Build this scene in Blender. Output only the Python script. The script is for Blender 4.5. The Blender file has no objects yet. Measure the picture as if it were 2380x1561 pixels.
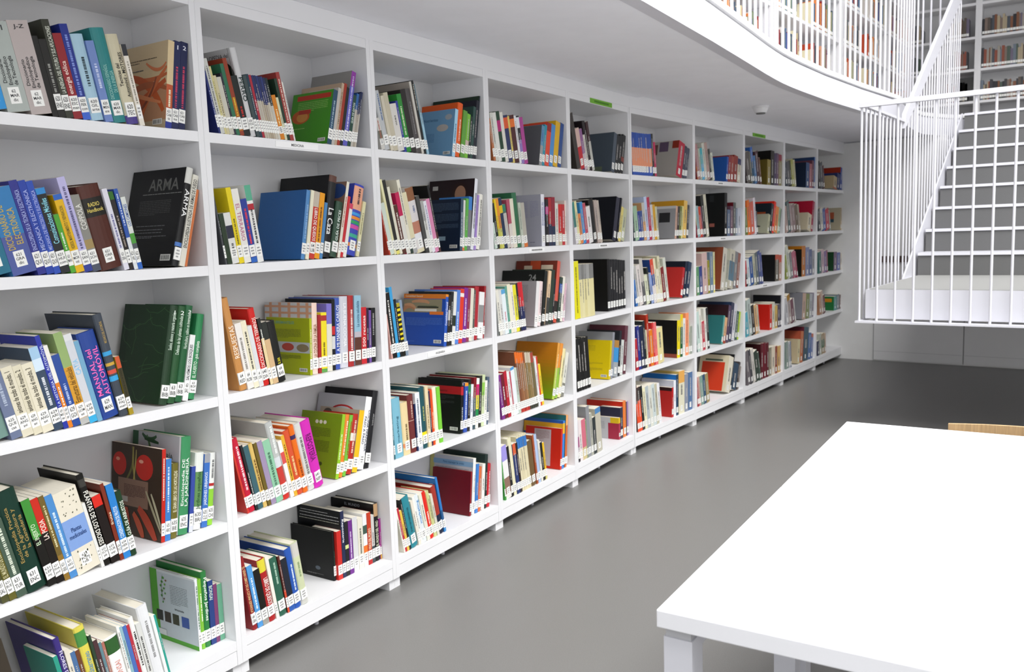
import bpy, bmesh, math, random
from mathutils import Vector, Matrix
sc = bpy.context.scene
COL = sc.collection
PI = math.pi
# ---------------------------------------------------------------- camera
cam = bpy.data.cameras.new('camera'); cam_o = bpy.data.objects.new('camera', cam); COL.objects.link(cam_o)
yaw, pit, rol = 0.5668, -0.1177, -0.0338
fw = Vector((math.cos(pit)*math.cos(yaw), math.cos(pit)*math.sin(yaw), math.sin(pit)))
r0 = fw.cross(Vector((0, 0, 1))).normalized(); u0 = r0.cross(fw)
cr, sr = math.cos(rol), math.sin(rol)
rt = r0*cr + u0*sr; up = u0*cr - r0*sr
M = Matrix((rt, up, -fw)).transposed().to_4x4(); M.translation = Vector((0, -2.1438, 1.371))
cam_o.matrix_world = M
cam.sensor_width = 36.0; cam.lens = 1977.05*36/2380; cam.clip_start = .05; cam.clip_end = 100
sc.camera = cam_o
cam.dof.use_dof = True; cam.dof.focus_distance = 2.5; cam.dof.aperture_fstop = 7.1
# ---------------------------------------------------------------- world, light, exposure
w = bpy.data.worlds.new('world'); sc.world = w; w.use_nodes = True
w.node_tree.nodes['Background'].inputs[0].default_value = (.93, .96, 1, 1)
w.node_tree.nodes['Background'].inputs[1].default_value = .55
def area(name, loc, rot, sx, sy, power, col=(1, 1, 1)):
    l = bpy.data.lights.new(name, 'AREA'); l.shape = 'RECTANGLE'; l.size = sx; l.size_y = sy; l.energy = power; l.color = col
    o = bpy.data.objects.new(name, l); COL.objects.link(o); o.location = loc; o.rotation_euler = rot
    return o
area('skylight', (2.3, -4.5, 7.0), (0, 0, 0), 7.0, 4.6, 950, (1, .99, .98))
area('side_fill_light', (2.6, -8.05, 1.9), (PI/2, 0, 0), 8.0, 3.0, 30, (.95, .97, 1))  # added fill lamp before the plain right wall, lights the shelves from the side
area('back_fill_light', (-2.9, -3.6, 2.6), (0, -PI/2+.0, 0), 3.2, 4.5, 35, (.93, .96, 1))  # added fill lamp behind the camera; the window there is assumed
sc.view_settings.view_transform = 'Standard'; sc.view_settings.look = 'None'
sc.view_settings.exposure = 0.38; sc.view_settings.gamma = 1
sc.cycles.use_denoising = True
sc.cycles.max_bounces = 8; sc.cycles.diffuse_bounces = 5; sc.cycles.glossy_bounces = 3
sc.cycles.sample_clamp_indirect = 4
# ---------------------------------------------------------------- helpers
def lin(c):
    c = int(c, 16) if isinstance(c, str) else c
    v = [(c >> 16 & 255)/255, (c >> 8 & 255)/255, (c & 255)/255]
    return tuple(x/12.92 if x <= .04045 else ((x+.055)/1.055)**2.4 for x in v) + (1,)
MATS = {}
def mat(hexc, rough=.5, noise=0., scale=40., spec=.5, bump=0., stretch=None, metal=0.):
    key = (hexc, rough, noise, scale, spec, bump, stretch)
    if key in MATS: return MATS[key]
    m = bpy.data.materials.new('m_' + str(hexc)); m.use_nodes = True; nt = m.node_tree; b = nt.nodes['Principled BSDF']
    c = lin(hexc)
    b.inputs['Base Color'].default_value = c; b.inputs['Roughness'].default_value = rough
    b.inputs['Specular IOR Level'].default_value = spec; b.inputs['Metallic'].default_value = metal
    if noise or bump:
        tc = nt.nodes.new('ShaderNodeTexCoord'); n = nt.nodes.new('ShaderNodeTexNoise'); n.inputs['Scale'].default_value = scale; n.inputs['Detail'].default_value = 3
        src = tc.outputs['Object']
        if stretch:
            mp = nt.nodes.new('ShaderNodeMapping'); mp.inputs['Scale'].default_value = stretch
            nt.links.new(src, mp.inputs[0]); src = mp.outputs[0]
        nt.links.new(src, n.inputs['Vector'])
        if noise:
            mr = nt.nodes.new('ShaderNodeMapRange'); mr.inputs[1].default_value = .25; mr.inputs[2].default_value = .75
            mr.inputs[3].default_value = 1-noise; mr.inputs[4].default_value = 1+noise
            mx = nt.nodes.new('ShaderNodeVectorMath'); mx.operation = 'SCALE'; mx.inputs[0].default_value = c[:3]
            nt.links.new(n.outputs['Fac'], mr.inputs[0]); nt.links.new(mr.outputs[0], mx.inputs['Scale']); nt.links.new(mx.outputs[0], b.inputs['Base Color'])
        if bump:
            bp = nt.nodes.new('ShaderNodeBump'); bp.inputs['Strength'].default_value = bump; bp.inputs['Distance'].default_value = .001
            nt.links.new(n.outputs['Fac'], bp.inputs['Height']); nt.links.new(bp.outputs[0], b.inputs['Normal'])
    MATS[key] = m
    return m
BACK_SHADED = mat('d0d0d2', .5, .012, 6)  # greyer than WHITE: shade inside the bookcases put into the colour
WHITE = mat('e6e6e8', .42, .012, 6)
WALL = mat('e4e4e3', .8, .02, 12)
SOFFIT = mat('f0f0f5', .85, .02, 9)
FLOOR = mat('737270', .36, .07, 260, .35)
METAL = mat('d3d3da', .35, .01, 8)
GREY = mat('5c5c5c', .65, .06, 200)
LAND = mat('9d9d9a', .5, .05, 180)
class MB:
    """collects boxes, prisms and tubes into one mesh"""
    def __init__(s): s.v = []; s.f = []; s.m = []
    def box(s, x0, x1, y0, y1, z0, z1, mi=0):
        n = len(s.v)
        s.v += [(x0,y0,z0),(x1,y0,z0),(x1,y1,z0),(x0,y1,z0),(x0,y0,z1),(x1,y0,z1),(x1,y1,z1),(x0,y1,z1)]
        s.f += [tuple(n+i for i in q) for q in ((3,2,1,0),(4,5,6,7),(0,1,5,4),(1,2,6,5),(2,3,7,6),(3,0,4,7))]; s.m += [mi]*6
        return s
    def quad(s, pts, mi=0):
        n = len(s.v); s.v += [tuple(p) for p in pts]; s.f.append(tuple(range(n, n+len(pts)))); s.m.append(mi); return s
    def prism(s, poly, z0, z1, mi=0):
        """poly counter-clockwise in plan"""
        n = len(s.v); k = len(poly)
        s.v += [(x, y, z0) for x, y in poly] + [(x, y, z1) for x, y in poly]
        s.f.append(tuple(range(n+k-1, n-1, -1))); s.f.append(tuple(range(n+k, n+2*k)))
        s.f += [(n+i, n+(i+1) % k, n+k+(i+1) % k, n+k+i) for i in range(k)]; s.m += [mi]*(k+2)
        return s
    def bar(s, a, b, w, h, mi=0, upv=(0, 0, 1)):
        """box section along a->b, w sideways, h along up"""
        a = Vector(a); b = Vector(b); d = (b-a).normalized(); sd = d.cross(Vector(upv)).normalized(); uu = sd.cross(d).normalized()
        n = len(s.v)
        for p in (a, b):
            for i, j in ((-1, -1), (1, -1), (1, 1), (-1, 1)): s.v.append(tuple(p + sd*(w/2*i) + uu*(h/2*j)))
        s.f += [tuple(n+i for i in q) for q in ((0,1,2,3),(7,6,5,4),(0,4,5,1),(1,5,6,2),(2,6,7,3),(3,7,4,0))]; s.m += [mi]*6
        return s
    def tube(s, a, b, r, k=8, r2=None, mi=0):
        a = Vector(a); b = Vector(b); d = (b-a).normalized(); r2 = r if r2 is None else r2
        t = Vector((1, 0, 0)) if abs(d.x) < .9 else Vector((0, 1, 0)); e1 = d.cross(t).normalized(); e2 = d.cross(e1); n = len(s.v)
        for p, q in ((a, r), (b, r2)):
            for i in range(k): s.v.append(tuple(p + e1*(q*math.cos(2*PI*i/k)) + e2*(q*math.sin(2*PI*i/k))))
        s.f += [(n+i, n+k+i, n+k+(i+1) % k, n+(i+1) % k) for i in range(k)]
        s.f += [tuple(range(n, n+k)), tuple(range(n+2*k-1, n+k-1, -1))]; s.m += [mi]*(k+2)
        return s
    def mesh(s, name, mats):
        me = bpy.data.meshes.new(name); me.from_pydata(s.v, [], s.f)
        for m in (mats if isinstance(mats, (list, tuple)) else [mats]): me.materials.append(m)
        me.polygons.foreach_set('material_index', s.m); me.update()
        return me
    def build(s, name, mats, parent=None, M=None, bevel=0):
        o = bpy.data.objects.new(name, s.mesh(name, mats)); COL.objects.link(o)
        if parent: o.parent = parent
        if M is not None: o.matrix_local = M
        if bevel:
            b = o.modifiers.new('edge', 'BEVEL'); b.width = bevel; b.segments = 2; b.limit_method = 'ANGLE'
        return o
def tag(o, label, cat, group=None, kind=None):
    if label: o['label'] = label
    if cat: o['category'] = cat
    if group: o['group'] = group
    if kind: o['kind'] = kind
    return o
def empty(name, M=None, loc=None, parent=None):
    o = bpy.data.objects.new(name, None); COL.objects.link(o); o.empty_display_size = .1
    if parent: o.parent = parent
    if M is not None: o.matrix_world = M
    if loc is not None: o.location = loc
    return o
def struct(o): o['kind'] = 'structure'; return o
def frame(x, y, z=0, a=0): return Matrix.Translation((x, y, z)) @ Matrix.Rotation(a, 4, 'Z')
TEXTS = []
def text(name, s, size, M, mt, parent, maxw=None, align='CENTER', squash=None):
    """flat lettering; laid out in the local XY plane of M"""
    c = bpy.data.curves.new(name, 'FONT'); c.body = s; c.size = size; c.align_x = align; c.align_y = 'CENTER'; c.resolution_u = 2; c.offset = size*.012
    o = bpy.data.objects.new(name, c); COL.objects.link(o); TEXTS.append((o, mt, parent, M, maxw, squash)); return o
def flush_text():
    bpy.context.view_layer.update(); dg = bpy.context.evaluated_depsgraph_get()
    for o, mt, parent, M, maxw, squash in TEXTS:
        me = bpy.data.meshes.new_from_object(o.evaluated_get(dg)); me.materials.clear(); me.materials.append(mt)
        n = o.name; bpy.data.objects.remove(o)
        p = bpy.data.objects.new(n.split('.')[0], me); COL.objects.link(p); p.parent = parent
        sx = sy = 1
        if len(me.vertices):
            xs = [v.co.x for v in me.vertices]; ys = [v.co.y for v in me.vertices]
            W = max(xs)-min(xs); H = max(ys)-min(ys)
            if squash:       # fit into squash = (length, height)
                sx = squash[0]/max(W, 1e-6); sy = squash[1]/max(H, 1e-6)
                if sx > sy*1.6: sx = sy*1.6
                if sy > sx*2.2: sy = sx*2.2
                cx = (max(xs)+min(xs))/2; cy = (max(ys)+min(ys))/2
                for v in me.vertices: v.co.x -= cx; v.co.y -= cy
            elif maxw and W > maxw: sx = sy = maxw/W
        p.matrix_local = M @ Matrix.Diagonal((sx, sy, 1, 1))
    TEXTS.clear()
# ---------------------------------------------------------------- dimensions
BAY, X1, HD = .76, 1.7004, .0198          # bay width, first divider, half a divider
PIV = X1 + 4*BAY; TH = math.radians(-4.5018); BAYB = .8901
ZTOP = 2.067; ZS = [1.707, 1.311, .911, .513, .122]; SH = .03; DEP = .278
def bay_frame(k):
    """frame at the lower front corner of bay k (1..10); local x along the shelf, y into it; and its width"""
    if k <= 5: return frame(X1+(k-2)*BAY, 0), BAY
    a = (k-6)*BAYB + (.004 if k == 6 else .002)
    return frame(PIV + a*math.cos(TH), a*math.sin(TH), 0, TH), BAYB
# ---------------------------------------------------------------- setting
def wedge(pts, z0, z1): return MB().prism(pts, z0, z1)
YB = .30
BX, BY = PIV + 8.2*math.cos(TH), 8.2*math.sin(TH)      # far end of the bent wall line
struct(MB().box(-3.2, 13.5, -8.2, 1.0, -.12, 0).build('floor', FLOOR))
nb = Vector((-math.sin(TH), math.cos(TH)))
struct(wedge([(-3.2, YB), (PIV, YB), (BX+nb.x*YB, BY+nb.y*YB), (BX+nb.x*(YB+.15), BY+nb.y*(YB+.15)), (PIV, YB+.15), (-3.2, YB+.15)], 0, 9.0).build('wall_left', WALL))
wf = wedge([(9.035, -1.28), (9.135, -.30), (9.165, .2), (9.265, .2), (9.235, -.30), (9.135, -1.28)], 0, 2.169)
wf.prism([(8.736, -4.2), (9.035, -1.28), (9.135, -1.28), (8.836, -4.2)], 0, 1.72)
struct(wf.build('wall_far', WALL))
struct(MB().box(-3.2, 13.5, -8.3, -8.15, 0, 9.0).build('wall_right', WALL))
wb = MB(); wb.box(-3.3, -3.2, -8.2, .6, 0, .7).box(-3.3, -3.2, -8.2, .6, 4.6, 9.0).box(-3.3, -3.2, -1.2, .6, .7, 4.6).box(-3.3, -3.2, -8.2, -6.2, .7, 4.6)
struct(wb.build('wall_back', WALL))
# edge of the upper floor in plan (measured along the fascia)
EDGE = [(-3.2, -.93), (2.87, -.91), (3.65, -.887), (4.25, -.862), (4.6, -.846), (4.8, -.84), (4.97, -.838), (5.15, -.842), (5.35, -.852), (5.84, -.885), (6.61, -.968), (7.48, -1.09),
        (8.05, -1.09), (8.5, -1.09), (8.75, -1.11), (8.95, -1.18), (9.12, -1.26), (9.27, -1.35), (9.30, -1.8), (9.32, -4.2)]
slab = EDGE + [(12.6, -4.2), (12.6, .9), (-3.2, .9)]
CR = [(4.89, .35), (4.80, -.35), (4.87, -.60), (4.965, -.78)]
def inset(poly, d):
    out = []
    for i, (x, y) in enumerate(poly):
        a = Vector(poly[max(i-1, 0)]); b = Vector(poly[min(i+1, len(poly)-1)]); t = (b-a).normalized(); n = Vector((-t.y, t.x))
        out.append((x+n.x*d, y+n.y*d))
    return out
EI = inset(EDGE, .055)
near = EI[:7]; far = EI[6:]
cm = MB()
cm.prism(near + CR[::-1] + [(4.89, .9), (-3.2, .9)], 2.165, 2.33)                 # soffit before the fold
cm.prism(far + [(12.6, -4.2), (12.6, .9), (4.89, .9)] + CR, 2.180, 2.33)           # soffit after the fold
struct(cm.build('ceiling', SOFFIT))
fm = MB()                                                                           # floor edge: bright flat band under a set-back upper band
prof = [(.06, 2.164), (0, 2.164), (0, 2.312), (.03, 2.33), (.022, 2.368), (.06, 2.368)]
rings = [[(p[0], p[1], z) for p, z in ((inset(EDGE, d)[i], z) for d, z in prof)] for i in range(len(EDGE))]
n = len(prof)
for R_ in rings: fm.v += R_
for i in range(len(EDGE)-1):
    for j in range(n-1):
        fm.f.append((i*n+j, i*n+j+1, (i+1)*n+j+1, (i+1)*n+j)); fm.m.append(0)
struct(fm.build('trim_1', METAL))
struct(MB().prism(slab[:len(EDGE)] + [(12.6, -4.2), (12.6, .9), (-3.2, .9)], 2.331, 2.36).build('floor_upper', WALL))
# cornice above the bookcases
co = MB(); co.prism([(-1.2, .002), (PIV, .002), (PIV, YB), (-1.2, YB)], 2.1005, 2.1645)
e = 4.47; co.prism([(PIV, .002), (PIV+e*math.cos(TH), e*math.sin(TH)+.002), (PIV+e*math.cos(TH)+nb.x*YB, e*math.sin(TH)+nb.y*YB), (PIV, YB)], 2.1005, 2.1795)
struct(co.build('trim_2', WHITE))
# flush doors in the far wall under the landing
dv = Vector((8.86-9.135, -3.0+.30)).normalized(); an = math.atan2(dv.y, dv.x)
def far_door(i, a, b):
    o = MB().box(a, b, -.012, .004, .012, 2.12).build('door_%d' % i, mat('dededf', .5, .015, 7), None, frame(9.135, -.30, 0, an)); struct(o)
    MB().box(a, a+.004, -.014, -.0125, .012, 2.12).build('seam', mat('8a8a8c', .8), o)
    MB().box(a+.01, b-.01, -.0135, -.0122, .095, .099).build('seam', mat('c2c2c4', .8), o)
far_door(1, .36, 1.17); far_door(2, 1.175, 2.0)
# ---------------------------------------------------------------- bookcases
CASE = {}
def bookcase(k, label, group='white bookcases along the wall'):
    Mf, wd = bay_frame(k)
    root = tag(empty('bookcase', Mf), label, 'bookcase', group)
    g = .0003
    for x0 in (g, wd-HD): MB().box(x0, x0+HD-g, 0, DEP+.012, .043, 2.10).build('side_panel', WHITE, root)
    MB().box(HD+g, wd-HD-g, .0005, DEP, ZTOP, 2.0995).build('top_panel', WHITE, root)
    MB().box(HD+g, wd-HD-g, DEP+.0003, DEP+.012, .05, 2.10).build('back_panel', BACK_SHADED, root)
    for z in ZS: MB().box(HD+g, wd-HD-g, .0005, DEP, z-SH, z).build('shelf', WHITE, root)
    MB().box(HD+g, wd-HD-g, .002, .02, .043, ZS[-1]-SH-.0015).build('plinth', WHITE, root)
    for x0 in (.0002, wd-.032): MB().box(x0, x0+.0318, .012, .08, 0, .043).build('foot', WHITE, root)
    MB().tube((wd/2, .06, 0), (wd/2, .06, .043), .008).build('foot', METAL, root)
    CASE[k] = (Mf, wd); return root
BL = ['white open bookcase holding the black ARMA book, first of the row',
 'white open bookcase holding the magenta pastry book and the MEDICINA strip',
 'white open bookcase with the INGENIERIA strip and a striped yellow and black spine',
 'white open bookcase holding the large pale grey book on its second shelf',
 'white open bookcase with a green strip, just before the wall bends',
 'white open bookcase just after the bend, blue and orange set on top shelf',
 'white open bookcase with a very large black book on its second shelf',
 'white open bookcase with the smaller green strip and tall maroon binders',
 'white open bookcase second from the far wall, crimson cover on second shelf',
 'white open bookcase touching the far wall at the end of the row']
for k in range(1, 11): bookcase(k, BL[k-1])
# paper strips on the shelf edges
def strip(name, k, u, z, wd, h, txt, label, paper='f3f3f3', ink='444444', g='paper strips on the shelf edges', ts=.012):
    Mf, w_ = CASE[k]; Mo = Mf @ Matrix.Translation((u, -.0016, z))
    o = tag(MB().box(-wd/2, wd/2, 0, .0016, -h/2, h/2).build(name, mat(paper, .6), None, Mo), label, 'label', g)
    if txt == '~':
        mb = MB(); q = -wd*.32; rr = random.Random(int(u*1000)+k)
        while q < wd*.32: l = rr.uniform(.004, .008); mb.box(q, q+l, -.0005, -.0002, -ts*.32, ts*.32); q += l+.003
        mb.build('lettering', mat(ink, .6), o)
    elif txt: text('lettering', txt, ts, Matrix.Translation((0, -.0004, 0)) @ Matrix.Rotation(PI/2, 4, 'X'), mat(ink, .6), o, wd*.9)
    return o
strip('shelf_label', 2, .372, 1.692, .19, .019, 'MEDICINA', 'white paper strip reading MEDICINA on the shelf edge under the green book')
strip('shelf_label', 3, .345, .897, .17, .019, 'INGENIERIA', 'white paper strip reading INGENIERIA on the shelf edge under the blue cover')
strip('shelf_label', 4, .40, 1.296, .15, .018, '~', 'white paper strip on the shelf edge under the large pale grey book')
strip('shelf_label', 5, .38, 1.296, .12, .018, '~', 'white paper strip on the shelf edge under the large navy book')
strip('shelf_label', 7, .44, 1.692, .12, .016, '~', 'white paper strip on the top shelf edge under a blue cover')
strip('shelf_label', 7, .48, 1.296, .12, .016, '~', 'white paper strip on the shelf edge under the very large black book')
strip('shelf_label', 8, .44, .896, .12, .016, '~', 'white paper strip on the shelf edge under a black curved case')
strip('sign', 5, .39, 2.083, .272, .026, '~', 'bright green strip stuck to the top edge of the bookcase before the bend', '6fae2a', '3c7a12', 'green strips on the bookcase tops', .017)
strip('sign', 8, .31, 2.083, .272, .026, '~', 'smaller looking green strip on the bookcase top closer to the far wall', '6fae2a', '3c7a12', 'green strips on the bookcase tops', .017)
# ---------------------------------------------------------------- smoke detector
t = tag(empty('smoke_detector', loc=(5.89, -.447, 2.180)), 'round white smoke detector under the upper floor', 'smoke detector')
MB().tube((0, 0, -.012), (0, 0, -.0005), .055, 28).build('base', WHITE, t)
MB().tube((0, 0, -.045), (0, 0, -.0125), .038, 28, .052).build('body', WHITE, t)
MB().tube((0, 0, -.052), (0, 0, -.0455), .030, 24).build('sensor', mat('6b6b6b', .5), t)
# ---------------------------------------------------------------- tables and chair
def desk(x0, label):
    root = tag(empty('table', loc=(x0, -3.2, 0)), label, 'table', 'white tables pushed together')
    L, Wd = .7825, 1.597
    MB().box(0, L, 0, Wd, .709, .74).build('tabletop', mat('ececf0', .3, .008, 5), root, bevel=.002)
    for y in (.015, Wd-.05): MB().box(.0625, L-.0905, y, y+.035, .655, .7085).build('rail', METAL, root)
    for x in (.012, L-.09):
        for y in (.008, Wd-.058): MB().box(x, x+.05, y, y+.05, 0, .69).build('leg', METAL, root)
        for y in (.008, Wd-.058): MB().box(x+.003, x+.047, y+.003, y+.047, .69, .7085).build('spacer', mat('b5b5b8', .5), root)
    return root
desk(1.271, 'white table closest to the viewer, its square corner leg showing')
desk(2.0572, 'white table beyond the thin seam, wooden chair at its end')
ch = tag(empty('chair', loc=(2.93, -2.11, 0)), 'plywood chair pushed in at the end of the white tables', 'chair')
OAK = mat('b4956c', .45, .2, 30, .5, 0, (1, 6, .35))
bk = MB()
for i in range(10):
    a0, a1 = -.22+i*.044, -.22+(i+1)*.044
    f_ = lambda a: -.03+.04*(1-(a/.22)**2)
    bk.prism([(f_(a0), a0), (f_(a0)+.012, a0), (f_(a1)+.012, a1), (f_(a1), a1)], .42, .7455)
bk.build('backrest', OAK, ch)
st = MB(); st.prism([(-.44, -.20), (-.40, -.22), (-.03, -.21), (-.03, .21), (-.40, .22), (-.44, .20)], .43, .445); st.build('seat', OAK, ch)
for x in (-.40, -.02):
    for y in (-.19, .19): MB().tube((x, y, 0), (x*.93-.02, y*.93, .43), .011, 10).build('leg', METAL, ch)
# ---------------------------------------------------------------- staircase
ZL = .957; RS = (2.365-ZL)/8
SX, SY = 5.72, -1.158                       # near left corner of the landing
SM = frame(SX, SY, 0, math.radians(-3.75))  # local x up the stair, local -y across it
SW = 2.6; LD = 1.12; LS = 1.51; TR = .285; XE = 3.53
st = tag(empty('staircase', SM), 'white steel staircase with grey risers rising from a landing to the upper floor', 'staircase')
MB().box(0, LS-.001, -SW, 0, .775, ZL).build('landing', [METAL], st)
MB().box(.012, LS-.005, -SW, -.02, ZL+.0005, ZL+.004).build('landing_cover', LAND, st)
for i in range(8):
    x = LS + i*TR; z = ZL + i*RS
    MB().box(x, x+.012, -SW, -.016, z+.001, z+RS-.022).build('riser', GREY, st)
    MB().box(x-.012, min(x+TR+.012, XE), -SW, -.016, z+RS-.0215, z+RS).build('tread', [METAL], st)
sp = MB(); n0 = 0
zt = ZL+8*RS
pts = [(LD-.02, .775), (LS+.02, .775), (XE, zt-.4), (XE, zt+.005), (LD-.02, ZL+.001)]
sp.v = [(x, .001, z) for x, z in pts] + [(x, .013, z) for x, z in pts]; k = len(pts)
sp.f = [tuple(range(k)), tuple(range(2*k-1, k-1, -1))] + [(i, k+i, k+(i+1) % k, (i+1) % k) for i in range(k)]; sp.m = [0]*(k+2)
sp.build('stringer', METAL, st)

# landing guard: bars outside the platform, on a bottom plate
gr = tag(empty('landing_railing', SM), 'white bar railing around the stair landing, horizontal top rail', 'railing', 'white bar railings')
MB().box(-.075, -.012, -SW, .045, .752, .764).build('bottom_plate', METAL, gr)
MB().box(-.012, LD+.02, .0135, .045, .752, .764).build('bottom_plate', METAL, gr)
MB().box(-.068, -.028, -SW, .04, 2.074, 2.102).build('top_rail', METAL, gr)
MB().box(-.028, LD, .012, .04, 2.085, 2.102).build('top_rail', METAL, gr)
for i in range(25): MB().tube((-.046, .026-.1035*i, .7645), (-.046, .026-.1035*i, 2.0735), .0075, 8).build('baluster', METAL, gr)
for i in range(1, 11): MB().tube((-.046+.108*i, .026, .7645), (-.046+.108*i, .026, 2.0845), .007, 8).build('baluster', METAL, gr)
# stair guard with its broad flat handrail
hr = tag(empty('stair_railing', SM), 'white bar railing up the stair under a broad sloping handrail', 'railing', 'white bar railings')
sl = .59
def zr(x): return 2.967 + (x-2.5)*sl
hm = MB(); x0, x1 = LD-.02, XE+.1
hm.v = [(x, y, zr(x)+q) for y in (.008, .034) for x, q in ((x0, -.1), (x1, -.1), (x1, .1), (x0, .0))]
hm.f = [(0, 1, 2, 3), (7, 6, 5, 4), (0, 4, 5, 1), (1, 5, 6, 2), (2, 6, 7, 3), (3, 7, 4, 0)]; hm.m = [0]*6
hm.build('handrail', METAL, hr)
for i in range(22):
    x = LD+.03+.107*i
    MB().tube((x, .021, ZL+(x-LD)*sl-.17), (x, .021, zr(x)-.1005), .006, 8).build('baluster', METAL, hr)
# guard of bars along the edge of the upper floor
ur = tag(empty('gallery_railing'), 'tall white bar screen along the edge of the upper floor', 'railing', 'white bar railings')
pth = inset(EDGE, .045); seg = []; L = 0
for a, b in zip(pth[:-1], pth[1:]): seg.append((L, Vector(a), Vector(b))); L += (Vector(b)-Vector(a)).length
def at(s):
    for l0, a, b in seg[::-1]:
        if s >= l0: return a + (b-a).normalized()*(s-l0)
s0 = 6.75; i = 0
q = s0
while q < 14:
    p = at(q); q += .112 if p.x < 7.4 else .15
    if p.y > -1.3: MB().tube((p.x, p.y, 2.3685), (p.x, p.y, 4.4), .0082, 8).build('baluster', METAL, ur)
    i += 1
tag(MB().box(.42, .83, -.03, -.0145, .985, 1.045).build('wall_strip', mat('4a3632', .6), None, frame(9.135, -.30, 0, an)), 'dark horizontal strip on the far wall behind the landing bars', 'strip')
# ---------------------------------------------------------------- gallery bookcases
def gallery_case(Mf, wd, label, zt=4.35, rows=(2.46, 2.755, 3.145, 3.535, 3.925), g='bookcases on the upper floor', post=.05, shelf=.03):
    root = tag(empty('gallery_bookcase', Mf), label, 'bookcase', g)
    for x0 in (0, wd-post): MB().box(x0+.0003, x0+post, 0, .28, 2.361, zt).build('side_panel', WHITE, root)
    MB().box(post+.0005, wd-post-.0005, .27, .28, 2.361, zt).build('back_panel', BACK_SHADED, root)
    for z in rows: MB().box(post+.0005, wd-post-.0005, .004, .2695, z-shelf, z).build('shelf', WHITE, root)
    MB().box(post+.0005, wd-post-.0005, .002, .2695, zt-.1, zt).build('top_panel', WHITE, root)
    return root
GC = []
gl = ['white bookcase on the upper floor above the bend, seen through the bars', 'white bookcase on the upper floor with orange and dark red books behind bars',
      'white bookcase on the upper floor with a tall red binder behind bars', 'white bookcase on the upper floor filled with small spines behind dense bars', 'white bookcase on the upper floor closest to the inner corner']
for i, a in enumerate((-1.35, .53, 2.42, 4.30, 6.18)):
    Mf = frame(PIV+a*math.cos(TH), a*math.sin(TH), 0, TH) if a > 0 else frame(PIV+a, 0, 0, 0)
    wd = 1.35 if a < 0 else 1.1 if a > 6 else 1.87
    gallery_case(Mf, wd, gl[i]); GC.append((Mf, wd))
FCX = 12.2
struct(MB().box(FCX+.3, FCX+.42, -4.2, .9, 2.361, 9.0).build('wall_far_upper', WALL))
fl = ['grey bookcase on the upper floor facing the stair, black screen on a shelf', 'grey bookcase on the upper floor facing the stair, long rows of spines', 'grey bookcase on the upper floor facing the stair, partly outside the picture']
FC = []
for i, (y0, wd) in enumerate(((-.35, .94), (-1.29, .94), (-2.23, .94))):
    Mf = frame(FCX, y0, 0, -PI/2)
    gallery_case(Mf, wd, fl[i], 4.35, (2.46, 2.83, 3.215, 3.60, 4.0), 'bookcases on the upper floor', .035); FC.append((Mf, wd))
struct(MB().box(8.7, 12.6, -4.2, .9, 4.45, 4.55).build('shade_ceiling', SOFFIT))  # unseen ceiling, set low and extended to shade the far gallery
# ---------------------------------------------------------------- books
rnd = random.Random(7)
PAGES = mat('e6e0d0', .8, .05, 500, .3, 0, (1, .02, .02))
STICK = mat('f0f0ec', .55); INK = mat('3c3c40', .6)
def cmat(h): return mat(h, .4, .015, 60, .32)
def cover_mesh(mb, t, d, H, hb, col, sp, X, mi):
    """U-shaped cover: two boards joined by the spine, banded where the spine changes colour. X maps local points, mi gives material slots"""
    b = min(.0024, t*.2) if hb else min(.0008, t*.2); c = min(.004, t*.12)+b if hb else b*1.1
    out = [(0, d), (0, c), (t*.10, c*.45), (t*.3, c*.1), (t*.5, 0), (t*.7, c*.1), (t*.9, c*.45), (t, c), (t, d), (t-b, d), (t-b, c+b), (b, c+b), (b, d)]
    if not hb: out = [(0, d), (0, .0003), (.0003, 0), (t-.0003, 0), (t, .0003), (t, d), (t-b, d), (t-b, b+.0005), (b, b+.0005), (b, d)]
    nsp = 7 if hb else 4                      # faces 1..nsp-1 belong to the spine
    bands = []
    for s in (sp.split('/') if sp else []):
        a, e_, h_ = s.split('-')
        if float(e_) > float(a): bands.append((float(a), float(e_), h_))
    zs = sorted({0., 1.} | {x for q in bands for x in q[:2]})
    k = len(out); n = len(mb.v)
    for z in zs: mb.v += [X((x, y, z*H)) for x, y in out]
    for j in range(len(zs)-1):
        zc = (zs[j]+zs[j+1])/2; bc = col
        for a, e_, h_ in bands:
            if a <= zc <= e_: bc = h_
        for i in range(k):
            i2 = (i+1) % k
            mb.f.append((n+j*k+i, n+j*k+i2, n+(j+1)*k+i2, n+(j+1)*k+i)); mb.m.append(mi(bc if 1 <= i < nsp else col))
    m_ = mi(col); h = k//2
    for base, flip in ((n, 1), (n+(len(zs)-1)*k, 0)):     # end caps: board, spine, board
        e0 = k-1
        if hb: caps = [(0, 1, 11, 12), (1, 2, 3, 4, 5, 6, 7, 10, 11), (7, 8, 9, 10)]
        else: caps = [(0, 1, 8, 9), (1, 2, 3, 4, 7, 8), (4, 5, 6, 7)]
        for q in caps:
            q = [base+i for i in q]; mb.f.append(tuple(q[::-1] if not flip else q)); mb.m.append(m_)
    return b, c
def xbox(mb, X, x0, x1, y0, y1, z0, z1, m):
    n = len(mb.v)
    mb.v += [X(p) for p in ((x0,y0,z0),(x1,y0,z0),(x1,y1,z0),(x0,y1,z0),(x0,y0,z1),(x1,y0,z1),(x1,y1,z1),(x0,y1,z1))]
    mb.f += [tuple(n+i for i in q) for q in ((3,2,1,0),(4,5,6,7),(0,1,5,4),(1,2,6,5),(2,3,7,6),(3,0,4,7))]; mb.m += [m]*6
def xquad(mb, X, pts, m):
    n = len(mb.v); mb.v += [X(p) for p in pts]; mb.f.append(tuple(range(n, n+len(pts)))); mb.m.append(m)
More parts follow.
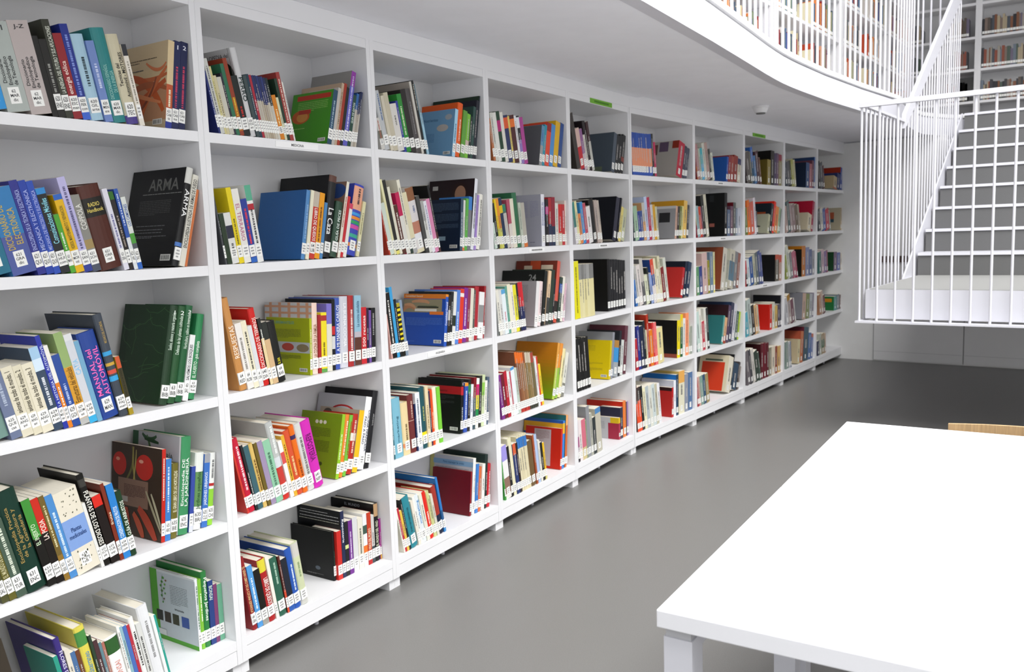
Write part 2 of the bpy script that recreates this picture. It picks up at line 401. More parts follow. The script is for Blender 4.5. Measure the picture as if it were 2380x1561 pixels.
def streak(mb, X, t, z0, z1, m, w=.34, y=-.0004):
    """lettering too small to read: short dashes along the spine"""
    z = z0
    while z < z1-.002:
        l = rnd.uniform(.0018, .005); x0 = t*(.5-w/2); xquad(mb, X, [(x0, y, z), (x0+t*w, y, z), (x0+t*w, y, min(z+l, z1)), (x0, y, min(z+l, z1))], m); z += l+rnd.choice((.0009, .0012, .003))
def art_mesh(mb, X, art, d, H, mi, texts):
    i = 0
    def P(u, v, off): return (-off, d*(1-u), H*v)
    for s in art.split('/'):
        q = s.split(','); off = .0002+.00007*i; i += 1
        if q[0] == 'R':
            a, b, c_, e_ = map(float, q[1:5]); xquad(mb, X, [P(a, b, off), P(c_, b, off), P(c_, e_, off), P(a, e_, off)], mi(q[5]))
        elif q[0] == 'E':
            a, b, ra, rb = map(float, q[1:5]); xquad(mb, X, [P(a+ra*math.cos(2*PI*k/22), b+rb*math.sin(2*PI*k/22), off) for k in range(22)], mi(q[5]))
        elif q[0] == 'L':
            a, b, v0, v1 = map(float, q[1:5]); n_ = int(q[5]); m_ = mi(q[6])
            for k in range(n_):
                v = v1-(v1-v0)*(k+.5)/n_; x = a; end = b if k < n_-1 or n_ == 1 else a+(b-a)*.55; hh = min(.0011/H, (v1-v0)/n_*.3)
                while x < end-.01:
                    l = rnd.uniform(.02, .09); xquad(mb, X, [P(x, v-hh, off), P(min(x+l, end), v-hh, off), P(min(x+l, end), v+hh, off), P(x, v+hh, off)], m_); x += l+.008
        elif q[0] == 'C':     # ribbon along a quadratic curve
            u0, v0, u1, v1, u2, v2, wd = map(float, q[1:8]); m_ = mi(q[8]); N = 12; pts = []
            for k in range(N+1):
                s_ = k/N; u = (1-s_)**2*u0+2*s_*(1-s_)*u1+s_*s_*u2; v = (1-s_)**2*v0+2*s_*(1-s_)*v1+s_*s_*v2
                du = 2*(1-s_)*(u1-u0)+2*s_*(u2-u1); dv = 2*(1-s_)*(v1-v0)+2*s_*(v2-v1); L_ = math.hypot(du, dv) or 1; ww = wd*(.55+.45*math.sin(PI*s_))
                pts.append(((min(1, max(0, u-dv/L_*ww)), min(1, max(0, v+du/L_*ww))), (min(1, max(0, u+dv/L_*ww)), min(1, max(0, v-du/L_*ww)))))
            for k in range(N): xquad(mb, X, [P(*pts[k][0], off), P(*pts[k+1][0], off), P(*pts[k+1][1], off), P(*pts[k][1], off)], m_)
        elif q[0] == 'G':
            cs = [(0x6a, 0x96, 0x10), (0x8a, 0x80, 0x14), (0xb8, 0x78, 0x14), (0xc8, 0x7c, 0x1c)]
            for k in range(16):
                f_ = k/16*2.99; a_, b_ = cs[int(f_)], cs[int(f_)+1]; g_ = f_-int(f_)
                xquad(mb, X, [P(0, k/16, off), P(1, k/16, off), P(1, (k+1)/16, off), P(0, (k+1)/16, off)], mi('%02x%02x%02x' % tuple(int(a_[j]+(b_[j]-a_[j])*g_) for j in range(3))))
        elif q[0] == 'V':
            m_ = mi(q[1]); rr = random.Random(3)
            for k in range(16):
                u, v = rr.random(), rr.random(); a_ = rr.uniform(0, 2*PI)
                for j in range(5):
                    a_ += rr.uniform(-.7, .7); u2 = min(.99, max(.01, u+.09*math.cos(a_))); v2 = min(.99, max(.01, v+.06*math.sin(a_))); nx, ny = -.0025*math.sin(a_), .0016*math.cos(a_)
                    xquad(mb, X, [P(u-nx, v-ny, off), P(u2-nx, v2-ny, off), P(u2+nx, v2+ny, off), P(u+nx, v+ny, off)], m_); u, v = u2, v2
        elif q[0] == 'B':
            xquad(mb, X, [P(.76, .05, off), P(.94, .05, off), P(.94, .115, off), P(.76, .115, off)], mi('deded8')); x = .775
            while x < .92:
                l = rnd.choice((.004, .008)); xquad(mb, X, [P(x, .06, off+.0001), P(x+l, .06, off+.0001), P(x+l, .105, off+.0001), P(x, .105, off+.0001)], mi('2a2a2a')); x += l+rnd.choice((.005, .009))
        elif q[0] == 'T':
            texts.append((float(q[1]), float(q[2]), float(q[3]), q[4], q[5], off))
READ = ['Diccionario Enc', 'LA ENERGIA DEL', 'energia eolica', 'DICCIONARIO', 'Tecnicas del A', 'ENCICLOPEDIA DE LA T', 'MECANICA', 'Comunicaciones', 'VIDEOS', 'RADIO', 'ARMA', 'ENCICLOPEDIA IL',
 'aviones', 'Estructuras', 'MANUAL del', 'Suelos', 'Defensa', 'Horti', 'SALVEMOS', 'EL HUERTO', 'Enciclopedia', 'EL INJERTO', 'LA PODA', 'Plantas', 'PLANTAS', 'frutas', 'CONSERVACION', 'GUIA DE', 'EL GRAN LIBRO DE LAS H',
 'Jardines', 'JARDINES', 'O medit', 'Pequenos', 'mi primer', 'PERRO', 'EL TERR', 'LIBRO', 'La Caza', 'RESPUESTAS', 'EL BAR', 'A MI MAN', 'LA BUENA', 'La cocina', '500', 'REPOST', 'COCINA FR', 'EL GRAN LIBRO DE LA C', 'Reposteria',
 'Contabilidad', 'marketing', 'LOS CAM', 'COPPOLA', 'FLORES', 'LA HISTORIA', 'BONSAI', 'EL MUNDO', 'LA COCINA DE LA F', 'DICCIONARIO DE TER', 'CATIA', 'VINOS']
ACC = {'REPOSTERIA': 'REPOSTER\u00cdA', 'JARDINERIA': 'JARDINER\u00cdA', 'ESPANOL': 'ESPA\u00d1OL', 'GUIA': 'GU\u00cdA', 'Pequenos': 'Peque\u00f1os', 'pequenos': 'peque\u00f1os', 'ENERGIA': 'ENERG\u00cdA', 'ELECTRONICA': 'ELECTR\u00d3NICA', 'TECNICA ': 'T\u00c9CNICA ',
 'Enciclopedico': 'Enciclop\u00e9dico', 'Tecnologia': 'Tecnolog\u00eda', 'AUTOMOVIL': 'AUTOM\u00d3VIL', 'Automovil': 'Autom\u00f3vil', 'eolica': 'e\u00f3lica', 'Moviles': 'M\u00f3viles', 'CATIA': 'CATIA'}
def acc(s):
    for a, b in ACC.items(): s = s.replace(a, b)
    return s
def wrap(s, t):
    w = s.split(' ')
    n = 3 if t > .05 and len(w) > 4 else 2 if t > .033 and len(w) > 2 and len(s) > 20 else 1
    if s.startswith('Plantas'): return 'Plantas\nmedicinales'
    if s.startswith('Diccionario Enc'): return 'Diccionario\nEnciclop\u00e9dico\nde Tecnolog\u00eda'
    if s.startswith('MANUAL del'): return 'MANUAL del\nAUTOM\u00d3VIL'
    if s.startswith('RADIO'): return 'RADIO\nHandbook'
    if s.startswith('COCINA FR'): return 'COCINA FRANCESA\nPASO A PASO'
    if n == 1: return s
    per = len(s)/n; out = []; cur = ''
    for x in w:
        if cur and len(cur)+len(x)/2 > per and len(out) < n-1: out.append(cur); cur = x
        else: cur = (cur+' '+x).strip()
    return '\n'.join(out+[cur])
DIRM = {'u': Matrix(((0, -1, 0), (0, 0, -1), (1, 0, 0))), 'd': Matrix(((0, 1, 0), (0, 0, -1), (-1, 0, 0))), 'h': Matrix(((1, 0, 0), (0, 0, -1), (0, 1, 0)))}
ARTM = Matrix(((0, 0, -1), (-1, 0, 0), (0, 1, 0)))
class Slots:
    def __init__(s): s.l = []; s.k = {}
    def __call__(s, c):
        if c not in s.k: s.k[c] = len(s.l); s.l.append(c if isinstance(c, bpy.types.Material) else cmat(c))
        return s.k[c]
REST = MB(); RS_ = Slots()
ident = lambda p: p
def make_book(cell, org, sb, t, d, H, a, col, hb, label, ex):
    k, r = divmod(cell, 10); Mf, wd = CASE[k]
    Mw = Mf @ Matrix.Translation((org, sb, ZS[r-1]+.0004+(t*math.sin(a) if a > 0 else 0))) @ Matrix.Rotation(a, 4, 'Y')
    lab = ex.get('lab'); T = ex.get('T')
    sw = min(t*.94, .027); sz0, sz1 = .019, min(.056, H*.3)
    if lab and len(lab) > 4: sz0, sz1 = .019, .058
    if label is None:
        X = lambda p: tuple(Mw @ Vector(p)); c0 = cmat(col)
        b, c = cover_mesh(REST, t, d, H, hb, col, ex.get('sp'), X, RS_)
        g = .003 if hb else 0
        xbox(REST, X, b, t-b, c+b, d-g, g+.0002, H-g-.0002, RS_(PAGES))
        if lab is not None:
            xquad(REST, X, [(t/2-sw/2, -.0003, sz0), (t/2+sw/2, -.0003, sz0), (t/2+sw/2, -.0003, sz1), (t/2-sw/2, -.0003, sz1)], RS_(STICK))
            for zz in (.3, .55, .8): xquad(REST, X, [(t/2-sw*.3, -.0005, sz0+(sz1-sz0)*zz-.0012), (t/2+sw*.3, -.0005, sz0+(sz1-sz0)*zz-.0012), (t/2+sw*.3, -.0005, sz0+(sz1-sz0)*zz+.0012), (t/2-sw*.3, -.0005, sz0+(sz1-sz0)*zz+.0012)], RS_('8a8a8c'))
        lum = sum(lin(col)[:3])
        streak(REST, X, t, H*rnd.uniform(.28, .45), H*rnd.uniform(.6, .92), RS_(T[1] if T else ('6a6a6c' if lum > .9 else 'b8b4b0')), .26)
        if ex.get('art'): art_mesh(REST, X, ex['art'], d, H, RS_, [])
        return
    root = tag(empty('book', Mw), label, 'book', 'books, %s shelf, %s bookcase' % (('top', 'second', 'third', 'fourth', 'bottom')[r-1], ('first', 'second', 'third', 'fourth', 'fifth')[k-1]))
    mb = MB(); S = Slots(); b, c = cover_mesh(mb, t, d, H, hb, col, ex.get('sp'), ident, S); mb.build('cover', S.l, root)
    g = .003 if hb else 0
    MB().box(b, t-b, c+b, d-g, g+.0002, H-g-.0002).build('pages', PAGES, root)
    if lab is not None:
        n_ = MB().box(t/2-sw/2, t/2+sw/2, -.0004, .0004 if not hb else .003, sz0, sz1).build('spine_label', STICK, root)
        w = lab.split(' ') if lab else ['']
        w = [w[0], w[1] if len(w) > 1 else '', ' '.join(w[2:]) if len(w) > 2 else '']
        s_ = '\n'.join(x for x in w if x)
        if len(w[1]) and sw > .009:
            text('lettering', s_, .0095, Matrix.Translation((t/2, -.0007, (sz0+sz1)/2)) @ DIRM['h'].to_4x4(), INK, n_, None, 'CENTER', (sw*.78, (sz1-sz0)*.72))
        else:
            m2 = MB()
            for zz, ll in ((.26, .42), (.5, .62), (.75, .5)):
                x = t/2-sw*ll/2
                while x < t/2+sw*ll/2-.0012: m2.box(x, x+.0016, -.0007, -.0005, sz0+(sz1-sz0)*zz-.0022, sz0+(sz1-sz0)*zz+.0022); x += .0026
            if m2.v: m2.build('lettering', mat('6a6a6e', .6), n_)
    if T:
        s, tc, dr, v0, v1 = T
        if lab is not None and dr != 'h' and v0*H < sz1+.004: v0 = min((sz1+.004)/H, v1-.1)
        zc = H*(v0+v1)/2
        if any(s.startswith(q) for q in READ):
            L_ = (v1-v0)*H; th_ = t*.68
            s2 = wrap(acc(s), t)
            if dr == 'h': L_, th_ = t*.72, (v1-v0)*H*.7
            cap = 1 if s in ('ARMA', 'PERRO', 'REPOSTERIA', 'La Caza', 'RESPUESTAS', 'LIBRO DE QUESOS', 'EL BAR') or '\n' in s2 or dr == 'h' else 0
            if not cap: th_ = min(th_, .0155)
            text('title', s2, .02, Matrix.Translation((t/2, -.0006, zc)) @ DIRM[dr].to_4x4(), cmat(tc), root, None, 'CENTER', (L_, th_))
        else:
            m2 = MB(); streak(m2, ident, t, v0*H, v1*H, 0, .3 if t < .03 else .2, -.0005); m2.build('title', cmat(tc), root)
    if ex.get('t2'):
        text('volume_mark', ex['t2'][0], .02, Matrix.Translation((t/2, -.0006, H*.93)) @ DIRM['h'].to_4x4(), cmat(ex['t2'][1]), root, None, 'CENTER', (t*.5, .012))
    if ex.get('dots'):
        m2 = MB(); rr = random.Random(5)
        for k in range(34):
            x = rr.uniform(t*.12, t*.86); z = rr.choice((rr.uniform(.07, .27), rr.uniform(.7, .97)))*H; a_, b_ = rr.uniform(.0012, .0028), rr.uniform(.001, .004)
            m2.quad([(x-a_, -.0005, z), (x, -.0005, z-b_), (x+a_, -.0005, z), (x+a_*.3, -.0005, z+b_)])
        m2.build('spine_pattern', cmat(ex['dots']), root)
    if ex.get('art'):
        m2 = MB(); S2 = Slots(); tx = []; art_mesh(m2, ident, ex['art'], d, H, S2, tx)
        p = m2.build('cover_print', S2.l, root) if m2.v else root
        for u, v, sz, s, tc, off in tx:
            text('cover_lettering', acc(s), sz, Matrix.Translation((-off-.0002, d*(1-u), H*v)) @ ARTM.to_4x4(), cmat(tc), p, d*.95)
BOOKS = [
(11, 0.1495, 0.008, 0.0491, 0.125, 0.1276, -0.1842, '2a8fd0', 0, 'bright cyan paperback cut by the picture edge, top shelf, ARMA bookcase', {'lab': ''}),
(11, 0.1999, 0.008, 0.0556, 0.1475, 0.2107, -0.1842, 'a9b0ab', 0, 'thick grey-green dictionary volume A-I, top shelf, ARMA bookcase', {'T': ['Diccionario Enciclopedico de Tecnologia', '2c2f30', 'u', 0.22, 0.62], 't2': ['A-I', '2c2f30'], 'lab': '62 MAR dic'}),
(11, 0.2569, 0.008, 0.0525, 0.1564, 0.2234, -0.1842, 'b5aaa7', 0, 'thick pinkish grey dictionary volume J-Z, top shelf, ARMA bookcase', {'T': ['Diccionario Enciclopedico de Tecnologia', '2a2a2c', 'u', 0.22, 0.62], 't2': ['J-Z', '2a2a2c'], 'lab': '62 MAR dic'}),
(11, 0.3107, 0.008, 0.0146, 0.1376, 0.1965, -0.1842, '14120f', 0, 'plain black thin book after the grey dictionaries, top shelf, ARMA bookcase', {}),
(11, 0.326, 0.008, 0.0195, 0.1339, 0.1912, -0.1842, '1a1815', 0, 'black book with small grey spine text, top shelf, ARMA bookcase', {'T': ['la energia en el mundo', '9a9a94', 'u', 0.2, 0.7], 'lab': '620 ENE'}),
(11, 0.3463, 0.008, 0.0199, 0.1695, 0.2422, -0.1842, '33352a', 0, 'tall dark olive book about future energy, top shelf, ARMA bookcase', {'T': ['LA ENERGIA DEL FUTURO Y SUS APLICACIONES', 'd8dccd', 'u', 0.22, 0.93], 'lab': '620 ENE'}),
(11, 0.3669, 0.008, 0.0238, 0.1486, 0.2123, -0.1842, '8c1f26', 0, 'dark red book titled energia eolica, top shelf, ARMA bookcase', {'T': ['energia eolica', 'f2d9cf', 'u', 0.25, 0.68], 'lab': '620 ESC man'}),
(11, 0.3916, 0.008, 0.0218, 0.1676, 0.2394, -0.1842, '1f2f86', 0, 'royal blue slim book next to the red one, top shelf, ARMA bookcase', {'sp': '0-.1-3a62c8', 'T': ['Energia solar de los edificios', '7f93d8', 'u', 0.22, 0.9], 'lab': '620 FER com'}),
(11, 0.4142, 0.008, 0.0388, 0.1534, 0.2191, -0.1842, 'a3c4d6', 1, 'wide pale blue hardback with dark title, top shelf, ARMA bookcase', {'T': ['INVESTIGACIONES', '20343e', 'u', 0.4, 0.75], 'lab': '620 GIL arte'}),
(11, 0.454, 0.008, 0.0229, 0.1461, 0.2087, -0.1842, '6f87bf', 0, 'periwinkle slim book tucked behind the teal one, top shelf, ARMA bookcase', {'T': ['VOLTA Y COULTER', 'c9d3ee', 'u', 0.42, 0.72], 'lab': '620 MEN ene'}),
(11, 0.4777, 0.008, 0.0407, 0.172, 0.2458, -0.1842, '2b7f80', 1, 'teal hardback energy dictionary, top shelf, ARMA bookcase', {'T': ['DICCIONARIO ESPANOL DE LA ENERGIA', '8fc4bb', 'u', 0.2, 0.62], 'lab': '620 MAR dic'}),
(11, 0.5195, 0.008, 0.0364, 0.1656, 0.2366, -0.1842, 'c9c1a5', 1, 'cream hardback on car engine techniques, top shelf, ARMA bookcase', {'sp': '0-.1-4a3d86', 'T': ['Tecnicas del Automovil - MOTORES', '26241f', 'u', 0.3, 0.8], 'lab': '620 TEC'}),
(11, 0.5569, 0.008, 0.0149, 0.1514, 0.2163, -0.1842, 'e2dccf', 0, 'slim off-white book with a dark photo at its top, top shelf, ARMA bookcase', {'sp': '.86-1-2b2d33', 'T': ['Sensores en el automovil', '8b8577', 'u', 0.2, 0.8], 'lab': '621'}),
(11, 0.64, 0.014, 0.0204, 0.245, 0.2516, 0.1322, 'd3bd94', 0, 'beige book with an orange swirling picture on its cover, top shelf, ARMA bookcase', {'sp': '0-.1-27348c/.1-.5-b5522c', 'art': 'R,0,.7,1,1,cdb893/R,0,.0,1,.12,bfae8f/R,0,.1,1,.5,b88a68/C,.1,.72,.5,.5,1,.62,.03,c2683c/C,.2,.66,.7,.6,.95,.2,.05,c05a2c/C,.05,.3,.5,.65,1,.45,.04,a85c38/C,0,.1,.45,.3,.98,.55,.05,b8552c/C,.5,.05,.6,.4,1,.7,.035,cc6e40/C,.3,.12,.7,.3,.8,.6,.02,8a4a34/C,.15,.5,.5,.4,.9,.3,.025,d88a5c/C,.6,.78,.85,.6,.98,.75,.02,d0784c/L,.06,.8,.78,.84,2,5b4c3a/L,.06,.55,.66,.72,2,3c4450/B', 'T': ['Maquinaria', 'efe6c8', 'u', 0.2, 0.45], 'lab': '621 CAB tal'}),
(11, 0.661, 0.014, 0.0216, 0.1772, 0.2532, 0.1322, '1d2450', 0, 'navy volume with crimson title, touching the orange-picture book, top shelf, ARMA bookcase', {'T': ['REGLAMENTO', 'c0395a', 'u', 0.2, 0.72], 't2': ['1', 'e6e6f0'], 'lab': '621 CAB inst'}),
(11, 0.6832, 0.014, 0.0222, 0.178, 0.2542, 0.1322, '1b2149', 0, 'navy volume with crimson title, last before the panel, top shelf, ARMA bookcase', {'T': ['REGLAMENTO', 'c0395a', 'u', 0.2, 0.72], 't2': ['2', 'e6e6f0'], 'lab': '621 CAB inst'}),
(12, 0.1136, 0.008, 0.0577, 0.1367, 0.1953, -0.2202, '1f6c86', 0, 'dark teal book cut by the picture edge, second shelf, ARMA bookcase', {'lab': '621 ROON red'}),
(12, 0.1732, 0.008, 0.0595, 0.1499, 0.2142, -0.2202, '2f78b2', 0, 'wide blue dictionary of electronics, gold lettering, second shelf, ARMA bookcase', {'sp': '.0-.45-4d5a9a', 'T': ['DICCIONARIO DE ELECTRONICA', 'c2a94e', 'u', 0.13, 0.8], 'lab': '621 GRA dic'}),
(12, 0.2346, 0.008, 0.021, 0.1661, 0.2372, -0.2202, '2b2f86', 0, 'indigo encyclopedia volume II, second shelf, ARMA bookcase', {'T': ['ENCICLOPEDIA DE LA TECNICA Y ELECTRONICA', 'a9b4e6', 'u', 0.12, 0.9], 'lab': '621 QUI'}),
(12, 0.2566, 0.008, 0.0191, 0.1665, 0.2378, -0.2202, '2440a0', 0, 'blue encyclopedia volume marked 11, second shelf, ARMA bookcase', {'T': ['MECANICA Y ELECTRONICA', 'a9b4e6', 'u', 0.12, 0.9], 'lab': '621 QUI'}),
(12, 0.2765, 0.008, 0.017, 0.1661, 0.2373, -0.2202, '2a4cae', 0, 'blue encyclopedia volume marked III, second shelf, ARMA bookcase', {'T': ['MECANICA DE PRECISION Y ELECTRONICA', 'a9b4e6', 'u', 0.12, 0.9], 'lab': '621 QUI'}),
(12, 0.2944, 0.008, 0.0244, 0.1539, 0.2198, -0.2202, '1f2224', 0, 'black book on mobile communications, blue band on top, second shelf, ARMA bookcase', {'sp': '.93-1-2e86c8', 'T': ['Comunicaciones Moviles', '8fd8e6', 'u', 0.35, 0.88], 'lab': '621 HUI com'}),
(12, 0.3198, 0.008, 0.014, 0.125, 0.154, -0.2202, '4fa030', 0, 'short lime green paperback below the yellow one, second shelf, ARMA bookcase', {'T': ['Hogar digital', 'e8f6e0', 'u', 0.3, 0.7], 'lab': '621 MAR'}),
(12, 0.3345, 0.008, 0.0227, 0.1436, 0.2052, -0.2202, 'e0b010', 0, 'yellow electricity paperback with blue top, second shelf, ARMA bookcase', {'sp': '.93-1-2c62b8', 'T': ['VIDEOS. MANTENIMIENTO Y REPARACION', '5f5a18', 'u', 0.15, 0.85], 'lab': '621 MOR vid'}),
(12, 0.3582, 0.008, 0.0219, 0.1752, 0.2502, -0.2202, 'b9b4dd', 0, 'tall pale lilac book behind the yellow one, second shelf, ARMA bookcase', {'sp': '0-.1-2c3a90', 'T': ['Manual de Electrodomesticos', '5a5580', 'u', 0.2, 0.9], 'lab': '621 SAN sec'}),
(12, 0.381, 0.008, 0.0235, 0.143, 0.2042, -0.2202, '8a8982', 0, 'grey copper-piping book, second shelf, ARMA bookcase', {'sp': '.0-.12-4a5060/.3-.42-a08a58', 'T': ['COPPOLA', 'e4e2da', 'u', 0.55, 0.88], 'lab': '621 SCH coo'}),
(12, 0.4055, 0.008, 0.0639, 0.1596, 0.2281, -0.2202, '4e2318', 1, 'thick brown hardback radio handbook with gold lettering, second shelf, ARMA bookcase', {'sp': '.63-.85-15120c', 'T': ['RADIO Handbook', 'e0cc6a', 'h', 0.66, 0.82], 'lab': '621 ORR rad'}),
(12, 0.4714, 0.008, 0.0152, 0.1565, 0.2235, -0.2129, 'dcdbe6', 0, 'slim lilac white paperback right of the radio handbook, second shelf, ARMA bookcase', {'T': ['ELECTRONICA', '6a6aa0', 'u', 0.25, 0.7], 'lab': '621 DRA'}),
(12, 0.4874, 0.008, 0.0132, 0.1513, 0.2161, -0.2092, '26201e', 0, 'dark brown slim book with a green top, second shelf, ARMA bookcase', {'sp': '.9-1-2f6a24', 'T': ['Tecnica digital', 'a89a90', 'u', 0.3, 0.7], 'lab': '621'}),
(12, 0.5013, 0.008, 0.012, 0.1567, 0.2238, -0.1919, '2f55a8', 0, 'blue and white slim book, second shelf, ARMA bookcase', {'sp': '0-.4-d9dde0', 'T': ['Los coches', 'd5def2', 'u', 0.55, 0.95], 'lab': '621 VIL'}),
(12, 0.5139, 0.008, 0.0143, 0.1411, 0.2016, -0.185, 'd8dcd6', 0, 'white slim book with small colourful pictures, second shelf, ARMA bookcase', {'sp': '0-.2-2c62b8/.2-.36-50555c/.36-.5-4c9a3a', 'T': ['LOS CAMIONES', '3c60a8', 'u', 0.6, 0.9], 'lab': '622 SAT'}),
(12, 0.627, 0.014, 0.0226, 0.26, 0.2964, 0.2686, '0b0b0c', 1, 'very large black book titled ARMA, second shelf, ARMA bookcase', {'sp': '0-.24-15171a/.2-.24-4a78c0/.84-1-cfcfc9', 'art': 'T,.62,.83,.052,ARMA,6a6a66,i/L,.25,.97,.735,.75,1,8c8c88/L,.22,.8,.52,.68,9,4a4a48/L,.22,.75,.40,.42,1,77777a/L,.2,.72,.36,.38,1,77777a/L,.2,.72,.33,.35,1,77777a/L,.22,.8,.28,.31,2,77777a/B', 'T': ['ARMA', 'e8e8e6', 'd', 0.5, 0.78], 'lab': 'ARM'}),
(12, 0.6507, 0.014, 0.0181, 0.1933, 0.2761, 0.2686, 'dcd9cc', 0, 'slim cream volume leaning beside the big black book, second shelf, ARMA bookcase', {'T': ['ENCICLOPEDIA ILUSTRADA DE ARMAS DE FUEGO', '3c3a36', 'u', 0.2, 0.95]}),
(12, 0.6692, 0.014, 0.008, 0.1629, 0.2328, 0.2686, 'c9713f', 0, 'thin orange-brown volume at the right end, second shelf, ARMA bookcase', {}),
(13, 0.066, 0.012, 0.061, 0.125, 0.1432, -0.2112, '6f8f86', 0, 'grey-green book cut by the picture edge, third shelf, ARMA bookcase', {'lab': '624 HAR'}),
(13, 0.1286, 0.006, 0.0266, 0.125, 0.1729, -0.2112, '6a7592', 0, 'slate blue book before the cream trio, third shelf, ARMA bookcase', {'T': ['Quejido', 'a9b4c8', 'u', 0.5, 0.9], 'lab': '625 QUE cas'}),
(13, 0.1562, 0.006, 0.0272, 0.1284, 0.1835, -0.2112, 'd9d2bb', 0, 'cream aviation volume, first of the trio, third shelf, ARMA bookcase', {'T': ['aviones de todo el mundo, 1', '3a3628', 'u', 0.3, 0.93], 'lab': '629 ANG avi'}),
(13, 0.1843, 0.006, 0.0217, 0.1289, 0.1842, -0.2112, 'd6cfb6', 0, 'cream aviation volume, middle of the trio, third shelf, ARMA bookcase', {'T': ['aviones de todo el mundo, 2', '3a3628', 'u', 0.3, 0.93], 'lab': '629 ANG avi'}),
(13, 0.2068, 0.006, 0.0284, 0.1297, 0.1852, -0.2112, 'ded7c0', 0, 'wide cream aviation volume, last of the trio, third shelf, ARMA bookcase', {'T': ['aviones de todo el mundo, 3', '3a3628', 'u', 0.35, 0.93], 'lab': '629 ANG avi'}),
(13, 0.2361, 0.006, 0.0239, 0.1571, 0.2244, -0.2112, '35465c', 0, 'blue-black book with a pale blue top band, third shelf, ARMA bookcase', {'sp': '.86-1-9fc2de/.72-.86-cfe0ee', 'T': ['Formula de competicion', 'e0e4ea', 'u', 0.3, 0.65], 'lab': '629 ARI f un'}),
(13, 0.2608, 0.006, 0.0126, 0.1775, 0.2536, -0.2112, '28349c', 0, 'royal blue book on the history of the automobile, third shelf, ARMA bookcase', {'T': ['LA HISTORIA DEL AUTOMOVIL', 'cdd4f0', 'u', 0.12, 0.9], 'lab': '629 MAD man'}),
(13, 0.2739, 0.006, 0.0114, 0.1581, 0.2259, -0.2112, 'e6e4dc', 0, 'white and orange book with a diagonal split, third shelf, ARMA bookcase', {'sp': '0-.55-dc7d20', 'T': ['Guia para motociclistas', 'f6efe4', 'u', 0.2, 0.5], 'lab': '629 ALV gui'}),
(13, 0.2859, 0.006, 0.0208, 0.1383, 0.1976, -0.2112, '2a4a94', 0, 'blue slim book right of the orange and white one, third shelf, ARMA bookcase', {'T': ['Diccionario del automovil', 'aebfe6', 'u', 0.2, 0.6], 'lab': '629 GOI'}),
(13, 0.3074, 0.006, 0.0239, 0.178, 0.2542, -0.2112, '8fa86a', 0, 'sage green and orange paperback on vehicle structures, third shelf, ARMA bookcase', {'sp': '0-.07-b4b4b0/.07-.63-cf962f', 'T': ['Estructuras del vehiculo', '6b4a10', 'u', 0.12, 0.62], 'lab': '629 GOM est'}),
(13, 0.3322, 0.006, 0.0215, 0.1732, 0.2475, -0.2112, 'c9ccd2', 0, 'wide pale grey book with a faint blue logo, third shelf, ARMA bookcase', {'sp': '0-.09-38a8d8/.93-1-d5d6d8', 'T': ['CATIA', '8fc4e6', 'u', 0.55, 0.72], 'lab': '629 LAB cat'}),
(13, 0.3545, 0.006, 0.0135, 0.1591, 0.2273, -0.2112, '6fa2c0', 0, 'thin light blue spine between grey and dark blue, third shelf, ARMA bookcase', {}),
(13, 0.3686, 0.006, 0.0509, 0.1715, 0.245, -0.2112, '24428e', 1, 'thick dark blue car manual with pink lettering, third shelf, ARMA bookcase', {'sp': '.05-.1-24428e', 'T': ['MANUAL del AUTOMOVIL', 'e86ab8', 'u', 0.22, 0.82], 'lab': '629 MAN'}),
(13, 0.4209, 0.006, 0.0261, 0.235, 0.2907, -0.1873, '3f4650', 1, 'tall charcoal hardback with colourful spine icons, third shelf, ARMA bookcase', {'sp': '.6-.64-3a9ad0/.5-.53-c8a040/.42-.46-d05040/.35-.4-3aa0d8', 'T': ['MECANICA DEL AUTOMOVIL', 'b59a5a', 'u', 0.72, 0.93], 'lab': '629 PAJ man'}),
(13, 0.4478, 0.006, 0.0131, 0.125, 0.1691, -0.1798, 'a08a20', 0, 'thin black and yellow book, last of its group, third shelf, ARMA bookcase', {'sp': '.8-1-c2542c/.2-.8-3a3620', 'T': ['MOTOS', '2a2810', 'u', 0.3, 0.8], 'lab': '629'}),
(13, 0.5589, 0.03, 0.0269, 0.225, 0.292, 0.2306, '1e3a22', 1, 'big dark green leaf-patterned book, volume 1, third shelf, ARMA bookcase', {'art': 'R,0,0,.14,1,16301c/V,4c7a48', 'T': ['Suelos, abonos y materia organica', 'cfe0cf', 'u', 0.55, 0.93], 't2': ['1', 'e6efe6'], 'lab': '63 BIB'}),
(13, 0.5868, 0.03, 0.0241, 0.2018, 0.2883, 0.2306, '24512c', 1, 'green leaf-patterned volume touching the big dark cover, third shelf, ARMA bookcase', {'T': ['Defensa de las plantas cultivadas', 'cfe0cf', 'u', 0.5, 0.9], 't2': ['2', 'e6efe6'], 'lab': '63 BIB'}),
(13, 0.612, 0.03, 0.0239, 0.202, 0.2886, 0.2306, '1f5a34', 1, 'green leaf-patterned volume touching the white spine, third shelf, ARMA bookcase', {'T': ['Horticultura, cultivo en invernadero', 'cfe0cf', 'u', 0.55, 0.93], 't2': ['3', 'e6efe6'], 'lab': '63 BIB'}),
(13, 0.6366, 0.03, 0.0181, 0.1387, 0.1982, 0.2306, 'e4e6e4', 0, 'white slim book on saving forests, third shelf, ARMA bookcase', {'T': ['SALVEMOS LOS BOSQUES', '4a4a50', 'u', 0.05, 0.85], 'lab': '63 SAL'}),
(13, 0.656, 0.03, 0.0242, 0.181, 0.2585, 0.2306, '2f8250', 1, 'mid green vegetable garden guide, third shelf, ARMA bookcase', {'T': ['EL HUERTO - guia completa', 'dfeede', 'u', 0.25, 0.68], 'lab': '63 BOF hue'}),
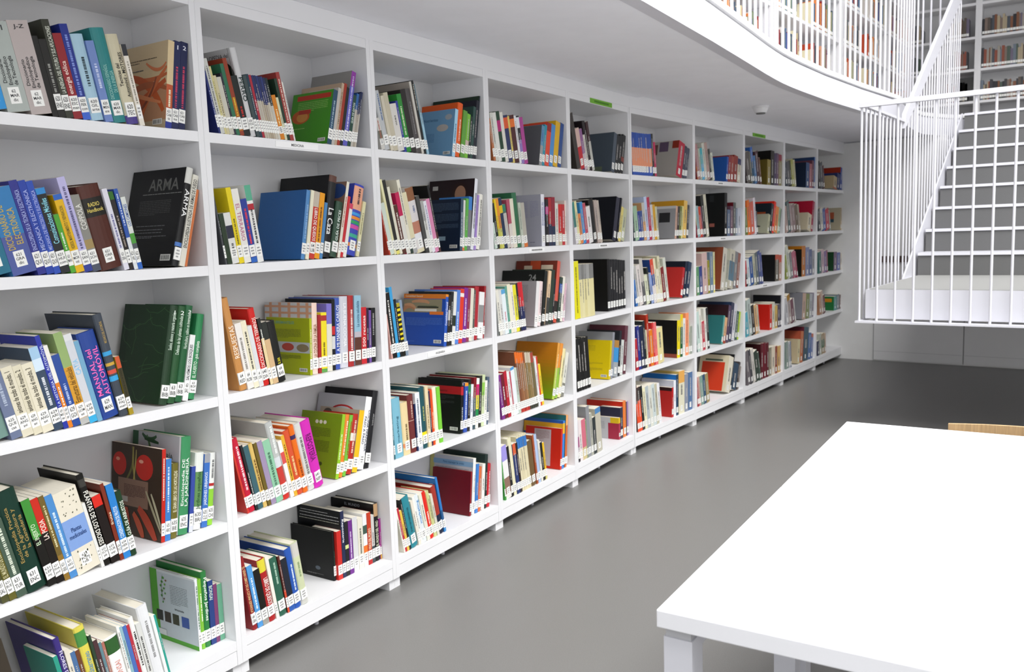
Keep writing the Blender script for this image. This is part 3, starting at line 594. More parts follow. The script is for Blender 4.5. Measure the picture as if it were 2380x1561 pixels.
(14, 0.0677, 0.008, 0.0169, 0.1559, 0.2227, -0.2053, '4c4c2a', 0, 'olive book at the picture edge, fourth shelf, ARMA bookcase', {'lab': '631 SAL'}),
(14, 0.0854, 0.008, 0.0178, 0.1588, 0.2269, -0.2053, '5e5a24', 0, 'dark olive slim book low at the picture edge, fourth shelf, ARMA bookcase', {'T': ['EL MUNDO DE LOS FERTILIZANTES', 'c9c49a', 'u', 0.2, 0.8], 'lab': '631 BUE fer'}),
(14, 0.1039, 0.008, 0.025, 0.1492, 0.2131, -0.2053, '46584a', 0, 'grey green spine with white lettering, fourth shelf, ARMA bookcase', {'T': ['Tractores fijos', 'd9e0cf', 'u', 0.1, 0.9], 'lab': '631 TUR'}),
(14, 0.1299, 0.008, 0.0518, 0.1945, 0.2779, -0.2053, '123328', 1, 'large dark green agriculture encyclopedia, fourth shelf, ARMA bookcase', {'T': ['Enciclopedia Practica de la Agricultura y la Ganaderia', 'a08a4e', 'u', 0.3, 0.85], 'lab': '631 ENC'}),
(14, 0.1832, 0.008, 0.0219, 0.1711, 0.2444, -0.2053, '15130f', 0, 'black and green grafting manual, fourth shelf, ARMA bookcase', {'sp': '.56-1-3f8a36', 'T': ['EL INJERTO', 'cfe6c0', 'u', 0.48, 0.72], 'lab': '631 LEP inj'}),
(14, 0.2059, 0.008, 0.0193, 0.169, 0.2414, -0.2053, '17120f', 0, 'black and red pruning manual, fourth shelf, ARMA bookcase', {'sp': '.6-1-c02a1c', 'T': ['LA PODA', 'f2dcd0', 'u', 0.52, 0.75], 'lab': '631 FHA pod'}),
(14, 0.2261, 0.008, 0.0142, 0.1703, 0.2433, -0.2053, '6d5a2a', 0, 'brown slim book with gold lettering, fourth shelf, ARMA bookcase', {'sp': '.0-.3-8a6a2a', 'T': ['LO MEJOR DE LOS PARAISOS', 'd8cfa0', 'u', 0.4, 0.9], 'lab': '631 GES'}),
(14, 0.241, 0.008, 0.0198, 0.1681, 0.2402, -0.2053, '4a86c2', 0, 'light blue book left of the cream herb book, fourth shelf, ARMA bookcase', {'T': ['La vida secreta', 'd0e2f2', 'u', 0.2, 0.8], 'lab': '631 ARG med'}),
(14, 0.2616, 0.008, 0.0643, 0.1668, 0.2383, -0.2053, 'ddd6c4', 0, 'thick cream herb book with a blue plaque, fourth shelf, ARMA bookcase', {'sp': '.30-.66-7d9cd2', 'dots': '5a5a48', 'T': ['Plantas medicinales', '1c3a74', 'h', 0.4, 0.58], 'lab': '633 FON ms'}),
(14, 0.3277, 0.008, 0.0089, 0.1352, 0.1932, -0.2053, 'dcdcd8', 0, 'plain white slim book under the black one, fourth shelf, ARMA bookcase', {'lab': '633 SO'}),
(14, 0.3372, 0.008, 0.0196, 0.1905, 0.2722, -0.2053, '13120f', 1, 'tall black book titled plants of the gods, fourth shelf, ARMA bookcase', {'sp': '.87-.95-3b3a36', 'T': ['PLANTAS DE LOS DIOSES', 'f0ede2', 'd', 0.12, 0.82], 'lab': '633 SCH pla'}),
(14, 0.3576, 0.008, 0.0253, 0.142, 0.2028, -0.2053, '1a1210', 0, 'black book with red top and small red chilli, fourth shelf, ARMA bookcase', {'sp': '.84-1-d02a1e', 'lab': '633 TUR esp'}),
(14, 0.3838, 0.008, 0.0108, 0.1617, 0.231, -0.1809, '7a2f1c', 0, 'rust brown slim book, fourth shelf, ARMA bookcase', {'T': ['frutas', 'e6d8b8', 'u', 0.4, 0.7], 'lab': '634 FLO'}),
(14, 0.3952, 0.008, 0.0209, 0.1559, 0.2228, -0.1703, '2c7cc4', 0, 'bright blue fruit preserving book, fourth shelf, ARMA bookcase', {'T': ['CONSERVACION DE FRUTOS', 'e2f0fa', 'u', 0.2, 0.7], 'lab': '634 HER com'}),
(14, 0.4168, 0.008, 0.0196, 0.1371, 0.1959, -0.1702, '1c3a22', 1, 'dark green shrub guide, last of the leaning row, fourth shelf, ARMA bookcase', {'T': ['GUIA DE ARBUSTOS', 'e6efe0', 'u', 0.2, 0.85], 'lab': '634 LUN gui'}),
(14, 0.5231, 0.025, 0.0125, 0.245, 0.2736, 0.1053, 'b9261c', 0, 'large book with two red tomatoes on its cover, fourth shelf, ARMA bookcase', {'art': 'R,0,0,1,1,3b2a1c/E,.16,.77,.14,.13,c3281c/E,.66,.77,.17,.14,c3281c/C,.42,.98,.5,.8,.3,.6,.02,6a6430/C,.45,.98,.4,.8,.5,.55,.015,9a8c48/C,.5,.95,.5,.8,.42,.5,.012,b0a058/E,.13,.82,.04,.02,e89a80/E,.6,.83,.045,.02,e8a088/R,.14,.32,.74,.62,8a6a58/L,.26,.68,.42,.56,9,5a3c34/C,.35,0,.3,.15,.3,.3,.07,a83c20/C,.9,0,.75,.2,.55,.32,.06,b8442a/C,.65,0,.6,.12,.45,.25,.05,c0502e/C,1,.15,.9,.35,.8,.5,.02,c8c0a0/C,1,.1,.85,.3,.7,.52,.02,b0a888/R,.22,.36,.34,.42,b0a8a0', 'T': ['Abonos y cultivo en macetas', 'f2d8c8', 'u', 0.45, 0.9], 'lab': '635'}),
(14, 0.5361, 0.025, 0.0181, 0.1686, 0.2409, 0.1071, '3a78be', 0, 'mid blue slim book beside the tomato book, fourth shelf, ARMA bookcase', {'T': ['Cultivos ecologicos', 'cfe0f2', 'u', 0.35, 0.9], 'lab': '635 ABO'}),
(14, 0.5548, 0.025, 0.0231, 0.1555, 0.2222, 0.1204, '6a6326', 1, 'olive hardback on vegetables, fourth shelf, ARMA bookcase', {'T': ['EL GRAN LIBRO DE LAS HORTALIZAS', 'e6e2c0', 'u', 0.35, 0.9], 'lab': '635 BIE'}),
(14, 0.5789, 0.025, 0.0384, 0.235, 0.2929, 0.1365, '3d8a5a', 1, 'tall green gardening encyclopedia, fourth shelf, ARMA bookcase', {'sp': '0-.0-ffffff', 'art': 'R,0,0,1,1,b4b6ba/R,0,0,.12,1,2c5a3a/C,.2,.98,.35,.88,.5,.97,.025,34583a/C,.3,.97,.4,.82,.38,.8,.02,4a7048/C,.25,.93,.4,.92,.55,.9,.02,2c4c30/T,.62,.78,.02,JARDINERIA,40484a/R,.97,0,1,1,eceeee', 'T': ['Enciclopedia DE LA JARDINERIA', 'e6efe6', 'u', 0.12, 0.86], 'lab': '635 ENC'}),
(14, 0.6176, 0.025, 0.0139, 0.1389, 0.1984, 0.1471, '35489a', 0, 'small indigo book, white foot, fourth shelf, ARMA bookcase', {'sp': '0-.28-c9ccd8', 'lab': '635'}),
(14, 0.6324, 0.025, 0.0305, 0.1639, 0.2341, 0.1471, 'dfe2dc', 1, 'white book with green leaves climbing the spine, fourth shelf, ARMA bookcase', {'sp': '.3-.75-5f8a54', 'T': ['Jardines pequenos', '2f5a34', 'u', 0.25, 0.75], 'lab': '635 BRI'}),
(14, 0.6635, 0.025, 0.0199, 0.1571, 0.2245, 0.1471, '3b6cb8', 0, 'blue slim book about urban gardens, fourth shelf, ARMA bookcase', {'sp': '.88-1-9a9ca2', 'T': ['JARDINES URBANOS', 'dfe8f8', 'u', 0.3, 0.75], 'lab': '635 CLE'}),
(14, 0.6841, 0.025, 0.0221, 0.1562, 0.2231, 0.1471, 'e2e4e0', 1, 'white hardback with red dot and lime base, fourth shelf, ARMA bookcase', {'sp': '0-.5-8cc83a/.54-.58-b02a2a', 'T': ['jardines en terrazas', '6a6a6a', 'u', 0.65, 0.92], 'lab': '635 CHI'}),
(15, 0.0832, 0.01, 0.0272, 0.215, 0.3077, -0.1774, '3a332a', 0, 'dark brown book low at the picture edge, bottom shelf, ARMA bookcase', {}),
(15,0.2109,0.01,0.0114,0.1436,0.2051,-0.1774,'2f9480',0,None,{'T': ['Conocer las flores','cfeee2','u',0.3,0.8]}),
(15, 0.2228, 0.01, 0.0169, 0.235, 0.2501, -0.1747, '3c2f78', 1, 'tall purple hardback with a thick spine, bottom shelf, ARMA bookcase', {'T': ['FLORES DE JARDIN', 'dcd8f0', 'd', 0.3, 0.85]}),
(15,0.2403,0.01,0.0124,0.1469,0.2099,-0.1698,'d8d2c2',0,None,{}),
(15,0.2531,0.01,0.0126,0.1371,0.1958,-0.1698,'4a6c98',0,None,{}),
(15,0.2662,0.01,0.0116,0.1365,0.1951,-0.1698,'6a4028',0,None,{}),
(15, 0.2783, 0.01, 0.0299, 0.24, 0.2545, -0.1698, 'd6c952', 1, 'yellow mediterranean garden hardback, bottom shelf, ARMA bookcase', {'sp': '.0-.3-cfd0b8/.78-.95-4a8a44', 'T': ['O mediterraneo', '5f8fae', 'u', 0.3, 0.7]}),
(15,0.3089,0.01,0.0079,0.1548,0.2212,-0.1698,'2c4030',0,None,{}),
(15,0.3172,0.01,0.0123,0.1405,0.2008,-0.1698,'4a3034',0,None,{}),
(15,0.33,0.01,0.0081,0.1324,0.1892,-0.1698,'5f7f88',0,None,{}),
(15,0.3384,0.01,0.008,0.1302,0.186,-0.1698,'a86a5c',0,None,{}),
(15, 0.3468, 0.01, 0.0408, 0.22, 0.1878, -0.1698, 'f0efec', 1, 'wide white hardback with a green leaf photo, bottom shelf, ARMA bookcase', {'sp': '.74-.98-2f5a2c', 'T': ['BONSAI', 'd09088', 'u', 0.3, 0.6]}),
(15,0.3885,0.01,0.0081,0.1497,0.2138,-0.1698,'e6e6e2',0,None,{}),
(15,0.397,0.01,0.0082,0.1451,0.2073,-0.1698,'8ab0bc',0,None,{}),
(15, 0.4057, 0.01, 0.0113, 0.1436, 0.2051, -0.1698, '4a6ab0', 0, 'mid blue slim spine, bottom shelf, ARMA bookcase', {}),
(15,0.4174,0.01,0.0089,0.1426,0.2037,-0.1698,'b03040',0,None,{}),
(15, 0.4267, 0.01, 0.0166, 0.1536, 0.2194, -0.1698, 'e8e8e4', 1, 'tall white book with black title, bottom shelf, ARMA bookcase', {'T': ['La jardineria', '1a1a1a', 'u', 0.3, 0.8]}),
(15, 0.4438, 0.01, 0.0142, 0.1367, 0.1954, -0.1698, 'cfd0cc', 0, 'grey white slim spine, bottom shelf, ARMA bookcase', {'T': ['jardines', '4a4a4a', 'u', 0.2, 0.8]}),
(15, 0.4585, 0.01, 0.034, 0.22, 0.2382, -0.1698, 'dfe0e2', 1, 'thick tall white hardback, bottom shelf, ARMA bookcase', {'T': ['guia de plantas', '8a8a8a', 'u', 0.3, 0.8]}),
(15, 0.4933, 0.01, 0.0087, 0.1396, 0.1994, -0.1698, 'e4e8e4', 0, 'white slim spine with teal edge, bottom shelf, ARMA bookcase', {}),
(15,0.5024,0.01,0.0064,0.139,0.1985,-0.1698,'2f9a8a',0,None,{}),
(15, 0.6401, 0.05, 0.0114, 0.224, 0.2307, 0.0054, 'dfe0e4', 1, 'large white and green garden book facing out, bottom shelf, ARMA bookcase', {'art': 'R,.16,.05,1,.97,c9cdd4/R,0,0,.16,1,58a832/R,.0,0,1,.06,58a832/L,.44,.82,.55,.83,12,8c9096/T,.62,.49,.010,bricomania,2a2a2e/R,.10,.27,.24,.42,2c2a26/R,.28,.27,.42,.42,3a2f26/R,.46,.27,.6,.42,3a3a26/R,.66,.27,.82,.42,3a56a0/E,.3,.9,.025,.02,5a9a3c/E,.36,.87,.02,.014,8a5a3c/E,.27,.84,.025,.018,5a9a3c/E,.33,.81,.02,.016,7ab04c/E,.24,.78,.022,.018,4a8a34/E,.31,.75,.02,.016,5a9a3c/E,.26,.71,.024,.018,6a8a4c/E,.33,.68,.016,.014,5a9a3c/E,.25,.64,.02,.018,4a8a34/E,.3,.6,.018,.012,7a5a4c/E,.27,.55,.016,.014,5a9a3c/C,.3,.95,.22,.75,.28,.55,.004,3a6a30/R,.06,.07,.3,.15,e4e4e4/B0', 'T': ['pequenos jardines', '4a7a4a', 'u', 0.3, 0.9], 'lab': '635'}),
(15, 0.6517, 0.05, 0.0134, 0.1574, 0.2249, 0.0054, '7cb83c', 1, 'lime green slim hardback behind the white cover, bottom shelf, ARMA bookcase', {'T': ['Balcones y terrazas', 'e6f2d8', 'u', 0.4, 0.8], 'lab': '635'}),
(15, 0.6654, 0.05, 0.0207, 0.224, 0.244, 0.0054, '2f7a3e', 1, 'green hardback on small gardens, white title, bottom shelf, ARMA bookcase', {'T': ['Pequenos Jardines', 'f0f6ee', 'd', 0.35, 0.92], 'lab': '635'}),
(15, 0.6865, 0.05, 0.0186, 0.1453, 0.2075, 0.0054, '2a3f7c', 0, 'dark blue slim book on dwarf trees, bottom shelf, ARMA bookcase', {'T': ['BONSAI', 'cfe0d0', 'd', 0.7, 0.92], 'lab': '635'}),
(15, 0.7053, 0.05, 0.0139, 0.1329, 0.1898, 0.0054, '7a3f6a', 0, 'plum purple slim book, bottom shelf, ARMA bookcase', {'lab': '635'}),
(15, 0.7195, 0.05, 0.0182, 0.1292, 0.1845, 0.0054, '6aa88a', 0, 'pale green slim book at the end, bottom shelf, ARMA bookcase', {'lab': '635'}),
(21,0.0626,0.008,0.0074,0.1289,0.1842,-0.2206,'25306e',0,None,{'T': ['mi primer','d5d8ec','u',0.4,0.85],'lab': '636'}),
(21, 0.0706, 0.008, 0.0147, 0.1545, 0.2208, -0.2206, 'c7c8c2', 0, 'grey white tall spine at the divider, top shelf, MEDICINA bookcase', {'T': ['ENCICLOPEDIA CANINA', '6a6a66', 'u', 0.2, 0.9], 'lab': '636'}),
(21,0.086,0.008,0.0072,0.1402,0.2003,-0.2206,'cfc68c',0,None,{'T': ['CANARIOS','7a744a','u',0.3,0.8],'lab': '636'}),
(21, 0.0938, 0.008, 0.0103, 0.125, 0.1748, -0.2206, 'c9c09a', 0, 'cream speckled book, top shelf, MEDICINA bookcase', {'T': ['GATOS', '6a6450', 'u', 0.3, 0.7], 'lab': '636'}),
(21, 0.1048, 0.008, 0.0166, 0.125, 0.1717, -0.2206, 'c5c2b4', 0, 'cream mottled spine, top shelf, MEDICINA bookcase', {'lab': '636'}),
(21,0.1222,0.008,0.0074,0.1302,0.186,-0.2206,'2d2b38',0,None,{'lab': '636'}),
(21, 0.1301, 0.008, 0.0137, 0.1501, 0.2144, -0.2206, '2f6d50', 0, 'dark green slim spine, top shelf, MEDICINA bookcase', {'lab': '636'}),
(21, 0.1446, 0.008, 0.0154, 0.2, 0.2326, -0.2206, '8f3a22', 0, 'rust red book with yellow lower title, top shelf, MEDICINA bookcase', {'sp': '.5-1-8f3a22/.06-.5-a8641c', 'T': ['EL GRAN LIBRO DE LOS ANIMALES', 'e6c03c', 'u', 0.1, 0.5], 'lab': '636'}),
(21, 0.1607, 0.008, 0.0252, 0.1279, 0.1828, -0.2206, '1c2220', 0, 'black book with red lettering, top shelf, MEDICINA bookcase', {'T': ['TECNICA', 'c02a20', 'u', 0.1, 0.5], 'lab': '636'}),
(21, 0.187, 0.008, 0.0224, 0.235, 0.2703, -0.2206, 'c9c9ca', 1, 'tall light grey book titled PERRO, top shelf, MEDICINA bookcase', {'art': 'T,.6,.92,.018,ENCICLOPEDIA del,50504e/E,.82,.72,.14,.13,1f2c26/R,.93,0,.94,1,8a8a8a', 'T': ['PERRO', '16302e', 'd', 0.4, 0.67], 'lab': '636 FOG enc'}),
(21, 0.2103, 0.008, 0.0128, 0.1338, 0.1911, -0.2206, '3c4a4c', 0, 'dark grey slim book right of PERRO, top shelf, MEDICINA bookcase', {'lab': '636'}),
(21,0.2238,0.008,0.0095,0.1375,0.1965,-0.2206,'1f3a4a',0,None,{'lab': '636'}),
(21,0.234,0.008,0.0096,0.1369,0.1955,-0.2206,'a52a3a',0,None,{'T': ['PERROS EXTRAORDINARIOS','eee0e0','u',0.2,0.8],'lab': '636'}),
(21,0.2443,0.008,0.0097,0.137,0.1957,-0.2206,'26305e',0,None,{'sp': '0-.6-b9b0a0','lab': '636'}),
(21,0.2546,0.008,0.008,0.1378,0.1968,-0.2206,'252d58',0,None,{'sp': '0-.6-c0b6a6','lab': '636'}),
(21,0.2632,0.008,0.0081,0.1375,0.1965,-0.2206,'28336a',0,None,{'sp': '0-.6-b0a48e','lab': '636'}),
(21,0.2719,0.008,0.0081,0.1374,0.1962,-0.2206,'242c56',0,None,{'sp': '0-.55-a89a84','lab': '636'}),
(21,0.2807,0.008,0.0082,0.1378,0.1969,-0.2206,'29346c',0,None,{'sp': '0-.55-b5a994','lab': '636'}),
(21,0.2894,0.008,0.0099,0.1362,0.1946,-0.2206,'222a50',0,None,{'sp': '0-.6-c4bcac','lab': '636'}),
(21,0.3,0.008,0.01,0.1363,0.1948,-0.2206,'232f30',0,None,{'sp': '0-.55-c8c4b8','lab': '636'}),
(21, 0.3107, 0.008, 0.0171, 0.125, 0.1428, -0.2206, 'cf7d1e', 0, 'orange slim book, top shelf, MEDICINA bookcase', {'T': ['gatos', 'f4e4b0', 'u', 0.3, 0.7], 'lab': '636'}),
(21,0.3287,0.008,0.0102,0.125,0.1373,-0.2206,'cfd0b0',0,None,{'lab': '636'}),
(21, 0.3395, 0.008, 0.012, 0.1389, 0.1984, -0.2206, '243a2c', 0, 'dark bottle green spine, top shelf, MEDICINA bookcase', {'lab': '636'}),
(21, 0.3523, 0.008, 0.0157, 0.1539, 0.2199, -0.2206, '9c3c38', 0, 'brick red slim book with pale cover behind, top shelf, MEDICINA bookcase', {'T': ['ANIMALES DE COMPANIA', 'e4d0c0', 'u', 0.2, 0.9], 'lab': '636'}),
(21,0.3688,0.008,0.0068,0.1337,0.191,-0.2206,'d8d6d0',0,None,{'lab': '636'}),
(21, 0.5272, 0.014, 0.0212, 0.2, 0.1975, 0.2552, '2a4a62', 0, 'bright green pet book facing out, top shelf, MEDICINA bookcase', {'art': 'R,0,0,1,1,3f8c1c/R,.12,.86,.95,.95,b5301c/L,.16,.9,.64,.83,6,8ab85c/E,.26,.55,.22,.13,b8561c/E,.3,.54,.14,.09,c8863c/R,.2,.6,.5,.68,a8301c/L,.1,.4,.32,.34,1,9cc86c/L,.08,.3,.08,.1,1,d8e0c8/B', 'T': ['ANIMALES', '9fb8c8', 'u', 0.3, 0.8], 'lab': '636'}),
(21, 0.5491, 0.014, 0.0135, 0.1456, 0.208, 0.2552, 'b9b4ae', 0, 'pale slim spine behind the green book, top shelf, MEDICINA bookcase', {'lab': '636'}),
(21,0.5633,0.014,0.0116,0.2,0.2278,0.2552,'b8a088',0,None,{'T': ['Conejos','4a3a30','u',0.4,0.8],'lab': '636'}),
(21, 0.5759, 0.014, 0.0137, 0.1597, 0.2281, 0.2552, '9a3424', 0, 'brick red slim spine with white sticker, top shelf, MEDICINA bookcase', {'lab': '636'}),
(21, 0.5905, 0.014, 0.0138, 0.1503, 0.2146, 0.2552, '1f2220', 0, 'black slim spine with white marks, top shelf, MEDICINA bookcase', {'lab': '636'}),
(21, 0.6058, 0.014, 0.0222, 0.2, 0.2762, 0.2552, '5b5ab4', 0, 'violet tall slim book with grey back, top shelf, MEDICINA bookcase', {'sp': '.8-1-8c3a9c', 'art': 'R,0,0,1,1,8e8c8a', 'T': ['CABALLOS', 'd6d0ee', 'u', 0.2, 0.95], 'lab': '636'}),
(21, 0.6287, 0.014, 0.0162, 0.1342, 0.1917, 0.2552, '24463a', 0, 'dark green cat guide, top shelf, MEDICINA bookcase', {'T': ['GUIA DE GATOS', 'dfeee6', 'u', 0.45, 0.85], 'lab': '636'}),
(21,0.6457,0.014,0.0122,0.1393,0.199,0.2552,'2f5f9c',0,None,{'sp': '0-.7-b8b2a8','lab': '636'}),
(21,0.6584,0.014,0.008,0.142,0.2028,0.2552,'202a4c',0,None,{'sp': '0-.6-a49a8a','lab': '636'}),
(21,0.6671,0.014,0.0081,0.1457,0.2081,0.258,'242e54',0,None,{'sp': '0-.6-bfb6a8','lab': '636'}),
(22,0.0532,0.008,0.0074,0.1458,0.2083,-0.149,'4a4c50',1,None,{'T': ['EL ACUARIO','a0a2a4','u',0.3,0.8],'lab': '639 ACU'}),
(22, 0.0612, 0.008, 0.0169, 0.125, 0.1556, -0.149, '2a3a28', 0, 'small dark green book, second shelf, MEDICINA bookcase', {}),
(22, 0.0791, 0.008, 0.0259, 0.125, 0.1579, -0.149, 'dcdcd8', 0, 'white book with a shell photo, second shelf, MEDICINA bookcase', {'sp': '.5-.75-2c2e40', 'T': ['ACUARIOS MARINOS', '5a5a5e', 'u', 0.1, 0.4], 'lab': '639'}),
(22, 0.1062, 0.008, 0.0189, 0.2, 0.2362, -0.149, 'e3cc1c', 0, 'bright yellow book with small black marks, second shelf, MEDICINA bookcase', {'T': ['Peces', '6a6010', 'u', 0.2, 0.6], 'lab': '639'}),
(22, 0.1261, 0.008, 0.0267, 0.1627, 0.2324, -0.149, 'e6e4dc', 0, 'white terrarium book with pink lettering, second shelf, MEDICINA bookcase', {'T': ['EL TERRARIO', 'c07a94', 'd', 0.3, 0.8], 'lab': '639'}),
(22, 0.1541, 0.008, 0.0241, 0.1413, 0.2019, -0.149, '2b3f94', 0, 'blue book with red lettering, second shelf, MEDICINA bookcase', {'sp': '.0-.08-2c62b8', 'T': ['INVERTEBRADOS', 'e03a48', 'd', 0.2, 0.85], 'lab': '639'}),
(22, 0.1794, 0.008, 0.0245, 0.1719, 0.2456, -0.149, 'e4e4e0', 0, 'white slim book with a green top and red square, second shelf, MEDICINA bookcase', {'sp': '.8-1-5aa88a/.68-.76-b02834', 'T': ['PECES Y OTROS', '2a2a30', 'u', 0.25, 0.7], 'lab': '639'}),
(22, 0.3678, 0.012, 0.0207, 0.228, 0.2391, 0.2007, '4f86bc', 1, 'large plain blue hardback facing out, second shelf, MEDICINA bookcase', {'art': 'R,0,0,1,1,2a5f9c', 'T': ['El libro', '8fb4dc', 'u', 0.3, 0.8], 'lab': '64'}),
(22, 0.391, 0.014, 0.0156, 0.1676, 0.2395, 0.2007, 'e4dfc6', 0, 'cream slim spine after the blue hardback, second shelf, MEDICINA bookcase', {'lab': '64'}),
(22, 0.4077, 0.014, 0.0247, 0.1642, 0.2346, 0.2025, 'c03a30', 0, 'red cheese book with a patterned top, second shelf, MEDICINA bookcase', {'sp': '.77-1-bfb4a4', 'T': ['LIBRO DE QUESOS', 'f6ece6', 'd', 0.2, 0.75], 'lab': '64 LIB'}),
(22, 0.4333, 0.014, 0.0233, 0.1616, 0.2309, 0.2084, 'e69a1c', 0, 'orange paperback, second shelf, MEDICINA bookcase', {'T': ['TODO SOBRE LOS EMBUTIDOS', '6a3a10', 'u', 0.2, 0.8], 'lab': '64'}),
(22, 0.4572, 0.014, 0.0143, 0.1389, 0.1984, 0.2178, '4c82b4', 0, 'mid blue and white slim book, second shelf, MEDICINA bookcase', {'lab': '64'}),
(22, 0.4733, 0.014, 0.0369, 0.25, 0.2929, 0.2178, '141416', 1, 'very tall thick black hunting book, second shelf, MEDICINA bookcase', {'sp': '.92-1-5a3a30', 'T': ['La Caza', 'f0f0ee', 'd', 0.28, 0.6], 'lab': '639'}),
(22, 0.512, 0.014, 0.0335, 0.1409, 0.2013, 0.2581, '2c4a38', 1, 'dark green guide to fish and fishing, second shelf, MEDICINA bookcase', {'T': ['GUIA DE PECES', 'e6efe8', 'u', 0.3, 0.85], 'lab': '639'}),
(22, 0.5458, 0.014, 0.0137, 0.21, 0.2786, 0.26, 'e0dccb', 0, 'tall cream slim book, dark picture cover, second shelf, MEDICINA bookcase', {'art': 'R,0,0,1,1,8a6a5a/E,.8,.88,.2,.1,35508c', 'T': ['Pescar', 'b04040', 'u', 0.4, 0.8], 'lab': '639'}),
(22, 0.5604, 0.014, 0.0134, 0.1576, 0.2251, 0.2652, 'c22c34', 0, 'red slim book, second shelf, MEDICINA bookcase', {'lab': '639'}),
(22, 0.575, 0.014, 0.0158, 0.1389, 0.1984, 0.2726, 'e6e2dc', 0, 'white slim book between red and violet, second shelf, MEDICINA bookcase', {'sp': '.9-1-d04060', 'lab': '639'}),
(22, 0.5943, 0.014, 0.0489, 0.1856, 0.2652, 0.2726, '3a46ae', 1, 'thick violet blue book with coloured stripes, second shelf, MEDICINA bookcase', {'sp': '.64-.97-e2a284/.56-.6-3a96d8/.5-.545-e08a2c/.44-.485-2c9c5a/.37-.425-cc4a9c/.25-.3-3aa88c/.12-.17-d07a3c', 'T': ['LA PESCA', '2a2030', 'u', 0.72, 0.95], 'lab': '639'}),
(22, 0.643, 0.014, 0.0157, 0.1446, 0.2065, 0.2728, 'd9d4a8', 0, 'pale yellow slim book at the end, second shelf, MEDICINA bookcase', {'T': ['Caracoles', '8a8460', 'u', 0.4, 0.8], 'lab': '639'}),
(23, 0.0737, 0.006, 0.0282, 0.22, 0.2994, -0.1725, 'c48a4c', 1, 'wide tan hardback of answers with white lettering, third shelf, MEDICINA bookcase', {'T': ['RESPUESTAS', 'f4e2cc', 'u', 0.35, 0.7], 'lab': '64 RED'}),
(23, 0.1027, 0.006, 0.0251, 0.1512, 0.2161, -0.1725, 'e6e2dc', 0, 'white slim paperback, dark backs behind, third shelf, MEDICINA bookcase', {'T': ['Buenas maneras', '8a8680', 'u', 0.3, 0.8], 'lab': '64 ROB'}),
(23, 0.1286, 0.006, 0.0206, 0.1553, 0.2218, -0.1725, 'e6dfc4', 0, 'cream paperback with black title, third shelf, MEDICINA bookcase', {'T': ['LOS MIL CONSEJOS', '4a4840', 'u', 0.25, 0.85], 'lab': '64 TOR'}),
(23, 0.15, 0.006, 0.0176, 0.1424, 0.2035, -0.1725, 'd5d6d8', 0, 'pale grey slim paperback, third shelf, MEDICINA bookcase', {'lab': '64 COR'}),
(23, 0.1683, 0.006, 0.0262, 0.1812, 0.2589, -0.1725, 'c8221e', 1, 'tall bright red book, third shelf, MEDICINA bookcase', {'T': ['DICCIONARIO DE TERMINOS', 'f4dcd4', 'u', 0.2, 0.88], 'lab': '640 DIA'}),
(23, 0.1952, 0.006, 0.013, 0.157, 0.2242, -0.1725, '242826', 0, 'dark book with orange cream lower half, third shelf, MEDICINA bookcase', {'sp': '0-.7-e2cc9c', 'T': ['manchas', 'e8e8e0', 'd', 0.6, 0.85], 'lab': '64'}),
(23, 0.2089, 0.006, 0.0217, 0.1463, 0.2091, -0.1725, '2b2e2a', 0, 'grey-black slim book, tan lower half, third shelf, MEDICINA bookcase', {'sp': '0-.72-cfae84', 'lab': '64'}),
(23, 0.2313, 0.006, 0.0359, 0.1451, 0.2073, -0.1725, '161614', 1, 'thick black bar book with yellow letters, third shelf, MEDICINA bookcase', {'T': ['EL BAR', 'e8dc2c', 'u', 0.22, 0.4], 'lab': '64 BAR'}),
(23, 0.3868, 0.02, 0.0109, 0.215, 0.1979, 0.0548, 'a8b41c', 0, 'lime green cookery book facing out, food photos, third shelf, MEDICINA bookcase', {'art': 'R,0,0,1,1,a3ae14/T,.4,.91,.014,CUBREMANTELES,6aa88c/L,.16,.8,.64,.8,8,7c8420/R,0,.38,1,.57,b9bcc0/E,.16,.48,.13,.07,a8603c/E,.5,.48,.14,.07,b8483c/E,.84,.47,.14,.07,8a7a5c/L,.15,.8,.26,.34,5,7c8420/B', 'T': ['Aperitivos', 'e8ecc8', 'u', 0.3, 0.8], 'lab': '64'}),
(23, 0.3985, 0.02, 0.03, 0.235, 0.2489, 0.0548, 'e8cdbe', 1, 'checked orange and white book of family recipes, third shelf, MEDICINA bookcase', {'art': 'R,0,0,1,1,c9cacb/R,.1,0,.16,1,cf9c7c/R,.3,0,.36,1,cf9c7c/R,.5,0,.56,1,cf9c7c/R,.7,0,.76,1,cf9c7c/R,.88,0,.94,1,cf9c7c/R,0,.84,1,.87,cf9c7c/R,0,.93,1,.96,cf9c7c', 'T': ['LA COCINA DE LA FAMILIA', '9a6a4a', 'u', 0.15, 0.7], 'lab': '641'}),
(23, 0.4291, 0.02, 0.0131, 0.144, 0.2057, 0.0548, 'a0262a', 0, 'dark red thin spine, third shelf, MEDICINA bookcase', {'lab': '641'}),
(23, 0.4429, 0.02, 0.0268, 0.1484, 0.212, 0.0548, 'ead62a', 0, 'bright yellow book with a red oval, third shelf, MEDICINA bookcase', {'sp': '.86-.95-a8302c/0-.06-5a9a4c', 'T': ['Cocina rapida', '6a5a10', 'u', 0.2, 0.5], 'lab': '641'}),
(23, 0.4705, 0.02, 0.0253, 0.1684, 0.2406, 0.0548, '7a6fc0', 0, 'violet and cream book, third shelf, MEDICINA bookcase', {'sp': '0-.7-d9d6c4', 'lab': '641'}),
(23, 0.4964, 0.02, 0.0156, 0.235, 0.2549, 0.0548, '15181c', 0, 'black book with red block and barcode, third shelf, MEDICINA bookcase', {'sp': '.5-.62-c02a2c/.3-.48-d0d0d0', 'lab': '641'}),
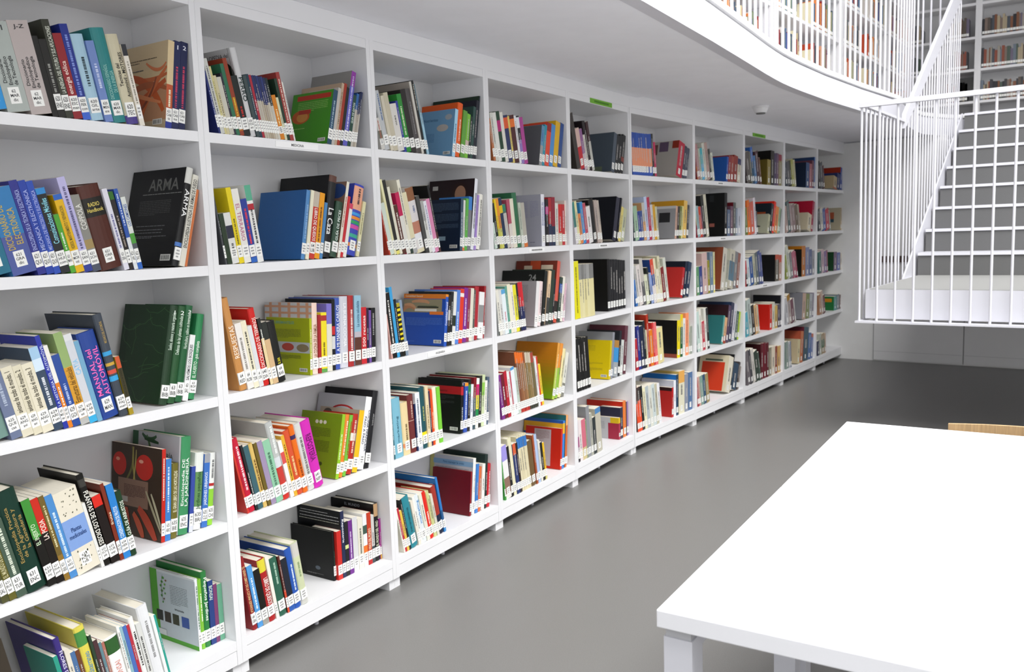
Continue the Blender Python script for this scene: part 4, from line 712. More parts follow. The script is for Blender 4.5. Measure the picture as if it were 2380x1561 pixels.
(23, 0.5128, 0.02, 0.0267, 0.235, 0.2575, 0.0548, '3c55a8', 1, 'tall blue cookery book with white name, third shelf, MEDICINA bookcase', {'T': ['A MI MANERA CARLOS', 'e6ebf8', 'u', 0.25, 0.9], 'lab': '641'}),
(23, 0.5405, 0.02, 0.042, 0.235, 0.2602, 0.0548, 'c9cad2', 1, 'tall light grey cookery book, third shelf, MEDICINA bookcase', {'T': ['LA BUENA COCINA', 'f4f4f8', 'd', 0.3, 0.9], 'lab': '641'}),
(23, 0.5834, 0.02, 0.029, 0.235, 0.2606, 0.0548, 'a82a2c', 1, 'tall red cookery book with white title, third shelf, MEDICINA bookcase', {'T': ['COCINA POR CARLOS', 'f0dcd4', 'u', 0.2, 0.8], 'lab': '641'}),
(23, 0.6133, 0.02, 0.036, 0.1806, 0.2581, 0.0548, '8fb8cc', 0, 'light blue cookery book with brown foot, third shelf, MEDICINA bookcase', {'sp': '0-.4-5a3428/.4-.48-b8b0b8', 'T': ['La cocina saludable', '3a6484', 'u', 0.55, 0.92], 'lab': '641'}),
(23, 0.6501, 0.02, 0.0279, 0.1483, 0.2119, 0.0548, 'c0242c', 0, 'bright red paperback, third shelf, MEDICINA bookcase', {'T': ['500 recetas', 'f4dcd8', 'u', 0.3, 0.85], 'lab': '641'}),
(23,0.6785,0.02,0.0128,0.1454,0.2077,0.0548,'2c1a38',0,None,{'lab': '641'}),
(23,0.6919,0.02,0.0129,0.1382,0.1975,0.0548,'6a4a94',0,None,{'lab': '641'}),
(23, 0.7055, 0.02, 0.022, 0.1435, 0.205, 0.0548, '17171a', 0, 'black slim book at the divider, third shelf, MEDICINA bookcase', {'T': ['Vinos', 'a8a8a4', 'u', 0.5, 0.9], 'lab': '641'}),
(24, 0.0674, 0.008, 0.0073, 0.2, 0.2218, -0.2049, 'c83a2e', 0, 'large red book face outward at the divider, fourth shelf, MEDICINA bookcase', {'art': 'T,.2,.04,.02,stock,f0d8d0/R,0,0,1,1,c0342a', 'lab': '641'}),
(24, 0.0754, 0.008, 0.0255, 0.1781, 0.2544, -0.2049, 'c01f38', 1, 'crimson hardback with white title, fourth shelf, MEDICINA bookcase', {'sp': '.35-.5-b01c34', 'T': ['COCINA TRADICIONAL', 'f4d8dc', 'd', 0.3, 0.9], 'lab': '641'}),
(24, 0.1023, 0.008, 0.009, 0.1607, 0.2295, -0.2049, '23282a', 0, 'black slim book with white title, fourth shelf, MEDICINA bookcase', {'T': ['COFFEE', 'd9dcd8', 'u', 0.1, 0.6], 'lab': '641'}),
(24, 0.112, 0.008, 0.0204, 0.1557, 0.2224, -0.2049, '3c6068', 0, 'dark teal book, fourth shelf, MEDICINA bookcase', {'lab': '641'}),
(24, 0.1336, 0.008, 0.0187, 0.1579, 0.2256, -0.2049, 'd4b466', 1, 'mustard book of spanish desserts, fourth shelf, MEDICINA bookcase', {'T': ['PESMERIA ASTORGA', '6a4a20', 'u', 0.15, 0.75], 'lab': '641'}),
(24, 0.1534, 0.008, 0.0131, 0.1567, 0.2238, -0.2049, '6a5a24', 0, 'olive brown book, fourth shelf, MEDICINA bookcase', {'lab': '641'}),
(24, 0.1675, 0.008, 0.0211, 0.1576, 0.2251, -0.2049, '9a8aa8', 0, 'lilac slim spine, fourth shelf, MEDICINA bookcase', {'lab': '641'}),
(24, 0.1898, 0.008, 0.0294, 0.1555, 0.2221, -0.2049, '8cc0a0', 0, 'mint green book, fourth shelf, MEDICINA bookcase', {'T': ['COCINA DE VERDURAS', '3f6a54', 'u', 0.2, 0.8], 'lab': '641'}),
(24, 0.2207, 0.008, 0.0299, 0.22, 0.2787, -0.2049, 'b9bcba', 1, 'tall glossy book with red pepper photo, fourth shelf, MEDICINA bookcase', {'sp': '0-.08-c8332a/.15-.42-c23c34/.42-.55-d0d4d8', 'T': ['ENSALADAS', 'e8ece8', 'd', 0.6, 0.95], 'lab': '641'}),
(24, 0.2521, 0.008, 0.016, 0.1452, 0.2075, -0.2049, 'efece8', 0, 'white book with red stripes, fourth shelf, MEDICINA bookcase', {'sp': '.0-.1-f0e8e0/.6-.8-d05050', 'lab': '641'}),
(24, 0.2691, 0.008, 0.0141, 0.1564, 0.2235, -0.2049, 'dcaa34', 0, 'yellow amber slim book, fourth shelf, MEDICINA bookcase', {'T': ['100 RECETAS FACILES', '6a4410', 'u', 0.25, 0.85], 'lab': '641'}),
(24, 0.2842, 0.008, 0.0269, 0.1644, 0.2349, -0.2049, 'cf5230', 1, 'coral red book with script title, fourth shelf, MEDICINA bookcase', {'T': ['Chocolate', 'e8c88c', 'u', 0.3, 0.6], 'lab': '641'}),
(24, 0.3124, 0.008, 0.023, 0.1737, 0.2481, -0.2049, 'e06c1c', 1, 'bright orange book with a dark round logo, fourth shelf, MEDICINA bookcase', {'sp': '.8-.86-3a2c5a', 'T': ['la cocina', '7a3408', 'u', 0.2, 0.5], 'lab': '641'}),
(24, 0.3367, 0.008, 0.0299, 0.22, 0.249, -0.2049, 'cfd0cc', 1, 'thick grey book with serif title, fourth shelf, MEDICINA bookcase', {'T': ['ADMINISTRACION DOMESTICA', '6a6a68', 'u', 0.1, 0.8], 'lab': '641'}),
(24, 0.3681, 0.008, 0.0438, 0.225, 0.2509, -0.2049, 'cc2cae', 1, 'wide magenta pastry hardback, fourth shelf, MEDICINA bookcase', {'T': ['REPOSTERIA', '6a1460', 'd', 0.4, 0.8], 'lab': '641 REP'}),
(24, 0.4771, 0.02, 0.016, 0.205, 0.235, 0.2408, '8fc02a', 0, 'large green cookery book facing out, three vegetables, fourth shelf, MEDICINA bookcase', {'art': 'R,0,0,1,1,7a9c14/E,.4,.845,.04,.03,dfe4c8/E,.5,.845,.04,.03,dfe4c8/E,.6,.845,.04,.03,dfe4c8/L,.18,.76,.6,.76,7,566e10/L,.18,.76,.36,.56,9,566e10/E,.6,.2,.04,.03,3f5210', 'T': ['Gazpacho', 'e8f0cc', 'u', 0.3, 0.7], 'lab': '641'}),
(24, 0.4944, 0.02, 0.0208, 0.1611, 0.2302, 0.2563, 'e0802c', 1, 'orange slim hardback, fourth shelf, MEDICINA bookcase', {'T': ['FRESCURA DE VERANO', 'f4e0c8', 'u', 0.35, 0.9], 'lab': '641'}),
(24, 0.5161, 0.02, 0.0172, 0.1571, 0.2244, 0.2647, '6cb83a', 1, 'bright green slim hardback, fourth shelf, MEDICINA bookcase', {'T': ['TAPAS PARA TODOS', 'a04a1c', 'u', 0.35, 0.9], 'lab': '641'}),
(24, 0.535, 0.02, 0.0275, 0.1559, 0.2228, 0.2647, 'b0281c', 1, 'dark red slim hardback, fourth shelf, MEDICINA bookcase', {'sp': '.55-.68-e0d8d0', 'T': ['RECETAS DULCES', 'e8c8b8', 'u', 0.35, 0.9], 'lab': '641'}),
(24, 0.5639, 0.02, 0.0264, 0.2, 0.2311, 0.2647, 'e6b81c', 0, 'yellow book with beige cover behind, fourth shelf, MEDICINA bookcase', {'art': 'R,0,0,1,1,a89a88/E,.2,.93,.1,.05,4a443c', 'lab': '641'}),
(24, 0.5926, 0.02, 0.0394, 0.245, 0.2734, 0.2647, 'f2f2f2', 1, 'large white french cookery book, fourth shelf, MEDICINA bookcase', {'art': 'R,0,0,1,1,b4b7bc/E,.55,.76,.25,.1,a8282c/E,.55,.745,.22,.09,b4b7bc', 'T': ['COCINA FRANCESA PASO A PASO', '5a5f70', 'd', 0.25, 0.82], 'lab': '641'}),
(24, 0.633, 0.02, 0.0274, 0.254, 0.2923, 0.2647, '18181c', 1, 'tall black hardback with small white text, fourth shelf, MEDICINA bookcase', {'T': ['La cocina al vapor', 'a8a8a8', 'u', 0.55, 0.7], 'lab': '641'}),
(25, 0.0596, 0.01, 0.0186, 0.2, 0.2567, -0.1458, '8f2226', 1, 'dark red spanish cookery hardback with gold title, bottom shelf, MEDICINA bookcase', {'T': ['EL GRAN LIBRO DE LA COCINA ESPANOLA', 'e0c48c', 'd', 0.12, 0.88], 'lab': '641 GRA'}),
(25, 0.0788, 0.01, 0.0208, 0.1549, 0.2213, -0.1458, '4f94d0', 0, 'light blue slim paperback, bottom shelf, MEDICINA bookcase', {'T': ['RECETAS DE PASTA', 'e6f2fa', 'u', 0.3, 0.8], 'lab': '641'}),
(25, 0.1003, 0.01, 0.0255, 0.1382, 0.1974, -0.1458, '17140f', 0, 'black book with yellow trim, bottom shelf, MEDICINA bookcase', {'sp': '0-.12-9a9890', 'lab': '641'}),
(25, 0.1264, 0.01, 0.0303, 0.1564, 0.2234, -0.1458, 'a82224', 1, 'dark red cheese book with yellow top, bottom shelf, MEDICINA bookcase', {'sp': '.8-1-d8cc3c', 'T': ['LIBRO DE QUESOS', 'f6ece6', 'd', 0.1, 0.7], 'lab': '641'}),
(25, 0.1574, 0.01, 0.0129, 0.1599, 0.2285, -0.1458, 'e6e3d8', 0, 'white thin spine, bottom shelf, MEDICINA bookcase', {'lab': '641'}),
(25, 0.1709, 0.01, 0.0356, 0.1471, 0.2101, -0.1458, '2f5f4c', 1, 'dark green hardback with vertical title, bottom shelf, MEDICINA bookcase', {'T': ['del Queso', 'a8c8b4', 'd', 0.55, 0.93], 'lab': '641'}),
(25,0.2073,0.01,0.0087,0.1479,0.2113,-0.1458,'5a2a24',0,None,{'sp': '.0-.4-c8482c','lab': '641'}),
(25, 0.2165, 0.01, 0.025, 0.1362, 0.1946, -0.1458, '1f2430', 0, 'black book with blue base, bottom shelf, MEDICINA bookcase', {'sp': '0-.1-2f5aa8', 'lab': '641'}),
(25, 0.2422, 0.01, 0.0301, 0.235, 0.2197, -0.1458, '2a56ac', 1, 'bright blue cookery book, bottom shelf, MEDICINA bookcase', {'T': ['COCINA CASERA', 'd8e6f8', 'u', 0.3, 0.75], 'lab': '641'}),
(25, 0.273, 0.01, 0.033, 0.22, 0.2309, -0.1458, 'c8cfa8', 1, 'pale green and white patterned book, bottom shelf, MEDICINA bookcase', {'sp': '.78-1-c9c6be/.0-.15-c4c4bc', 'T': ['CONSERVAS', '8aa070', 'd', 0.45, 0.7], 'lab': '641'}),
(25, 0.4817, 0.06, 0.0125, 0.214, 0.1877, 0.0061, '151617', 1, 'large plain black book facing out, bottom shelf, MEDICINA bookcase', {'art': 'R,0,0,1,1,0e0f10/E,.62,.2,.06,.04,5a6470/L,.35,.75,.06,.08,2,8a8a8a', 'T': ['Hosteleria', '3a5a4a', 'u', 0.3, 0.6], 'lab': '64'}),
(25, 0.4945, 0.05, 0.0229, 0.1298, 0.1855, 0.0061, 'c42a24', 0, 'red slim book before the white-lettered navy one, bottom shelf, MEDICINA bookcase', {'lab': '64'}),
(25, 0.5186, 0.05, 0.0179, 0.224, 0.2547, 0.0061, '232a4a', 0, 'navy spined pastry book, black cover with white text lines, bottom shelf, MEDICINA bookcase', {'art': 'R,0,0,1,1,131418/L,.08,.72,.93,.95,1,c8c8c8/L,.06,.95,.89,.91,1,d8d8d8/L,.06,.97,.84,.86,1,d8d8d8/L,.04,.97,.8,.82,1,c8c8b8', 'T': ['Reposteria', 'f0f0f2', 'd', 0.5, 0.9], 'lab': '64'}),
(25, 0.5377, 0.05, 0.0181, 0.1464, 0.2092, 0.0061, '201f22', 0, 'black slim book with small yellow square, bottom shelf, MEDICINA bookcase', {'sp': '.5-.57-d0d890', 'lab': '64'}),
(25, 0.5572, 0.05, 0.021, 0.1451, 0.2073, 0.0061, '6a2c84', 0, 'purple slim book, bottom shelf, MEDICINA bookcase', {'T': ['EL VINO', 'd8c4e4', 'u', 0.2, 0.8], 'lab': '64'}),
(25, 0.5797, 0.05, 0.0267, 0.1486, 0.2123, 0.0061, 'cfcfd0', 0, 'white lilac slim book, bottom shelf, MEDICINA bookcase', {'lab': '64'}),
(25, 0.608, 0.05, 0.0271, 0.1401, 0.2001, 0.0061, 'dcd8c8', 0, 'cream slim book with text, bottom shelf, MEDICINA bookcase', {'T': ['MANUAL', '6a6a60', 'u', 0.2, 0.8], 'lab': '64'}),
(25, 0.6365, 0.05, 0.0219, 0.2, 0.2093, 0.0061, 'e2e2e2', 0, 'white book with orange band and grey cover, bottom shelf, MEDICINA bookcase', {'sp': '.25-.4-e0722c/.62-.78-3c5448', 'lab': '64'}),
(25, 0.6598, 0.05, 0.0222, 0.1446, 0.2066, 0.0061, 'b8381c', 0, 'rust orange book, bottom shelf, MEDICINA bookcase', {'sp': '0-.1-b02020', 'T': ['VINOS DEL MUNDO', 'f0d8b8', 'u', 0.2, 0.7], 'lab': '64'}),
(25,0.6831,0.05,0.0167,0.1333,0.1904,0.0061,'c8c4c0',0,None,{'sp': '0-.35-3a4448','lab': '64'}),
(25, 0.7006, 0.05, 0.0285, 0.224, 0.2294, 0.0061, '141414', 1, 'tall black book with chef photos, bottom shelf, MEDICINA bookcase', {'sp': '.78-1-b8946c', 'art': 'R,0,0,1,1,121214/T,.5,.93,.016,EL MUNDO,8a8f98', 'T': ['EL MUNDO DEL VINO', 'd8dcc0', 'u', 0.25, 0.7], 'lab': '64'}),
(25,0.7294,0.05,0.0083,0.125,0.1641,0.0061,'a0308a',0,None,{'sp': '0-.2-c89a3c','lab': '64'}),
(31,0.0496,0.008,0.0213,0.125,0.1174,-0.2345,'c8c6c0',0,None,{'sp': '.35-.6-6a6a5c','T': ['LOS NINOS','b05a48','u',0.2,0.3],'lab': '61'}),
(31, 0.0718, 0.008, 0.0312, 0.1538, 0.2198, -0.2274, 'b9bcbe', 1, 'tall wide grey hardback, top shelf, INGENIERIA bookcase', {'T': ['EL LIBRO DE LA SALUD', '4a6a9a', 'u', 0.5, 0.95], 'lab': '61'}),
(31, 0.1043, 0.008, 0.0167, 0.1435, 0.2051, -0.2274, 'cdc6b2', 0, 'cream slim spine, top shelf, INGENIERIA bookcase', {'lab': '61'}),
(31, 0.1219, 0.008, 0.0255, 0.1528, 0.2182, -0.2274, 'c2baa4', 0, 'beige slim spine with small text, top shelf, INGENIERIA bookcase', {'lab': '61'}),
(31, 0.1485, 0.008, 0.0369, 0.1256, 0.1794, -0.2274, 'd5d2cc', 0, 'pale grey book with black lines, top shelf, INGENIERIA bookcase', {'T': ['SALUD', '5a5a58', 'u', 0.55, 0.75], 'lab': '61'}),
(31,0.1869,0.008,0.0129,0.1367,0.1953,-0.2274,'2f3f96',0,None,{'lab': '61'}),
(31, 0.2006, 0.008, 0.0266, 0.1557, 0.2224, -0.2274, '2c8a36', 0, 'bright green book with white text, top shelf, INGENIERIA bookcase', {'T': ['HOMEOPATIA', 'd8e8c0', 'u', 0.3, 0.8], 'lab': '61'}),
(31, 0.2283, 0.008, 0.0315, 0.18, 0.2428, -0.2274, '2a2624', 0, 'dark brown-black wide book, top shelf, INGENIERIA bookcase', {'lab': '61'}),
(31, 0.2612, 0.008, 0.0321, 0.2, 0.2491, -0.2274, '4e4a4a', 1, 'charcoal grey wide book, top shelf, INGENIERIA bookcase', {'T': ['MEDICINA', '8a8888', 'u', 0.3, 0.8], 'lab': '61'}),
(31, 0.2945, 0.008, 0.0137, 0.22, 0.2815, -0.2274, 'c9c5bc', 0, 'thin pale spine beside black one, top shelf, INGENIERIA bookcase', {'art': 'R,0,0,1,1,a8a098', 'lab': '61'}),
(31, 0.309, 0.008, 0.0185, 0.2013, 0.2876, -0.2274, '17191a', 1, 'tall black book, top shelf, INGENIERIA bookcase', {'T': ['CUERPO', 'b8b4a8', 'd', 0.6, 0.95], 'lab': '61'}),
(31,0.3285,0.008,0.013,0.1933,0.2761,-0.2274,'9ac0d2',0,None,{'sp': '.6-1-9a9c9c','lab': '61'}),
(31, 0.505, 0.014, 0.0213, 0.205, 0.2049, 0.1942, 'a5cfe6', 0, 'pale blue book facing out with round pictures, top shelf, INGENIERIA bookcase', {'art': 'R,0,0,1,1,6a96b8/T,.38,.8,.018,Nutrientes,3c6484/E,.84,.84,.09,.06,a0a4a8/E,.7,.62,.15,.075,b0a8a0/L,.12,.5,.3,.52,9,4a749a/B', 'T': ['Nutricion', '3a6484', 'u', 0.3, 0.7], 'lab': '61'}),
(31, 0.5282, 0.014, 0.0362, 0.2, 0.232, 0.1942, 'dc5a1c', 1, 'orange book, top shelf, INGENIERIA bookcase', {'T': ['COMER BIEN', 'f4dcc8', 'u', 0.3, 0.7], 'lab': '61'}),
(31, 0.5657, 0.014, 0.0288, 0.1429, 0.2042, 0.1942, '5f9a3c', 0, 'leaf green slim book, top shelf, INGENIERIA bookcase', {'lab': '61'}),
(31,0.5957,0.014,0.0238,0.135,0.1928,0.1942,'78b83a',0,None,{'sp': '.2-.4-c8b0a8','lab': '61'}),
(31,0.6203,0.014,0.0159,0.1302,0.1859,0.1942,'22302c',0,None,{'lab': '61'}),
(31,0.6373,0.014,0.0188,0.2,0.2297,0.1942,'2c4a44',0,None,{'lab': '61'}),
(31,0.657,0.014,0.0162,0.24,0.2603,0.1942,'20202c',0,None,{'lab': '61'}),
(31, 0.6738, 0.014, 0.0107, 0.255, 0.2817, 0.1942, '1c2430', 1, 'tall very dark green book with wide cover, top shelf, INGENIERIA bookcase', {'art': 'R,0,0,1,1,203426', 'lab': '61'}),
(32,0.0637,0.008,0.0073,0.125,0.1777,-0.2348,'b8402c',0,None,{'lab': '61'}),
(32, 0.0717, 0.008, 0.0223, 0.1405, 0.2007, -0.2348, 'cdd8cc', 0, 'white book with green dots, second shelf, INGENIERIA bookcase', {'lab': '61'}),
(32, 0.0952, 0.008, 0.013, 0.2049, 0.2926, -0.2348, 'e0dcae', 0, 'tall pale yellow slim book, second shelf, INGENIERIA bookcase', {'lab': '61'}),
(32, 0.1091, 0.008, 0.0189, 0.2023, 0.289, -0.2348, '2a2824', 0, 'tall dark slim book, second shelf, INGENIERIA bookcase', {'sp': '0-.05-e0d870', 'lab': '61'}),
(32, 0.1291, 0.008, 0.0152, 0.185, 0.2643, -0.2348, 'dfdcc8', 0, 'ivory slim book, second shelf, INGENIERIA bookcase', {'lab': '61'}),
(32, 0.1452, 0.008, 0.0232, 0.1348, 0.1926, -0.2348, '542c22', 0, 'brown book with white lettering, second shelf, INGENIERIA bookcase', {'T': ['COMER SANO', 'f0e8e0', 'u', 0.2, 0.85], 'lab': '61'}),
(32, 0.1697, 0.008, 0.0235, 0.1703, 0.2433, -0.2348, 'c01f54', 0, 'hot pink book with white foot, second shelf, INGENIERIA bookcase', {'sp': '0-.62-dcdad2', 'lab': '61'}),
(32, 0.1945, 0.008, 0.0177, 0.2056, 0.2938, -0.2348, 'e3dfcc', 0, 'tall ivory book, second shelf, INGENIERIA bookcase', {'sp': '0-.08-2a3a34', 'T': ['ANATOMIA', '6a6a60', 'd', 0.4, 0.9], 'lab': '61'}),
(32, 0.2132, 0.008, 0.0261, 0.1707, 0.2438, -0.2348, 'dcd4b0', 0, 'cream book, grey foot, second shelf, INGENIERIA bookcase', {'sp': '0-.25-aaaaac', 'lab': '61'}),
(32, 0.2407, 0.008, 0.0515, 0.1835, 0.2621, -0.2348, 'd9d4d4', 1, 'wide white book with a woman face photo and brown top, second shelf, INGENIERIA bookcase', {'sp': '.8-1-8a5a38/.30-.48-b87a64/.2-.3-e0e0e4/.0-.06-d8d0b0', 'T': ['Pisos', '5a6a94', 'h', 0.62, 0.72], 'lab': '61'}),
(32, 0.2945, 0.008, 0.0207, 0.1631, 0.233, -0.2348, '4a4a48', 0, 'dark grey slim book, second shelf, INGENIERIA bookcase', {'sp': '0-.1-3a3a38', 'lab': '61'}),
(32,0.3164,0.008,0.0188,0.1493,0.2132,-0.2348,'a9a9a6',0,None,{'sp': '0-.62-d8d8d2','lab': '61'}),
(32,0.3364,0.008,0.019,0.149,0.2129,-0.2348,'e2e2e8',0,None,{'T': ['DIETAS','6a6a9c','u',0.4,0.8],'lab': '61'}),
(32, 0.3565, 0.008, 0.0236, 0.155, 0.2214, -0.2348, 'd88ab0', 0, 'pink slim book, second shelf, INGENIERIA bookcase', {'lab': '61'}),
(32,0.3813,0.008,0.0128,0.21,0.2791,-0.2348,'151515',0,None,{'sp': '.0-.3-50302c','lab': '61'}),
(32, 0.5337, 0.014, 0.0191, 0.23, 0.2237, 0.113, '3a5064', 0, 'dark navy book facing out with white text, second shelf, INGENIERIA bookcase', {'art': 'R,0,0,1,1,16243a/L,.08,.95,.76,.93,7,46586e/L,.08,.95,.55,.72,7,46586e/L,.08,.95,.42,.52,5,46586e/R,.24,.2,.66,.28,8fa8b8/B', 'T': ['Los grupos', 'c8d0d8', 'u', 0.25, 0.75], 'lab': '61'}),
(32,0.5533,0.014,0.0143,0.1526,0.2181,0.1149,'d9dcd6',0,None,{'sp': '0-.06-d07040','lab': '61'}),
(32,0.5682,0.014,0.0193,0.1578,0.2254,0.138,'5fae4a',0,None,{'lab': '61'}),
(32, 0.5883, 0.014, 0.0245, 0.1637, 0.2339, 0.1406, '3f80c8', 0, 'blue topped slim book, second shelf, INGENIERIA bookcase', {'sp': '0-.75-7a7a80', 'lab': '61'}),
(32, 0.6139, 0.014, 0.0296, 0.25, 0.3143, 0.1812, 'e2e4ea', 1, 'tall white spine of the portrait book, second shelf, INGENIERIA bookcase', {'art': 'R,0,0,1,1,241418/E,.68,.8,.17,.15,2a1614/E,.7,.79,.12,.12,a07860/C,.56,.73,.62,.71,.68,.735,.006,1c1412/C,.68,.735,.76,.71,.84,.74,.006,1c1412/E,.62,.725,.03,.012,c8a890/E,.76,.73,.03,.012,c8a890/R,.08,.86,.2,.92,b8b4b0', 'T': ['Psicologia', '7a7a84', 'u', 0.3, 0.8], 'lab': '61'}),
(32,0.6438,0.014,0.0122,0.1712,0.2445,0.1826,'a88cd0',0,None,{'lab': '61'}),
(32, 0.6574, 0.014, 0.0328, 0.1724, 0.2463, 0.183, 'e8e6dc', 1, 'white hardback with black title at the end, second shelf, INGENIERIA bookcase', {'T': ['GUIA MEDICA', '3a3a3a', 'u', 0.2, 0.9], 'lab': '61'}),
(33,0.0444,0.006,0.0075,0.125,0.1755,-0.1265,'d8a8a0',0,None,{'lab': '62'}),
(33, 0.0524, 0.006, 0.0259, 0.1796, 0.2565, -0.1178, '171311', 0, 'dark brown-black tall book, third shelf, INGENIERIA bookcase', {'T': ['MAQUINAS', 'e0e0dc', 'u', 0.2, 0.9], 'lab': '62'}),
(33, 0.0791, 0.006, 0.0167, 0.1951, 0.2788, -0.1178, '3a9ad0', 0, 'tall cyan blue slim book, third shelf, INGENIERIA bookcase', {'lab': '62'}),
(33,0.0965,0.006,0.0149,0.1609,0.2299,-0.1178,'15171a',0,None,{'lab': '62'}),
(33, 0.1121, 0.006, 0.019, 0.1488, 0.2126, -0.1178, '17150c', 0, 'slim book with yellow and black hazard stripes, third shelf, INGENIERIA bookcase', {'sp': '.22-.26-e0cc1c/.31-.35-e0cc1c/.4-.44-e0cc1c/.49-.53-e0cc1c/.58-.62-e0cc1c/.67-.71-e0cc1c/.76-.8-e0cc1c/.85-.9-e0cc1c/.93-1-a89a20', 'T': ['SEGURIDAD', '2a2810', 'u', 0.01, 0.02], 'lab': '62'}),
(33, 0.1317, 0.006, 0.0191, 0.1564, 0.2234, -0.1178, '8294a8', 1, 'grey blue hardback, third shelf, INGENIERIA bookcase', {'lab': '62'}),
(33, 0.4005, 0.022, 0.0196, 0.228, 0.2211, 0.1469, '2a56b4', 0, 'blue and orange business book facing out, third shelf, INGENIERIA bookcase', {'sp': '.95-1-e08a2c', 'art': 'R,0,0,1,1,1f4aa4/R,0,.91,1,1,d87a24/T,.25,.955,.011,Contabilidad General,f0d8b8/R,0,.64,.92,.9,8c8468/C,0,.66,.1,.85,.28,.7,.05,b8805a/C,.02,.78,.2,.82,.3,.72,.03,c8946c/C,.2,.84,.5,.9,.62,.82,.035,c08c64/R,.28,.66,.8,.71,d8d4c8/R,.34,.73,.84,.755,1c2018/R,.36,.76,.8,.77,4a5c3c/R,.64,.6,.96,.66,dc7426/L,.08,.94,.38,.54,7,4a70c0/L,.05,.3,.05,.08,2,4a70c0/B', 'T': ['Contabilidad General', 'e6ecf8', 'u', 0.4, 0.85], 'lab': '65'}),
(33,0.4205,0.02,0.0152,0.1526,0.2179,0.148,'26201e',0,None,{'sp': '.5-.7-c0c0c0','lab': '65'}),
(33,0.4364,0.02,0.0176,0.235,0.2296,0.148,'1c1f22',0,None,{'T': ['EMPRESA','c8ccc8','u',0.3,0.7],'lab': '65'}),
(33, 0.4549, 0.02, 0.0223, 0.16, 0.2286, 0.148, 'dcdcd8', 0, 'white slim book, third shelf, INGENIERIA bookcase', {'sp': '.35-.55-243024', 'lab': '65'}),
(33, 0.478, 0.02, 0.0249, 0.235, 0.234, 0.148, '5580cc', 0, 'blue slim book with white script, third shelf, INGENIERIA bookcase', {'T': ['Fiscalidad', 'd8e4f8', 'u', 0.2, 0.6], 'lab': '65'}),
(33, 0.5037, 0.02, 0.0275, 0.1656, 0.2365, 0.148, 'd83a24', 0, 'bright red-orange slim book, third shelf, INGENIERIA bookcase', {'sp': '.85-.92-f0e0d8', 'lab': '65'}),
(33, 0.532, 0.02, 0.0279, 0.1675, 0.2393, 0.148, '7a2a8c', 0, 'purple book, third shelf, INGENIERIA bookcase', {'T': ['Recursos Humanos', 'e4d0ec', 'u', 0.3, 0.8], 'lab': '65'}),
(33,0.5606,0.02,0.021,0.1645,0.235,0.148,'8a3450',0,None,{'lab': '65'}),
(33, 0.5824, 0.02, 0.0237, 0.1637, 0.2338, 0.148, 'dcd8c8', 0, 'cream slim book, third shelf, INGENIERIA bookcase', {'lab': '65'}),
(33,0.6066,0.02,0.0142,0.1577,0.2253,0.148,'5a5c56',0,None,{'sp': '0-.1-c0c0c0','lab': '65'}),
(33, 0.6218, 0.02, 0.029, 0.24, 0.2373, 0.148, 'a8202c', 1, 'dark red book with white marks, third shelf, INGENIERIA bookcase', {'lab': '65'}),
(33, 0.6519, 0.02, 0.0394, 0.1472, 0.2104, 0.148, 'e8e8e8', 0, 'wide white book with grey bar, third shelf, INGENIERIA bookcase', {'sp': '.35-.72-8c8c8c', 'lab': '65'}),
(33,0.6916,0.02,0.0122,0.24,0.2373,0.148,'9c1c24',1,None,{'lab': '65'}),
(34,0.0327,0.008,0.0075,0.1652,0.236,-0.044,'3a6c78',0,None,{'T': ['marketing','c8dce0','d',0.1,0.6],'lab': '65'}),
(34, 0.0407, 0.008, 0.0556, 0.1674, 0.2392, -0.044, '7ab4c8', 1, 'light aqua book, fourth shelf, INGENIERIA bookcase', {'T': ['marketing', '3a6c80', 'u', 0.2, 0.7], 'lab': '65'}),
(34, 0.0973, 0.008, 0.0432, 0.1493, 0.2133, -0.044, 'e2cc9c', 1, 'wide sand book with small emblem, fourth shelf, INGENIERIA bookcase', {'sp': '.14-.22-e08a5c', 'T': ['Logistica', '6a5a38', 'u', 0.2, 0.6], 'lab': '65'}),
(34, 0.1413, 0.008, 0.036, 0.22, 0.2372, -0.044, '6c2c2c', 1, 'thick maroon hardback with white lines, fourth shelf, INGENIERIA bookcase', {'sp': '.55-.56-c8a898', 'T': ['TRATADO DE COMERCIO', 'd8b8a8', 'u', 0.6, 0.9], 'lab': '65'}),
(34,0.178,0.008,0.0078,0.1376,0.1966,-0.044,'22305a',0,None,{'lab': '65'}),
(34, 0.1863, 0.008, 0.0284, 0.167, 0.2386, -0.044, 'e4e6ea', 0, 'white book with grey text, fourth shelf, INGENIERIA bookcase', {'sp': '.0-.05-c0c4cc', 'T': ['Comercio', '5a6a7a', 'u', 0.3, 0.9], 'lab': '65'}),
(34, 0.2154, 0.008, 0.0352, 0.22, 0.2557, -0.044, '1f5058', 1, 'dark teal book with a yellow block, fourth shelf, INGENIERIA bookcase', {'sp': '.13-.27-e8d81c', 'T': ['INDUSTRIAS', 'b8b86a', 'u', 0.45, 0.7], 'lab': '65'}),
(34, 0.2513, 0.008, 0.0209, 0.1786, 0.2551, -0.044, 'e0cfa8', 0, 'cream slim book, fourth shelf, INGENIERIA bookcase', {'T': ['Reglas', '8a7a50', 'u', 0.3, 0.7], 'lab': '65'}),
(34,0.2728,0.008,0.0103,0.1628,0.2326,-0.044,'3c2a44',0,None,{'lab': '65'}),
(34, 0.2836, 0.008, 0.0191, 0.2, 0.2347, -0.044, 'dc4c14', 1, 'bright orange book, fourth shelf, INGENIERIA bookcase', {'T': ['La publicidad', 'f0c0a0', 'u', 0.3, 0.6], 'lab': '65'}),
(34, 0.3032, 0.008, 0.0259, 0.2, 0.2431, -0.044, 'e8e4cc', 1, 'cream hardback, fourth shelf, INGENIERIA bookcase', {'lab': '65'}),
